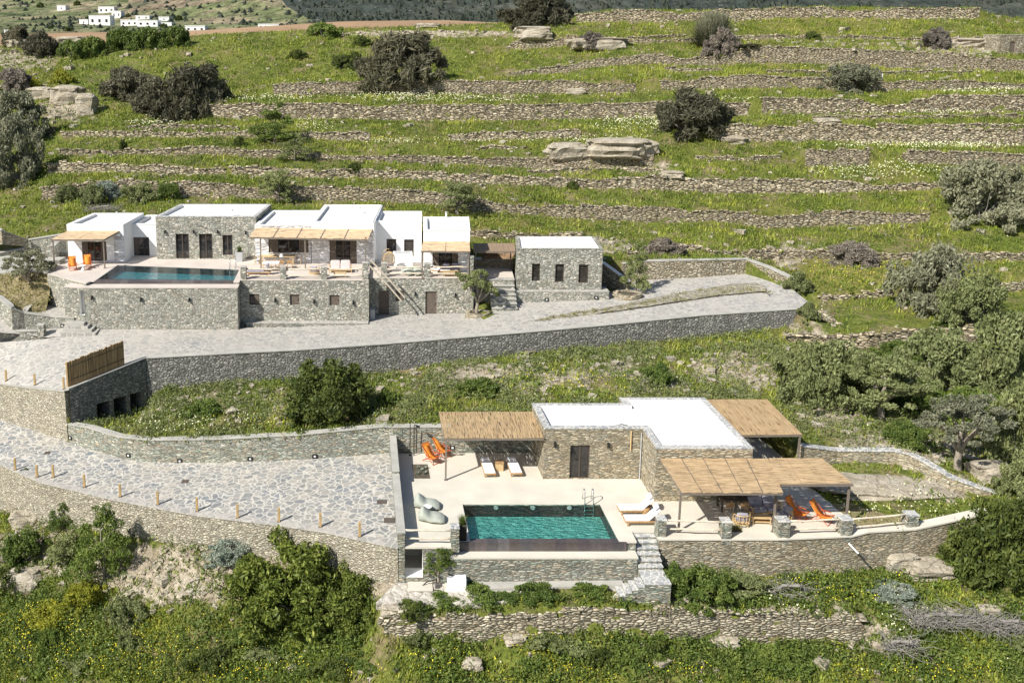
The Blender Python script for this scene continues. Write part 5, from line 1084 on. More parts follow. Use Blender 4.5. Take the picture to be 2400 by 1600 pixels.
a, b = PY(2340, 128, 138), PY(2425, 82, 138)
building('stone_hut', 'small pale stone hut at the far upper right edge of the picture', 'hut', [(a[0], 138), (b[0], 138), (b[0], 142), (a[0], 142)], a[2]-1.5, b[2], 'stone_pale', 'concrete_grey', roof='concrete_grey', ops={0: [((2368,98,2380,122), 'plank')]})
p, tt = hit(2054, 192); t = thing('slatted_gate', 'small white slatted gate beside the grey green shrub at the upper right', 'gate', p); mb = MB(); mb.box((-.75, 0, .5), (.07, .07, 1.1)); mb.box((.75, 0, .5), (.07, .07, 1.1)); mb.build('frame', 'white_plaster', t)
for k in range(4): MB().box((0, 0, .2+.24*k), (1.5, .03, .08)).build('slat', 'white_plaster', t)
# ---------------------------------------------------------------- furniture (faces -Y at rotation 0)
R = math.radians
def cloth_strip(mb, prof, w, th=.02, n=1):            # prof: (y, z) line swept along x
    V = []; m = len(prof)
    for o in (0, -th):
        for y, z in prof:
            V += [(-w/2, y, z+o), (w/2, y, z+o)]
    F = []
    for i in range(m-1):
        a = i*2; F.append((a, a+1, a+3, a+2)); b = 2*m+i*2; F.append((b+2, b+3, b+1, b)); F.append((a, a+2, b+2, b)); F.append((a+3, a+1, b+1, b+3))
    F += [(0, 2*m, 2*m+1, 1), (2*m-2, 2*m-1, 4*m-1, 4*m-2)]
    return mb.add(V, F)
def f_deck():
    t = thing('deck_chair', '', 'deck chair'); 
    cloth_strip(MB(), [(.62, 1.02), (.45, .78), (.25, .50), (.08, .36), (-.12, .31), (-.35, .36), (-.5, .45)], .56).build('sling', 'orange_cloth', t, smooth=True)
    cloth_strip(MB(), [(.60, 1.03), (.56, .95), (.50, .86)], .5, .06).build('head_pillow', 'orange_cloth', t)
    for s in (-1, 1):
        x = s*.3; MB().tube([(x, .62, 1.03), (x, -.1, .3), (x, -.42, .02)], .018, 6).build('side_frame', 'orange_frame', t)
        MB().tube([(x, -.52, .46), (x, .1, .25), (x, .5, .02)], .018, 6).build('side_frame', 'orange_frame', t)
        MB().box((x*1.12, -.05, .52), (.05, .55, .025)).build('armrest', 'orange_frame', t); MB().tube([(x*1.1, .15, .52), (x, .22, .2)], .014, 6).build('brace', 'orange_frame', t)
    for y, z in ((.62, 1.03), (-.52, .46), (-.42, .03), (.5, .03)): MB().tube([(-.31, y, z), (.31, y, z)], .018, 6).build('crossbar', 'orange_frame', t)
    return t
def f_lounger(cm='white_cloth', raise_=.0):
    def fn():
        t = thing('sun_lounger', '', 'sun lounger'); mb = MB(); mb.box((-.31, 0, .25), (.06, 1.95, .1)); mb.box((.31, 0, .25), (.06, 1.95, .1)); mb.box((0, -.95, .25), (.56, .06, .1)); mb.box((0, .95, .25), (.56, .06, .1)); mb.build('frame', 'teak', t, bevel=.008)
        for x in (-.29, .29):
            for y in (-.82, .82): MB().box((x, y, .1), (.07, .08, .2)).build('leg', 'teak', t)
        mb = MB(); a = raise_
        prof = [(-.95, .37), (-.3, .375), (.28, .375), (.95-.1*bool(a), .375+math.tan(a)*.62)]
        cloth_strip(mb, prof, .62, .08).build('mattress', cm, t, bevel=.02)
        y1, z1 = prof[-1]; MB().soft((0, y1-.16, z1+.05), (.5, .3, .1), rx=a).build('pillow', cm, t, smooth=True)
        if a: MB().tube([(0, .7, .28), (0, .75, .3+math.tan(a)*.42)], .02, 6).build('prop', 'teak', t)
        return t
    return fn
def f_bean():
    t = thing('beanbag', '', 'beanbag'); n, m = 14, 24; V = []; F = []
    for i in range(n+1):
        u = i/n; y = .62-1.25*u; h = np.interp(u, [0, .12, .3, .45, .6, .8, 1], [.4, .72, .55, .36, .36, .32, .18]); wd = np.interp(u, [0, .15, .5, .85, 1], [.22, .40, .46, .44, .3])
        for k in range(m):
            a = 2*math.pi*k/m; z = h*(.5+.5*math.sin(a)) if math.sin(a) > 0 else h*.5*(1+math.sin(a)*.95); q = .03*float(fbm(u*5, a*1.5, 5))*2
            V.append(((wd+q)*math.cos(a), y+q, max(.01, z+q)))
    for i in range(n):
        for k in range(m): F.append((i*m+k, i*m+(k+1) % m, (i+1)*m+(k+1) % m, (i+1)*m+k))
    F += [tuple(range(m))[::-1], tuple(n*m+k for k in range(m))]
    MB().add(V, F).build('cushion_body', 'sage_cloth', t, smooth=True); MB().tube([(-.38, .15, .3), (-.4, -.1, .25), (-.36, -.4, .2)], .012, 5).build('seam', 'sage_cloth', t); return t
def f_sidetable():
    t = thing('side_table', '', 'side table'); MB().lathe((0, 0, 0), [(.17, 0), (.18, .05), (.09, .2), (.07, .27), (.12, .36), (.2, .42)], 18).build('base', 'white_plaster', t, smooth=True); MB().lathe((0, 0, .42), [(.24, 0), (.25, .015), (.25, .03)], 20).build('table_top', 'white_plaster', t); return t
def f_stool():
    t = thing('wicker_stool', '', 'stool'); MB().lathe((0, 0, .03), [(.2, 0), (.25, .12), (.25, .26), (.21, .36)], 16).build('seat', 'teak', t, smooth=True)
    for k in range(4): a = R(45+90*k); MB().box((.15*math.cos(a), .15*math.sin(a), .02), (.04, .04, .05)).build('leg', 'dark_wood', t)
    return t
def f_arm(slats=9, cu='grey_cloth'):
    def fn():
        t = thing('slatted_armchair', '', 'armchair'); MB().box((0, 0, .28), (.72, .68, .05)).build('seat_frame', 'light_wood', t)
        MB().soft((0, -.03, .37), (.64, .6, .16)).build('seat_cushion', cu, t, smooth=True); MB().soft((0, .24, .6), (.6, .18, .42), rx=-.2).build('back_cushion', cu, t, smooth=True)
        arc = lambda a, r, z: (r*math.sin(a), .02+r*math.cos(a)*.95, z)
        top = [arc(R(x), .43, .68) for x in range(-105, 106, 15)]; MB().tube(top, .025, 6).build('top_rail', 'light_wood', t); MB().tube([(p[0], p[1], .2) for p in top], .025, 6).build('lower_rail', 'light_wood', t)
        for k in range(slats): a = R(-100+200*k/(slats-1)); MB().tube([arc(a, .43, .2), arc(a, .45, .45), arc(a, .43, .68)], .016, 5).build('slat', 'light_wood', t)
        for x in (-.3, .3):
            for y in (-.28, .28): MB().box((x, y, .13), (.05, .05, .26)).build('leg', 'light_wood', t)
        return t
    return fn
def f_ctable(w=1.0, d=.55, h=.36):
    def fn():
        t = thing('coffee_table', '', 'coffee table'); mb = MB()
        for k in range(5): mb.box((0, -d/2+d*(k+.5)/5, h), (w, d/5*.86, .04))
        mb.build('table_top', 'light_wood', t)
        for x in (-1, 1):
            for y in (-1, 1): MB().box((x*(w/2-.05), y*(d/2-.05), h/2), (.05, .05, h-.02)).build('leg', 'light_wood', t)
        MB().box((0, 0, .12), (w-.12, d-.12, .025)).build('shelf', 'light_wood', t); return t
    return fn
def f_sofa(n=2, cu='pink_cloth'):
    def fn():
        w = .85*n+.2; t = thing('sofa', '', 'sofa'); MB().box((0, 0, .24), (w, .8, .08)).build('frame', 'light_wood', t)
        for s in (-1, 1):
            MB().box((s*(w/2-.03), 0, .55), (.07, .8, .05)).build('armrest', 'light_wood', t)
            for y in (-.36, .36): MB().box((s*(w/2-.03), y, .27), (.06, .06, .54)).build('leg', 'light_wood', t)
        mb = MB(); mb.box((0, .37, .7), (w-.1, .04, .06)); mb.box((0, .37, .45), (w-.1, .04, .05)); mb.build('back_rail', 'light_wood', t)
        for k in range(n):
            x = -.425*(n-1)+.85*k; MB().soft((x, -.03, .37), (.82, .74, .2), e=.3).build('seat_cushion', cu, t, smooth=True); MB().soft((x, .27, .68), (.8, .2, .52), rx=-.18, e=.3).build('back_cushion', cu, t, smooth=True)
        return t
    return fn
def f_dchair():
    t = thing('dining_chair', '', 'dining chair'); MB().box((0, 0, .45), (.46, .44, .04)).build('seat', 'white_cloth', t, bevel=.01)
    for x in (-.2, .2):
        MB().tube([(x, -.19, 0), (x, -.2, .66), (x, .05, .68)], .018, 6).build('leg', 'light_wood', t); MB().tube([(x, .22, 0), (x, .2, .45), (x*1.05, .25, .78)], .018, 6).build('leg', 'light_wood', t)
    mb = MB(); cloth_strip(mb, [(.25, .5), (.27, .62), (.28, .8)], .46, .03).build('backrest', 'teak', t); return t
def f_dtable(w=2.9, d=.95, m='light_wood'):
    def fn():
        t = thing('dining_table', '', 'dining table'); MB().box((0, 0, .74), (w, d, .05)).build('table_top', m, t, bevel=.01)
        for x in (-1, 1):
            for y in (-1, 1): MB().box((x*(w/2-.12), y*(d/2-.1), .36), (.08, .08, .71)).build('leg', m, t)
        MB().box((0, 0, .67), (w-.3, .06, .08)).build('stretcher', m, t); return t
    return fn
D = Proto(f_deck)
for px, py, z, rz, lab, g in ((1012,1082,0,42,'orange deck chair left of the thatched pergola, nearer to the planting square','o'), (1037,1067,0,42,'orange deck chair left of the thatched pergola, nearer to the curved wall','o'), (1868,1214,0,42,'orange deck chair mostly in the shade under the wide front pergola','o'), (1926,1222,0,45,'orange deck chair half in the sun at the right end of the front pergola','o'), (171,632,ZT,22,'orange deck chair left of the door of the leftmost white house','o'), (205,628,ZT,15,'orange deck chair right in front of the dark door of the leftmost white house','o')):
    D.put(P(px, py, z), R(rz), lab, 'orange deck chairs')
L = Proto(f_lounger()); g = 'flat white sun loungers by the left pergola'
L.put(P(1143,1103,0), R(3), 'flat white sun lounger by the left pergola, left of the wooden cube', g); L.put(P(1204,1102,0), R(3), 'flat white sun lounger by the left pergola, right of the wooden cube', g)
L2 = Proto(f_lounger(raise_=R(42))); g = 'white sun loungers right of the near pool'
L2.put(P(1490,1201,0), R(-90), 'white sun lounger with raised back right of the near pool, farther of the pair', g); L2.put(P(1505,1226,0), R(-90), 'white sun lounger with raised back right of the near pool, nearer of the pair', g)
Proto(f_lounger('grey_cloth', R(35))).put(P(607,644,ZT), R(-88), 'sun lounger behind the log railing left on the upper terrace')
Proto(f_lounger('white_cloth', R(40))).put(P(1030,640,ZR), R(70), 'rattan chaise under the small pergola of the rightmost white house')
Bn = Proto(f_bean)
for px, py, z, rz, lab in ((1001,1188,0,84,'sage beanbag lounger by the dividing wall, farther of the pair'), (1012,1219,0,84,'sage beanbag lounger by the dividing wall, just behind the log railing'), (957,642,ZR,-170,'left sage beanbag on the upper terrace beside the hanging chair'), (979,642,ZR,-185,'right sage beanbag on the upper terrace beside the hanging chair')): Bn.put(P(px, py, z), R(rz), lab, 'sage green beanbags', 1.15)
S = Proto(f_sidetable); S.put(P(1001,1204,0), 0, 'small white side table between the two sage beanbags by the near pool', 'white side tables'); S.put(P(195,634,ZT), 0, 'small white side table between the two orange chairs of the upper villa', 'white side tables')
t = thing('wooden_cube', 'wooden cube table between the two flat white sun loungers', 'side table', P(1170,1100,0)); MB().box((0, 0, .24), (.45, .45, .48)).build('body', 'light_wood', t, bevel=.01); MB().box((0, 0, .5), (.5, .5, .03)).build('table_top', 'teak', t)
Proto(f_stool).put(P(1512,1204,0), 0, 'round brown wicker stool between the two white loungers right of the pool')
A = Proto(f_arm()); g = 'slatted lounge armchairs'
A.put(P(1736,1229,0), R(172), 'slatted armchair seen from behind beside the dry planting bed', g); A.put(P(1836,1218,0), R(-70), 'slatted armchair behind the pillar below the middle pergola post', g); A.put(P(737,645,ZT), R(165), 'slatted armchair seen from behind on the upper terrace', g); A.put(P(1047,640,ZR), R(5), 'small slatted armchair under the rightmost pergola, left of two', g); A.put(P(1066,640,ZR), R(-15), 'small slatted armchair under the rightmost pergola, right of two', g)
C = Proto(f_ctable()); g = 'slatted coffee tables'
C.put(P(1782,1224,0), R(-5), 'slatted coffee table under the front pergola near the middle post', g); C.put(P(797,649,ZT), 0, 'slatted coffee table in front of the pink cushioned sofa', g); C.put(P(1052,646,ZR), 0, 'slatted coffee table behind the railing at the rightmost white house', g)
Proto(f_sofa(2, 'grey_cloth')).put(P(1790,1203,0), R(12), 'grey cushioned sofa in the shade under the front pergola'); Proto(f_sofa()).put(P(798,637,ZT), R(2), 'two seat sofa with pink cushions on the upper terrace')
Proto(f_dtable(1.9, .9, 'dark_wood')).put(P(1722,1192,0), 0, 'dark dining table in the shade under the front pergola', 'dining tables')
dc = Proto(f_dchair); g = 'dining chairs on the upper terrace'
Proto(f_dtable(2.9)).put(P(652,619,ZT), 0, 'long dining table laid for a meal on the upper terrace')
for i, px in enumerate((622,641,660,679)): dc.put(P(px, 629, ZT), R(180), '%s near side dining chair from the left at the upper dining table' % ORD[i], g)
for i, px in enumerate((630,649,668)): dc.put(P(px, 609, ZT), 0, '%s far side dining chair from the left at the upper dining table' % ORD[i], g)
dc.put(P(603,619,ZT), R(90), 'dining chair at the left end of the upper dining table', g); dc.put(P(699,619,ZT), R(-90), 'dining chair at the right end of the upper dining table', g)
g = 'dining chairs under the front pergola'
for px, py, rz, l in ((1703,1180,0,'far left'), (1738,1180,0,'far right'), (1706,1204,180,'near left'), (1740,1204,180,'near right')): dc.put(P(px, py, 0), R(rz), '%s dining chair at the dark table under the front pergola' % l, g)
t = thing('wooden_crate', 'upright wooden crate against the white wall of the upper villa', 'crate', P(752,613,ZT)); MB().box((0, 0, .45), (.5, .4, .9)).build('body', 'teak', t); MB().box((0, 0, .92), (.55, .45, .05)).build('lid', 'brown_wood', t)
def planterbox(loc, label, w, h, mat, plant='leaf_green'):
    t = thing('plant_pot', label, 'plant pot', loc); MB().box((0, 0, h/2), (w, w, h), taper=1.08).build('pot', mat, t, bevel=.015); MB().box((0, 0, h+.005), (w*.9, w*.9, .02)).build('soil', 'soil', t)
    V = []; r = random.Random(2)
    for k in range(260):
        a = r.uniform(0, 6.28); l = r.uniform(.25, .6); b = r.uniform(.05, .35); x, y = r.uniform(-.1, .1), r.uniform(-.1, .1); q = Vector((x, y, h)); tip = q+Vector((math.cos(a)*b, math.sin(a)*b, l)); s = Vector((-math.sin(a), math.cos(a), 0))*.018
        V += [q-s, q+s, tip]
    tri_obj('foliage', np.array([tuple(v) for v in V]), plant, t)
planterbox(P(1083,1262,0), 'tall black pot with a grass plant at the left corner of the near pool', .42, .8, 'black_pot'); planterbox(P(562,612,ZT), 'grey square pot with a plant beside the upper pool', .55, .85, 'grey_paint')
def ladder(loc, rz, label, k=1.):
    t = thing('pool_ladder', label, 'pool ladder', loc, rz)
    for s in (-.24, .24): MB().tube([(s, .55, 0), (s, .5, .45), (s, .35, .72), (s, .15, .8), (s, 0, .7), (s, -.08, .3), (s, -.1, -.7)], .028, 8).build('handrail', 'chrome', t, smooth=True)
    for z in (-.1, -.32, -.54): MB().box((0, -.1, z), (.46, .1, .03)).build('step', 'chrome', t)
ladder((P(1380,1180,0)[0], 49.62, 0), 0, 'chrome ladder with curved handrails at the back edge of the near pool'); ladder((-12.8, 78.9, ZT), R(0), 'chrome ladder at the right rear corner of the upper pool')
# planting square with succulents
t = thing('planting_square', 'dark square planting bed with small succulents beside the orange deck chairs', 'planting bed', P(988,1106,0)); q = [P(971,1121,0), P(1008,1121,0), P(1002,1088,0), P(966,1088,0)]
MB().prism([(a[0], a[1]) for a in q], .003, .02).build('soil', 'soil', t, world=True)
for dx, dy in ((-.25, -.3), (.2, -.25), (0, .15), (.25, .45), (-.2, .5)):
    V = []; r = random.Random(int(dx*99+dy*7))
    for k in range(70): a = r.uniform(0, 6.28); l = .16; p = Vector((dx, dy, .02)); tip = p+Vector((math.cos(a)*l, math.sin(a)*l, r.uniform(.03, .22))); s = Vector((-math.sin(a), math.cos(a), 0))*.02; V += [p-s, p+s, tip]
    tri_obj('succulent', np.array([tuple(v) for v in V]), 'leaf_glaucous', t)
t = thing('planting_square', 'dry planting bed between two stone pillars of the near terrace', 'planting bed', P(1722,1240,0)); q = [P(1693,1246,0), P(1741,1246,0), P(1733,1232,0), P(1690,1232,0)]
MB().prism([(a[0], a[1]) for a in q], .003, .02).build('soil', 'soil', t, world=True)
V = []; r = random.Random(4)
for k in range(160): a = r.uniform(0, 6.28); p = Vector((r.uniform(-.5, .3), r.uniform(-.15, .2), .02)); tip = p+Vector((math.cos(a)*.2, math.sin(a)*.2, r.uniform(.1, .45))); s = Vector((-math.sin(a), math.cos(a), 0))*.012; V += [p-s, p+s, tip]
tri_obj('dry_plant', np.array([tuple(v) for v in V]), 'grass_dry', t)
# outdoor shower, stick, box, pipes
t = thing('outdoor_shower', 'thin dark outdoor shower standing by the curved wall beside the orange chairs', 'shower', (P(970,1066,0)[0], 55.8, 0)); MB().tube([(0, 0, 0), (0, 0, 1.95), (.03, -.1, 2.08), (.2, -.25, 2.08)], .03, 8).build('riser', 'lamp_black', t); MB().lathe((.22, -.27, 2.02), [(.14, 0), (.14, .03), (.03, .06)], 14).build('shower_head', 'lamp_black', t)
t = thing('lamp_pole', 'thin dark pole against the curved wall left of the outdoor shower', 'pole', (P(961,1066,0)[0], 55.85, 0)); MB().tube([(0, 0, 0), (0, 0, 2.1)], .025, 8).build('shaft', 'lamp_black', t); MB().box((0, 0, .02), (.14, .14, .03)).build('base', 'lamp_black', t)
t = thing('drain_pipe', 'short pipe stub jutting out of the ochre retaining wall', 'pipe', (24.2, 46.0, -.35)); MB().tube([(0, 0, 0), (.35, -.45, -.35)], .045, 10).build('tube', 'white_plaster', t); MB().tube([(.33, -.43, -.33), (.55, -.7, -.56)], .05, 10).build('end_sleeve', 'lamp_black', t)
t = thing('storage_box', 'white and pale blue storage box against the wall below the near pool', 'box', P(1070,1380,-2.05)); MB().box((0, 0, .3), (.95, .5, .6)).build('body', 'white_plaster', t, bevel=.02); MB().box((.2, .0, .63), (.55, .52, .06)).build('lid', 'blue_white', t, bevel=.015)
t = thing('water_tap', 'dark standpipe with hose on the gravel beside the white box', 'tap', P(1023,1378,-2.1)); MB().tube([(0, 0, 0), (0, 0, .55), (0, -.12, .6)], .03, 8).build('pipe', 'lamp_black', t); MB().tube([(-.02, 0, .5), (-.5, .1, .3), (-.8, .0, .05), (-1.2, -.1, .04)], .03, 8).build('hose', 'lamp_black', t); MB().soft((.03, -.05, .16), (.22, .22, .34)).build('valve_cover', 'iron', t, smooth=True)
# hanging egg chair
t = thing('hanging_egg_chair', 'woven hanging egg chair with its stand on the upper terrace', 'hanging chair', P(912,637,ZR)); eg = MB()
for k in range(12):
    a = math.pi*k/12; eg.tube([(.5*math.cos(a)*math.sin(b), .45*math.sin(a)*math.sin(b), 1.05+.72*math.cos(b)) for b in np.linspace(0, math.pi, 12)]+[], .014, 5); eg.tube([(-.5*math.cos(a)*math.sin(b), -.45*math.sin(a)*math.sin(b), 1.05+.72*math.cos(b)) for b in np.linspace(0, math.pi, 12)], .014, 5)
for z in (-.45, -.25, .1, .4): r_ = .5*math.sqrt(max(0, 1-(z/.72)**2)); eg.tube([(r_*math.cos(a), r_*.9*math.sin(a), 1.05+z) for a in np.linspace(0, 2*math.pi, 18)], .012, 5)
eg.build('basket', 'light_wood', t); MB().soft((0, 0, .62), (.75, .7, .3)).build('cushion', 'grey_cloth', t, smooth=True)
MB().tube([(-.5, .3, .02), (-.62, .2, .8), (-.5, .1, 1.7), (-.2, 0, 2.0), (0, 0, 1.98)], .03, 8).build('stand', 'light_wood', t); MB().tube([(0, 0, 1.98), (0, 0, 1.76)], .012, 6).build('chain', 'iron', t); MB().lathe((-.25, .1, 0), [(.5, 0), (.5, .03)], 20).build('base_ring', 'iron', t)
# tableware
t = thing('table_lamp', 'small white lamp standing on the upper dining table', 'lamp', P(660,609,ZT+.78)); MB().lathe((0, 0, 0), [(.08, 0), (.02, .04), (.02, .3)], 10).build('stem', 'iron', t); MB().lathe((0, 0, .28), [(.18, 0), (.1, .22)], 14).build('lamp_shade', 'white_cloth', t)
t = thing('table_cloth', 'pale cloth spread over the left half of the upper dining table', 'tablecloth', P(632,615,ZT+.77)); MB().box((.1, 0, .005), (1.4, .98, .012)).build('cloth', 'white_cloth', t)
# ---------------------------------------------------------------- plants
def orient_tris(C, size, r, elong=1.6, up=.0, radial=None):
    n = len(C); a = r.normal(size=(n, 3)); a /= np.linalg.norm(a, axis=1)[:, None]
    if radial is not None: a = a*.55+radial; a /= np.linalg.norm(a, axis=1)[:, None]
    b = np.cross(a, r.normal(size=(n, 3))); b /= np.linalg.norm(b, axis=1)[:, None]
    s = size*r.uniform(.6, 1.35, (n, 1)); V = np.empty((n, 4, 3))
    V[:, 0] = C-a*s*elong*.5; V[:, 1] = C+b*s*.36; V[:, 2] = C+a*s*elong*.5; V[:, 3] = C-b*s*.36
    return V.reshape(-1, 3)
def crown_pts(blobs, n, r, clumps=46, shell=.62, cs=.2):
    vol = np.array([b[3]*b[4]*b[5] for b in blobs]); vol /= vol.sum(); out = []; rad = []
    for b, v in zip(blobs, vol):
        k = max(6, int(clumps*v*len(blobs)**.3+.5)); u = r.normal(size=(k, 3)); u /= np.linalg.norm(u, axis=1)[:, None]; u[:, 2] = np.where(u[:, 2] < -.35, -u[:, 2], u[:, 2])
        rr = r.uniform(shell, 1., (k, 1)); cc = u*rr; m = max(1, int(n*v/k))
        for c in cc:
            s = cs*r.uniform(.7, 1.35); q = r.normal(size=(m, 3)); q /= np.linalg.norm(q, axis=1)[:, None]; q *= r.uniform(.25, 1, (m, 1))**.5*s
            p = c+q*[1, 1, .72]; out.append(p*np.array(b[3:6])+np.array(b[0:3])); rad.append(q/s)
    return np.concatenate(out), np.concatenate(rad)
def limb(mb, p, q, r0, r1, rr, n=5, w=.12):
    p = Vector(p); q = Vector(q); L = (q-p).length; pts = [p+(q-p)*k/n+Vector((rr.uniform(-w, w), rr.uniform(-w, w), rr.uniform(-w, w)*.4))*L*.35*math.sin(math.pi*k/n) for k in range(n+1)]
    mb.tube(pts, [r0+(r1-r0)*k/n for k in range(n+1)], 7)
def make_tree(name, kind, seed):
    r = np.random.default_rng(seed); rr = random.Random(seed)
    def fn():
        t = thing(name, '', 'tree' if kind in ('olive', 'open', 'tall') else 'shrub'); leaf = None; stemmat = 'bark'; el = 1.7; shell = .62; cs = .2
        if kind == 'olive':
            blobs = [(0, 0, 1.2, .6, .6, .45)]
            for k in range(8): a = k*.785+rr.uniform(-.3, .3); d = rr.uniform(.3, .62); blobs.append((d*math.cos(a), d*math.sin(a), rr.uniform(.32, 1.2), rr.uniform(.3, .46), rr.uniform(.3, .46), rr.uniform(.26, .42)))
            n, sz, cl, cs = 10500, .052, 30, .34
        if kind == 'open':
            blobs = [(0, 0, 1.3, .5, .5, .32)]
            for k in range(7): a = k*.9+rr.uniform(-.3, .3); d = rr.uniform(.4, .72); blobs.append((d*math.cos(a), d*math.sin(a), rr.uniform(.66, 1.4), rr.uniform(.26, .4), rr.uniform(.26, .4), rr.uniform(.18, .3)))
            n, sz, cl, cs = 9000, .045, 30, .34
        if kind == 'round':
            blobs = [(0, 0, .5, .6, .6, .5)]
            for k in range(9): a = k*.7+rr.uniform(-.3, .3); d = rr.uniform(.3, .7); blobs.append((d*math.cos(a), d*math.sin(a), rr.uniform(.12, .8-.3*d), rr.uniform(.26, .44), rr.uniform(.26, .44), rr.uniform(.24, .42)))
            n, sz, cl, cs = 13000, .06, 34, .34
        if kind == 'tall': blobs = [(0, 0, 1.95, .35, .35, .4), (.2, 0, 1.5, .5, .5, .5), (-.2, .1, 1.15, .6, .6, .5), (.15, -.1, .75, .75, .7, .5), (-.2, 0, .35, .8, .75, .4), (.4, .1, .3, .5, .5, .35)]; n, sz, cl, cs = 10000, .055, 26, .36
        if kind == 'low':
            blobs = [(0, 0, .22, .6, .55, .34)]
            for k in range(7): a = rr.uniform(0, 6.28); d = rr.uniform(.35, .8); blobs.append((d*math.cos(a), d*math.sin(a), rr.uniform(.03, .25), rr.uniform(.22, .45), rr.uniform(.22, .45), rr.uniform(.14, .34)))
            n, sz, cl, cs = 5200, .075, 22, .38
        if kind == 'thorn':
            blobs = [(0, 0, .42, .6, .6, .42)]
            for k in range(9): a = k*.7+rr.uniform(-.3, .3); d = rr.uniform(.3, .75); blobs.append((d*math.cos(a), d*math.sin(a), rr.uniform(.1, .6-.3*d), rr.uniform(.26, .42), rr.uniform(.26, .42), rr.uniform(.22, .40)))
            n, sz, cl, cs, el = 11000, .06, 34, .34, 3.4
        mat = {'olive': 'leaf_olive', 'open': 'leaf_olive', 'round': 'leaf_green', 'tall': 'leaf_dark', 'low': 'leaf_green', 'thorn': 'leaf_brown'}[kind]
        C, rad = crown_pts(blobs, n, r, cl, shell, cs); C = C[C[:, 2] > .02]; rad = rad[:len(C)]

        if kind in ('round', 'low', 'thorn'): C[:, 2] -= np.percentile(C[:, 2], 10)
        UHK = {'olive': 1.68, 'open': 1.68, 'round': 1.1, 'tall': 2.35, 'low': .6, 'thorn': .95}[kind]; C[:, :2] /= np.percentile(np.abs(C[:, :2]), 97.5); C[:, 2] *= UHK/np.percentile(C[:, 2], 99.3)
        tri_obj('crown', orient_tris(C, sz, r, el), mat, t, 4)
        mb = MB()
        if kind in ('olive', 'open'):
            limb(mb, (0, 0, -.15), (.03, 0, .5), .10, .075, rr)
            for b in blobs: limb(mb, (.03, 0, .45), (b[0]*.8, b[1]*.8, b[2]), .06, .018, rr); limb(mb, (b[0]*.5, b[1]*.5, .3+b[2]*.5), (b[0]*1.2+rr.uniform(-.2, .2), b[1]*1.2, b[2]+.2), .03, .008, rr)
        elif kind == 'tall':
            limb(mb, (0, 0, -.1), (0, 0, 1.9), .06, .012, rr)
            for b in blobs: limb(mb, (0, 0, b[2]-.3), (b[0]+.3, b[1]+.2, b[2]+.1), .03, .008, rr)
        else:
            for k in range(9): a = rr.uniform(0, 6.28); l = rr.uniform(.4, .85); limb(mb, (0, 0, -.05), (math.cos(a)*l*.7, math.sin(a)*l*.7, rr.uniform(.3, .8)*(.4 if kind == 'low' else .8)), .022, .006, rr)
            stemmat = 'grey_twig'
        mb.build('trunk' if kind in ('olive', 'open', 'tall') else 'stem', stemmat, t, smooth=True); return t
    return fn
PR = {}
def plant(kind, name, px, py, wpx, hpx, label, mat=None, var=0, group=None, rz=None):
    var = int(px) % 3 if kind in ('thorn', 'round', 'olive') else 0; key = (kind, name, mat, var)
    if key not in PR:
        PR[key] = Proto(make_tree(name, kind, 100+len(PR)*7+var))
    p, t = hit(px, py); df = .62 if kind in ('thorn', 'low') else .75; wm = wpx/2250*t; UH = {'olive': 1.68, 'open': 1.68, 'round': 1.1, 'tall': 2.35, 'low': .6, 'thorn': .95}[kind]
    yc = p[1]+wm*.5*df*(.3 if kind == 'open' else .5); xc = (px-900)/2250*(t+yc-p[1]); p = (xc, yc, H(xc, yc)); k = (t+yc-p[1])/t; hm = max(.35, PY(px, py-hpx, yc)[2]-p[2])*1.03; wm = wpx/2250*t
    new = PR[key].o is None
    rr = random.Random(px*7+py); o = PR[key].put(p, rr.uniform(-.45, .45)+rr.choice((0, 3.14)) if rz is None else rz, label, group, (wm/2.05, wm/2.05*df, hm/UH))
    if new and mat:
        for c in o.children:
            if c.name.startswith('crown'): c.data.materials[0] = MAT[mat]
    return o
LG = 'leaf_'
gH = 'bushes on the terraced hillside'
plant('thorn', 'thorn_bush', 938, 205, 195, 118, 'largest brown thorn bush on the meadow, above the long even terrace wall', 'leaf_brown', 0, gH)
plant('thorn', 'thorn_bush', 1262, 62, 165, 70, 'dark brown bush on the crest of the hill, top centre', 'leaf_brown', 1, gH)
plant('thorn', 'thorn_bush', 300, 240, 150, 75, 'dark brown bush at the left end of the dark bush group above the terraces', 'leaf_brown', 1, gH)
plant('thorn', 'thorn_bush', 452, 280, 175, 118, 'tallest dark brown bush of the left group, touching the long even wall', 'leaf_brown', 0, gH)
plant('thorn', 'thorn_bush', 370, 275, 120, 80, 'dark brown bush in the middle of the left bush group', 'leaf_brown', 0, gH)
plant('thorn', 'thorn_bush', 1612, 335, 200, 112, 'large dark grey bush in mid slope above the layered boulder', 'leaf_brown', 1, gH)
plant('thorn', 'thorn_bush', 1690, 145, 95, 72, 'pale brown twiggy bush in front of the spiky plant at upper right', 'leaf_greybrown', 0, gH)
plant('thorn', 'thorn_bush', 1755, 150, 90, 45, 'grey brown thorn bush right of the pale twiggy bush at upper right', 'leaf_brown', 1, gH)
plant('thorn', 'thorn_bush', 1385, 122, 95, 42, 'brown thorn bush beside the slab rocks under the ridge', 'leaf_greybrown', 0, gH)
plant('thorn', 'thorn_bush', 2195, 115, 80, 45, 'grey thorn bush at far upper right below the ridge wall', 'leaf_greybrown', 0, gH)
plant('round', 'shrub', 1985, 218, 135, 62, 'grey green shrub breaking the grey terrace wall at the upper right', 'leaf_grey_olive', 0, gH)
plant('tall', 'slender_tree', 645, 345, 110, 100, 'slender green tree on the left of the terraces casting a dark shadow', 'leaf_green', 0, 'trees on the hillside')
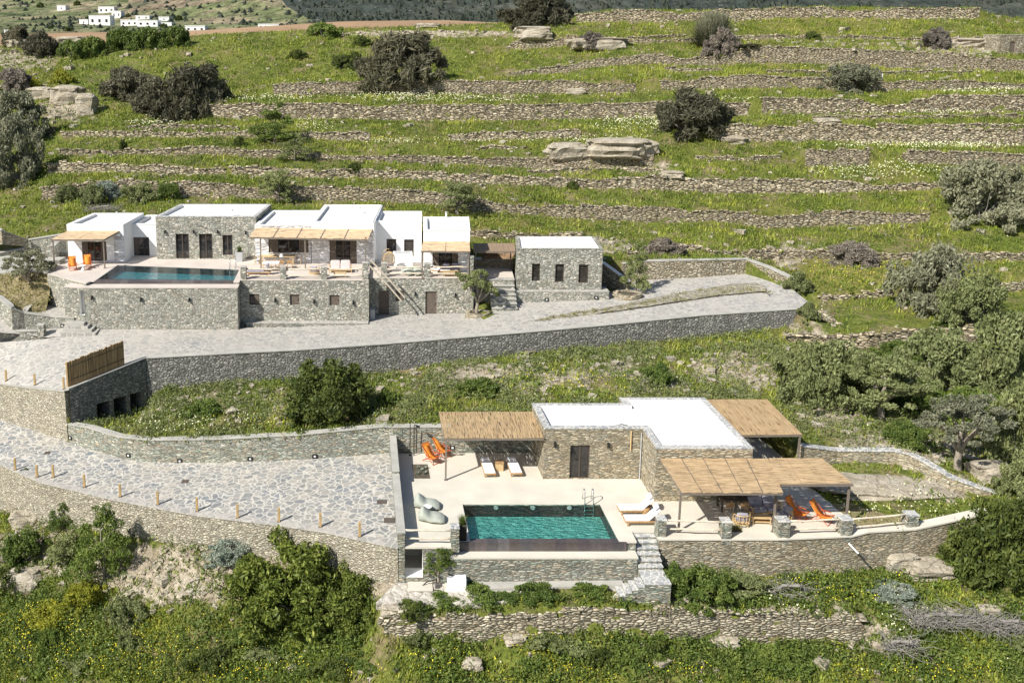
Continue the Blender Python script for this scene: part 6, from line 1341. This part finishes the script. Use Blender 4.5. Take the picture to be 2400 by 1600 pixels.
plant('tall', 'slender_tree', 692, 385, 75, 70, 'small tree close below the slender green tree', 'leaf_olive', 0, 'trees on the hillside')
plant('olive', 'olive_tree', 652, 482, 88, 80, 'small olive tree on the terrace behind the long pergola', 'leaf_olive', 0, 'olive trees')
plant('olive', 'olive_tree', 1072, 508, 92, 76, 'small olive tree behind the rightmost white house with a strong shadow', 'leaf_olive', 0, 'olive trees')
plant('round', 'shrub', 2300, 535, 190, 150, 'huge grey green shrub at the right edge above the field, rising over the lowest terrace', 'leaf_grey_olive', 1, gH)
plant('round', 'shrub', 2395, 530, 110, 120, 'grey shrub cut by the right frame edge beside the huge grey shrub', 'leaf_grey_olive', 0, gH)
plant('round', 'shrub', 45, 440, 130, 160, 'large dark grey olive shrub at the left edge, nearest the villa', 'leaf_grey_olive', 1, gH)
plant('round', 'shrub', 45, 330, 140, 110, 'dark olive shrub at the left edge, above the largest left shrub', 'leaf_grey_olive', 0, gH)
plant('thorn', 'thorn_bush', 30, 215, 90, 50, 'grey bush at the far left edge above the rocky gully', 'leaf_greybrown', 0, gH)
gG = 'dark green bushes along the upper left meadow edge'
for i, (x, y, w_, h_) in enumerate([(165,140,75,42),(215,135,80,45),(290,122,95,50),(345,118,90,48),(410,112,85,45)]): plant('low', 'dark_green_bush', x, y, w_, h_, '%s dark green bush from the left along the upper left meadow edge' % ORD[i], 'leaf_green', 0, gG)
for x, y, w_, h_, l in ((100,135,90,55,'brown bush left of the dark green bushes at the upper left'), (45,105,80,40,'dark bush by the pale boulders at the far upper left')): plant('thorn', 'thorn_bush', x, y, w_, h_, l, 'leaf_brown', 0, gH)
plant('low', 'dark_green_bush', 755, 92, 85, 36, 'round dark green bush on the crest left of the brown field', 'leaf_green', 0, gG)
for x, y, w_, h_, l in ((145,200,70,36,'bright yellow green spurge bush above the left boulders'), (82,208,35,24,'small yellow green spurge bush at the left boulders')): plant('low', 'spurge_bush', x, y, w_, h_, l, 'leaf_yellow', 0, 'yellow green spurge bushes')
for x, y, w_, h_, l in ((850,110,55,24,'small dark shrub on the upper meadow, nearest the crest'), (700,140,60,22,'low dark shrub on the left of the upper meadow'), (805,165,70,34,'dark shrub just left of the largest brown thorn bush'), (830,150,50,26,'small dark shrub above the shrub left of the largest thorn bush'), (830,412,45,30,'dark little shrub on the second long terrace wall'), (290,355,26,26,'small round grey bush on the left terraces'), (560,345,35,24,'small dark bush left of the small tree on the left terraces'), (1340,445,35,20,'small bush on the long narrow terrace wall in mid slope'), (1905,95,45,20,'dark little shrub right of the spiky plant under the ridge wall')):
    plant('low', 'small_shrub', x, y, w_, h_, l, 'leaf_dark', 0, 'small shrubs on the hillside')
for i, (x, y, w_, h_, m) in enumerate([(160,475,60,40,'leaf_olive'),(215,485,75,50,'leaf_olive'),(255,470,70,42,'leaf_glaucous'),(330,478,80,45,'leaf_olive'),(395,470,60,38,'leaf_green')]): plant('round', 'scrub_bush', x, y, w_, h_, '%s scrub bush from the left on the terrace above the leftmost white houses' % ORD[i], m, 0, 'scrub above the white houses')
# upper villa trees
DEFER = 1
def at(kind, name, px, py, z, wpx, hpx, label, mat, group=None):
    key = (kind, name, mat, 0)
    if key not in PR: PR[key] = Proto(make_tree(name, kind, 300+len(PR)))
    p = P(px, py, z); t = (CAMZ-z)/-ray(px, py)[2]; UH = {'olive': 1.68, 'open': 1.68, 'round': 1.1, 'tall': 2.35, 'low': .6, 'thorn': .95}[kind]; new = PR[key].o is None
    o = PR[key].put(p, random.Random(px).uniform(0, 6), label, group, (wpx/2250*t/2.1, wpx/2250*t/2.1, hpx/2250*t*1.06/UH))
    if new:
        for c in o.children:
            if c.name.startswith('crown'): c.data.materials[0] = MAT[mat]
    return o
at('open', 'olive_tree', 72, 699, 3.9, 118, 106, 'crooked olive tree on the ochre bank at the left edge', 'leaf_grey_olive', 'olive trees')
at('open', 'olive_tree', 1118, 737, 3.05, 98, 100, 'olive tree in the half round rubble planter before the garden steps', 'leaf_olive', 'olive trees')
at('tall', 'olive_sapling', 1492, 682, 4.0, 60, 112, 'tall thin olive growing beside the guest house', 'leaf_olive')
for px, py, w_, h_, l in ((1868,700,75,60,'grey green bush at the end of the upper road'), (1895,760,50,50,'small bush hanging over the end of the road retaining wall')): plant('round', 'shrub', px, py, w_, h_, l, 'leaf_olive', 0, 'bushes around the road end')
for px, py, w_, h_, l in ((1995,625,110,52,'low purple brown thorn bush on the low wall above the yellow field'), (1555,600,110,38,'low grey brown thorn bush behind the road end wall')): plant('thorn', 'thorn_bush', px, py, w_, h_, l, 'leaf_greybrown', 0, gH)
# mid slope
plant('round', 'round_bush', 767, 1003, 235, 138, 'big round dark green bush on the slope between the two roads', 'leaf_dark', 2)
plant('low', 'small_shrub', 1545, 905, 90, 50, 'low green shrub on the rocky bank above the near house', 'leaf_green', 0, 'shrubs between the two roads')
plant('low', 'small_shrub', 490, 985, 110, 45, 'low shrub between the dark bastion wall and the big round bush', 'leaf_green', 0, 'shrubs between the two roads')
plant('low', 'small_shrub', 1130, 930, 120, 40, 'low green shrub on the grass above the left pergola', 'leaf_green', 0, 'shrubs between the two roads')
plant('low', 'small_shrub', 905, 955, 70, 40, 'low shrub just right of the big round dark bush', 'leaf_green', 0, 'shrubs between the two roads')
gO = 'olive grove right of the near house'
for a in ((2195,745,185,160,'large grey olive tree beside the yellow field, farther of the pair'),(2275,795,165,150,'large grey olive tree beside the yellow field, nearer of the pair'),(1925,960,190,150,'leftmost olive of the grove behind the rear pergola'),(2065,1000,190,160,'olive tree of the grove with the dark shadow beneath'),(2190,940,200,160,'olive tree in the middle of the grove'),(2330,935,210,190,'tall olive at the right edge of the grove'),(2245,1115,215,185,'gnarled olive with thick bare trunk near the garden wall'),(2385,1110,170,190,'olive cut by the right frame edge below the grove')):
    plant('open' if a[0] == 2245 else 'round' if a[0] in (1925, 2190, 2330, 2195, 2275, 2385) else 'olive', 'olive_tree', a[0], a[1], a[2]*1.02, a[3]*.98, a[4], 'leaf_grey_olive' if a[0] in (2195, 2245) else 'leaf_olive', a[0] % 3, gO)
for x, y, w_, h_, l in ((2110,858,110,55,'dense shrub filling the upper front of the grove at its left'), (1880,905,125,95,'dense grey green shrub at the left tip of the grove'), (2000,955,150,90,'dense shrub under the leftmost olives'), (2260,1010,160,95,'bright green shrub beneath the gnarled olive'), (2360,1040,150,100,'green shrub at the right edge beneath the grove'), (2120,1050,100,60,'bright green shrub left of the gnarled trunk'), (2208,800,50,40,'round green bush on the lichen wall'), (2140,975,140,80,'thick shrub beside the deep shadow of the grove'), (2390,1180,120,110,'green shrub at the right frame edge beside the garden wall')): plant('round', 'shrub', x, y, w_, h_, l, 'leaf_green' if x > 2100 and x != 2390 else 'leaf_olive', 0, 'shrubs in the olive grove')
# right foreground
plant('round', 'round_bush', 2320, 1400, 230, 210, 'very large dark green bush at the lower right beyond the ochre wall', 'leaf_dark', 1, 'large bushes of the foreground')
plant('round', 'round_bush', 2400, 1310, 140, 130, 'large green bush at the right frame edge behind the very large bush', 'leaf_dark', 2, 'large bushes of the foreground')
for a in ((1640,1425,150,95,'green herb bush in front of the ochre wall beside the stairs','leaf_green'),(1570,1400,90,60,'low green bush right beside the stair block','leaf_green'),(1745,1410,120,60,'olive green bush in front of the ochre wall, second from the stairs','leaf_olive'),(2090,1420,110,45,'grey twiggy bush below the big pale slab at lower right','leaf_glaucous')): plant('round', 'herb_bush', a[0], a[1], a[2], a[3], a[4], a[5], 0, 'bushes below the near terrace')
# left foreground
gF = 'bushes under the driveway wall'
for a in (('round',700,1495,290,200,'huge glossy green bush under the driveway wall','leaf_highlit'),('round',595,1430,140,120,'tall dark green bush at the left of the huge glossy bush','leaf_highlit'),('round',820,1490,170,135,'glossy green bush at the right of the huge bush','leaf_highlit'),('tall',245,1385,125,195,'tall columnar green bush against the driveway wall','leaf_green'),('tall',148,1265,62,85,'narrow dark plant climbing the driveway wall','leaf_green'),('round',60,1345,130,95,'round green bush on the pale scree at the left edge','leaf_green'),('round',160,1330,110,70,'pale green bush between the round bush and the columnar bush','leaf_olive'),('round',540,1340,125,75,'silvery blue green bush on the scree under the driveway wall','leaf_glaucous'),('tall',65,1206,24,52,'small dark creeper on the driveway wall at the far left','leaf_green'),('round',215,1440,110,75,'yellow flowering spurge on the left foreground slope','leaf_yellow'),('round',120,1480,110,60,'low yellow spurge at the lower left','leaf_yellow'),('round',15,1400,80,70,'dark bush at the lower left frame edge','leaf_dark'),('round',300,1470,100,60,'brown and green bush right of the flowering spurge','leaf_olive')):
    plant(a[0], 'shrub' if a[0] == 'round' else 'columnar_shrub', a[1], a[2], a[3], a[4], a[5], a[6], 0, gF)
for i, (x, y, w_, h_) in enumerate([(960,1437,60,32),(1035,1432,80,42),(1125,1430,120,55),(1260,1412,110,42),(1380,1408,90,38),(1190,1465,55,45)]): plant('low', 'wall_top_bush', x, y, w_, h_, '%s green tuft bush from the left on top of the foreground dry stone wall' % ORD[i], 'leaf_green', 0, 'tuft bushes on the foreground wall')
plant('olive', 'young_tree', 1027, 1378, 72, 92, 'young leafy tree against the wall left of the white box', 'leaf_green')
for i in range(26):
    r_ = random.Random(i*31+5); x = r_.uniform(20, 2380); y = r_.uniform(1500, 1600); plant('low', 'herb_clump', x, y, r_.uniform(60, 130), r_.uniform(28, 60), 'low herb clump on the bottom slope, number %d counted at random' % i if False else '%s low herb clump on the foreground slope' % (['mossy','dark','dull','tufted','ragged','dense','leafy','sparse','rounded','flat','broad','dusky','soft'][i % 13]+(' green' if i < 13 else ' olive')), ['leaf_green','leaf_dark','leaf_olive'][i % 3], 0, 'herb clumps on the foreground slope')
# spiky plant
def spiky(px, py, wpx, hpx, label, name='spiky_plant'):
    p, t = hit(px, py); Rr = wpx/2250*t/2; Hh = hpx/2250*t; o = thing(name, label, 'plant', p); r = random.Random(3); V = []
    for k in range(2600):
        a = r.uniform(0, 6.28); e = r.uniform(.05, 1.5); l = r.uniform(.75, 1.); b = Vector((r.uniform(-.3, .3)*Rr, r.uniform(-.3, .3)*Rr, 0)); tip = b+Vector((math.cos(a)*math.cos(e)*Rr*l*.9, math.sin(a)*math.cos(e)*Rr*l*.9, math.sin(e)*Hh*l)); s = Vector((-math.sin(a), math.cos(a), 0))*.07; m = b+(tip-b)*.45+Vector((0, 0, .1*Hh))
        V += [b-s*.4, m-s, tip, m+s]
    tri_obj('foliage', np.array([tuple(v) for v in V]), 'leaf_grey_olive', o, 4)
    mb = MB(); mb.tube([(0, 0, -.2), (0, 0, .4*Hh)], [.2, .12], 7).build('stem', 'bark', o)
spiky(1668, 112, 135, 92, 'dark spiky fan shaped plant under the ridge wall')
# dead branches at the lower right
def deadwood(px, py, Lm, n, label, seed, dirx=1.):
    p, t = hit(px, py); o = thing('dead_branches', label, 'deadwood', p); r = random.Random(seed); main = MB(); L = Lm
    main.tube([(-L/2, 0, .2), (-L/6, .1, .6), (L/5, -.1, .7), (L/2, .1, .35)], [.03, .07, .08, .04], 7); main.build('main_branch', 'grey_twig', o)
    mb = MB()
    for k in range(n):
        x = r.uniform(-L/2, L/2); a = r.uniform(0, 6.28); l = r.uniform(.5, 1.5); q = Vector((x, r.uniform(-.6, .6), r.uniform(.1, .6))); mb.tube([q, q+Vector((math.cos(a)*l*.5, math.sin(a)*l*.4, r.uniform(-.1, .4))), q+Vector((math.cos(a)*l, math.sin(a)*l*.8, r.uniform(-.2, .5)))], [.014, .011, .004], 4)
    mb.build('twigs', 'grey_twig', o)
deadwood(2210, 1480, 3.6, 380, 'large tangle of dead grey branches at the lower right', 1); deadwood(2355, 1490, 2.4, 220, 'arched dead branches at the lower right frame edge', 2); deadwood(1850, 1400, 2.0, 70, 'small dead branches lying above the foreground wall', 3); deadwood(2110, 1540, 1.8, 110, 'dry twig heap at the right end of the foreground wall', 4)
deadwood(240, 500, 3.0, 120, 'dead grey branches above the leftmost white house', 5)
# boulders
def rk(px, py, wpx, hpx, label, seed, mat='rock', fl=.5, dep=.6, sink=.25, group=None):
    p, t = hit(px, py); w_ = wpx/2250*t; h_ = hpx/2250*t; return rock(p[0], p[1]+w_*dep*.3, p[2]+h_*(.5-sink*.5), w_, w_*dep, h_*(1+sink), label, seed, 'boulder', mat, random.Random(seed).uniform(-.15, .15), group)
rk(1455, 394, 150, 38, 'large layered boulder jutting out of the slope, casting a dark shadow below', 21); rk(1330, 392, 90, 34, 'rough boulder left of the large layered boulder', 22); rk(1500, 372, 90, 32, 'flat rock stacked behind the large layered boulder', 23)
for a in ((1410,75+40,130,26,'long flat slab rocks under the ridge near the crest bush',24),(1250,112,95,30,'slanting ochre slab rock left of the brown thorn bush under the ridge',25),(155,245,70,42,'dark split boulder at the left above the terraces',26),(200,268,50,48,'blocky pale boulder right of the split boulder at left',27),(95,232,60,26,'low pale boulder at the left edge of the rocky gully',28),(165,102,75,22,'smooth pale boulder in the valley edge at upper left',29),(40,105,55,20,'pale boulder at the far upper left beside dark bushes',30),(1350,222,45,14,'pair of flat stones under the upper meadow wall',31),(1575,446,55,14,'flat pale stone on the narrow terrace wall',32),(2265,110,95,20,'pale flat rock slab at the upper right edge',33),(1720,340,60,18,'flat stones at the foot of the tall tan wall',34),(1940,330,60,15,'pale flat stone in front of the tall tan wall',35),(1000,62,60,10,'low rock beside the brown field',36)): rk(*a)
for a in ((2180,1355,115,30,'big pale slab rock leaning at the end of the ochre wall',41),(2118,1345,75,40,'pinkish boulder under the end of the ochre wall',42),(1108,1572,45,22,'bright white stone in the foreground grass',43),(1700,1525,60,20,'flat stone below the foreground wall at centre right',44),(915,1492,50,22,'flat white rock at the left foot of the foreground wall',45),(1210,1515,55,20,'white broken rock at the foot of the foreground wall',46),(50,1390,95,40,'pale boulder under the round green bush at lower left',47),(60,1240,70,34,'pale jutting rock under the driveway wall at left',48),(2325,1450,50,20,'small pale stone beside the dead branches',49),(2330,1132,90,42,'heap of pale flat stones at the right end of the garden wall',50)): rk(*a)

for i, (px, py, w_) in enumerate([(95,10,22),(180,5,20),(205,38,14),(300,33,16),(385,58,20),(160,66,20),(420,40,22),(330,72,18),(500,72,24),(560,66,20),(660,70,24),(30,66,22),(120,60,14),(252,64,12)]):
    Y = hit_far(px, py+8); a = PY(px, py+8, Y); k = w_/2250*Y/1.0
    key = 'far'
    if key not in PR: PR[key] = Proto(make_tree('village_tree', 'round', 901))
    new = PR[key].o is None; o = PR[key].put(a, i, 'dark tree in the distant valley %s' % ['far left of the tiny hut','just right of the tiny hut','left of the upper village house','above the low village row','at the right end of the village row','left below the village','right of the village on the brown slope','below the low village row','right of the long low house','between the two low right houses','right of the farthest right house','at the left frame edge','midway between hut and village','right under the lower left village house'][i], 'dark trees of the distant valley', (k/2, k/2, k*.45))
    if new: o.children[0].data.materials[0] = MAT['leaf_dark']
# ---------------------------------------------------------------- ground cover (uncountable)
def open_mask(j, X, Y):
    m = np.ones(len(X), bool)
    m &= ~((j == 3) & (X < 25.0)); m &= ~((j == 4) & (X < -21.3)); m &= ~((j == 5) & (X < 33.4))
    m &= ~((j == 2) & (X > 3) & (X < 13.2) & (Y > 44.2)); m &= ~((j == 2) & (X > -.3) & (X < 13.2) & (Y > 43.6))
    m &= ~((X > 24.4) & (X < 24.9) & (j == 3))
    m &= ~((X < -27) & (Y > 70) & (Y < 86.5))
    return m
def sample(n, seed, pw=2., tmin=38., bands=None):
    r = np.random.default_rng(seed); X, Y, Z, J = [], [], [], []
    w_ = np.array([float(np.mean(np.maximum(0, CY[j+1]-CY[j]-.04)/np.maximum(30, CY[j])**(pw-1))) for j in range(NK-1)]); w_[0] *= .35; w_[1] *= 2.6; w_[2] *= 2.; w_[4] *= 1.5; 
    if bands: w_ = np.array([w_[j] if j in bands else 0. for j in range(NK-1)])
    w_ /= w_.sum()
    for j in range(NK-1):
        k = int(n*w_[j]*2.6); i = r.uniform(0, len(XG)-1.01, k); s = r.uniform(0, 1, k); x, y, z = band_z(j, i, s)
        w0 = np.interp(x, XG, CY[j+1]-CY[j]); keep = r.uniform(0, 1, k) < w0/max(.1, float(np.max(CY[j+1]-CY[j]))); 
        d = CAMZ-z; f = np.maximum(1, y*CP+d*SP); px = 900+2250*x/f; py = 500+2250*(-y*SP+d*CP)/f
        keep &= (px > -330) & (px < 2730) & (py > -20) & (py < 1680) & (y > 30) & open_mask(j, x, y) & (w0 > .3)
        if j >= 6: keep &= (s < .93) | (r.uniform(0, 1, k) < .25)
        X.append(x[keep]); Y.append(y[keep]); Z.append(z[keep]); J.append(np.full(keep.sum(), j))
    return map(np.concatenate, (X, Y, Z, J))
def tufts(name, n, seed, mat, blades, h0, w0, spread, mask=None, group=None, kind='stuff', far=.40, bands=None):
    X, Y, Z, J = sample(n, seed, bands=bands); r = np.random.default_rng(seed+1); soil = area(X, Y, Z, SOIL)
    keep = r.uniform(0, 1, len(X)) > soil*.8
    if mask is not None: keep &= mask(X, Y, Z, r)
    X, Y, Z = X[keep], Y[keep], Z[keep]; t = np.sqrt(X*X+Y*Y+(CAMZ-Z)**2); k = (t/50)**far; N = len(X); V = np.empty((N*blades, 3, 3))
    c = np.repeat(np.stack([X, Y, Z-.03], 1), blades, 0); kk = np.repeat(k*r.uniform(.6, 1.4, N), blades); M = N*blades
    a = r.uniform(0, 6.283, M); b = r.uniform(0, 6.283, M); rad = r.uniform(0, spread, M)*kk; c[:, 0] += np.cos(b)*rad; c[:, 1] += np.sin(b)*rad
    h = h0*kk*r.uniform(.55, 1.25, M); ln = h*r.uniform(.1, .8, M); wv = w0*kk
    V[:, 0] = c+np.stack([-np.sin(a)*wv, np.cos(a)*wv, 0*a], 1); V[:, 1] = c-np.stack([-np.sin(a)*wv, np.cos(a)*wv, 0*a], 1)
    V[:, 2] = c+np.stack([np.cos(a)*ln, np.sin(a)*ln, h], 1); o = tri_obj(name, V.reshape(-1, 3), mat); tag(o, kind=kind); return o
def clumps(name, n, seed, mat, leaves, rad, hgt, size, mask, bands=None):
    X, Y, Z, J = sample(n, seed, bands=bands); r = np.random.default_rng(seed+1); keep = (r.uniform(0, 1, len(X)) > area(X, Y, Z, SOIL)*.75) & mask(X, Y, Z, r)
    X, Y, Z = X[keep], Y[keep], Z[keep]; t = np.sqrt(X*X+Y*Y+(CAMZ-Z)**2); N = len(X); k = np.repeat((t/50)**.4*np.exp(r.normal(0, .35, N)), leaves); M = N*leaves
    q = r.normal(size=(M, 3)); q /= np.linalg.norm(q, axis=1)[:, None]; q[:, 2] = np.abs(q[:, 2]); q *= r.uniform(.55, 1, (M, 1))
    C = np.repeat(np.stack([X, Y, Z], 1), leaves, 0)+q*np.array([rad, rad, hgt])*k[:, None]
    tag(tri_obj(name, orient_tris(C, size, r, 1.9)[:], mat, None, 4), kind='stuff')
def nz(X, Y, s, sd): return fbm(X*s, Y*s, sd, 4)
tufts('grass', 112000, 1, 'grass_blade', 5, .26, .032, .22, lambda X, Y, Z, r: (nz(X, Y, .22, 5)+r.uniform(-.15, .2, len(X)) > -.05))
tufts('dry_grass', 40000, 2, 'grass_dry', 5, .26, .026, .22, lambda X, Y, Z, r: (area(X, Y, Z, DRY)*.9+nz(X, Y, .3, 8)*1.3+r.uniform(-.25, .2, len(X)) > .06))
clumps('herbs', 46000, 3, 'herb_leaf', 12, .36, .30, .11, lambda X, Y, Z, r: (nz(X, Y, .3, 21)+r.uniform(-.1, .12, len(X)) > .04))
clumps('foreground_herbs', 46000, 6, 'leaf_green', 15, .34, .42, .095, lambda X, Y, Z, r: (nz(X, Y, .35, 33)+r.uniform(-.1, .12, len(X)) > -.10), bands=(0, 1, 2))
clumps('foreground_weeds', 30000, 8, 'leaf_yellow', 14, .3, .34, .075, lambda X, Y, Z, r: (nz(X, Y, .4, 41)+r.uniform(-.08, .1, len(X)) > .10), bands=(0, 1, 2))
clumps('slope_herbs', 36000, 9, 'leaf_olive', 14, .32, .34, .09, lambda X, Y, Z, r: (nz(X, Y, .45, 47)+r.uniform(-.1, .12, len(X)) > .02), bands=(4,))
def flowers(name, n, seed, mat, L, base=.0, size=.035, hh=.32):
    X, Y, Z, J = sample(n, seed); r = np.random.default_rng(seed); p = area(X, Y, Z, L)+base*(nz(X, Y, .5, seed) > .08); keep = r.uniform(0, 1, len(X)) < p*(nz(X, Y, .9, seed+2) > -.15)
    X, Y, Z = X[keep], Y[keep], Z[keep]; t = np.sqrt(X*X+Y*Y+(CAMZ-Z)**2); s = size*(t/50)**.75*r.uniform(.7, 1.4, len(X)); C = np.stack([X, Y, Z+hh*(t/50)**.3*r.uniform(.6, 1.3, len(X))], 1)
    V = np.empty((len(X), 4, 3)); tl = r.uniform(-.5, .5, len(X))
    for q, (a, b) in enumerate(((-1, -1), (1, -1), (1, 1), (-1, 1))): V[:, q] = C+np.stack([a*s, b*s, b*s*.6+a*s*tl], 1)
    tag(tri_obj(name, V.reshape(-1, 3), mat, None, 4), kind='stuff')
WHITE = [(960,232,160,12,1),(1110,236,130,9,1),(1500,288,120,26,1),(1350,330,150,13,1),(920,335,80,8,1),(1090,334,70,7,.8),(2130,264,280,10,1),(2200,344,260,9,1),(2070,402,160,24,1),(370,288,70,13,.9),(1905,452,30,12,1),(620,232,120,8,.8),(2110,1195,200,48,.9),(1840,1465,90,40,.8),(2120,1465,80,60,.6),(1750,1395,120,25,.5),(720,300,60,12,.6),(1300,210,350,10,.4),(1700,240,120,8,.5),(2300,215,120,8,.6),(1650,1215,20,10,.2),(470,1000,160,30,.4)]
YELLOW = [(300,1540,330,50,.5),(560,1570,170,30,1),(90,1480,120,60,.9),(1060,1560,110,35,1),(1310,1580,70,24,.9),(1600,1575,80,20,.8),(1980,1385,140,40,.6),(1780,1375,260,22,.5),(850,1585,150,20,.7),(2000,640,170,40,.35),(860,325,90,10,.6),(1670,1360,100,30,.6),(1290,900,200,25,.4),(2200,1580,150,30,.6),(700,990,220,14,.5)]
clumps('dark_herbs', 26000, 12, 'leaf_dark', 12, .34, .34, .10, lambda X, Y, Z, r: (nz(X, Y, .22, 61)+r.uniform(-.06, .08, len(X)) > .13))
flowers('white_flowers', 150000, 31, 'petal_white', WHITE, .014, .023); flowers('yellow_flowers', 130000, 32, 'petal_yellow', YELLOW, .010, .016)
def stones(n, seed):
    X, Y, Z, J = sample(n, seed); r = np.random.default_rng(seed); p = area(X, Y, Z, SOIL)*.55+.03; keep = r.uniform(0, 1, len(X)) < p; X, Y, Z = X[keep], Y[keep], Z[keep]; N = len(X)
    t = np.sqrt(X*X+Y*Y+(CAMZ-Z)**2); s = .09*(t/50)**.5*np.exp(r.normal(0, .45, N)); a = r.uniform(0, 6.28, N); U = []
    cube = np.array([(x, y, z) for z in (-1, 1) for x, y in ((-1, -1), (1, -1), (1, 1), (-1, 1))], float)
    V = np.empty((N, 8, 3)); jit = r.uniform(.55, 1.1, (N, 8, 3)); c = cube[None]*jit*[1.4, 1., .6]; ca, sa = np.cos(a)[:, None], np.sin(a)[:, None]
    V[:, :, 0] = X[:, None]+(c[:, :, 0]*ca-c[:, :, 1]*sa)*s[:, None]; V[:, :, 1] = Y[:, None]+(c[:, :, 0]*sa+c[:, :, 1]*ca)*s[:, None]; V[:, :, 2] = Z[:, None]+(c[:, :, 2]+.35)*s[:, None]
    Q = np.array([(3,2,1,0),(4,5,6,7),(0,1,5,4),(1,2,6,5),(2,3,7,6),(3,0,4,7)]); F = (Q[None]+np.arange(N)[:, None, None]*8).reshape(-1, 4)
    tag(mesh_obj('loose_stones', V.reshape(-1, 3).tolist(), F.tolist(), 'rock'), kind='stuff')
stones(60000, 41)

def far_scrub(n, seed):
    r = np.random.default_rng(seed); Y = 225*(900/225)**r.uniform(0, 1, n); u = r.uniform(-.5, .75, n); X = u*Y; Z = farz(X, Y); dark = X/Y > np.interp(Y, [215, 330, 450, 640], [-.02, -.04, -.10, -.16])
    keep = (r.uniform(0, 1, n) < np.where(dark, 1., .22))&(fbm(X*.03, Y*.03, 5) > -.12); X, Y, Z = X[keep], Y[keep], Z[keep]; N = len(X); s = .0026*Y*np.exp(r.normal(0, .4, N)); s = np.clip(s, .5, 2.4)
    V = np.empty((N, 5, 3)); 
    for k in range(4): a = k*1.571+r.uniform(-.4, .4, N); V[:, k] = np.stack([X+np.cos(a)*s, Y+np.sin(a)*s, Z-.3+0*s], 1)
    V[:, 4] = np.stack([X+r.uniform(-.3, .3, N)*s, Y, Z+s*r.uniform(.6, 1.1, N)], 1); F = (np.array([(0,1,4),(1,2,4),(2,3,4),(3,0,4)])[None]+np.arange(N)[:, None, None]*5).reshape(-1, 3)
    tag(mesh_obj('far_scrub', V.reshape(-1, 3).tolist(), F.tolist(), 'leaf_far'), kind='stuff')
far_scrub(26000, 51)

def verge_weeds():
    me = bpy.data.objects['rocky_verge'].data; r = np.random.default_rng(9); co = np.array([tuple(v.co) for v in me.vertices]).reshape(17, 70, 3); P_ = []
    for _ in range(170):
        i = r.integers(1, 15); j = r.integers(4, 68); 
        if fbm(j*.12, i*.35, 77) < .0: continue
        P_.append(co[i, j]+[r.uniform(-.3, .3), r.uniform(-.1, .1), -.02])
    P_ = np.array(P_); C = np.repeat(P_, 9, 0)+r.normal(size=(len(P_)*9, 3))*[.13, .13, .05]+[0, 0, .05]
    tag(tri_obj('verge_weeds', orient_tris(C, .085, r, 2.2), 'grass_dry', None, 4), kind='stuff')
verge_weeds()
def bank_weeds():
    me = bpy.data.objects['ochre_bank'].data; r = np.random.default_rng(19); co = np.array([tuple(v.co) for v in me.vertices]); P_ = co[r.integers(0, len(co), 700)]+r.normal(size=(700, 3))*[.3, .2, .0]
    C = np.repeat(P_, 9, 0)+r.normal(size=(len(P_)*9, 3))*[.13, .13, .07]+[0, 0, .05]
    tag(tri_obj('bank_weeds', orient_tris(C, .09, r, 2.2), 'grass_dry', None, 4), kind='stuff')
bank_weeds()
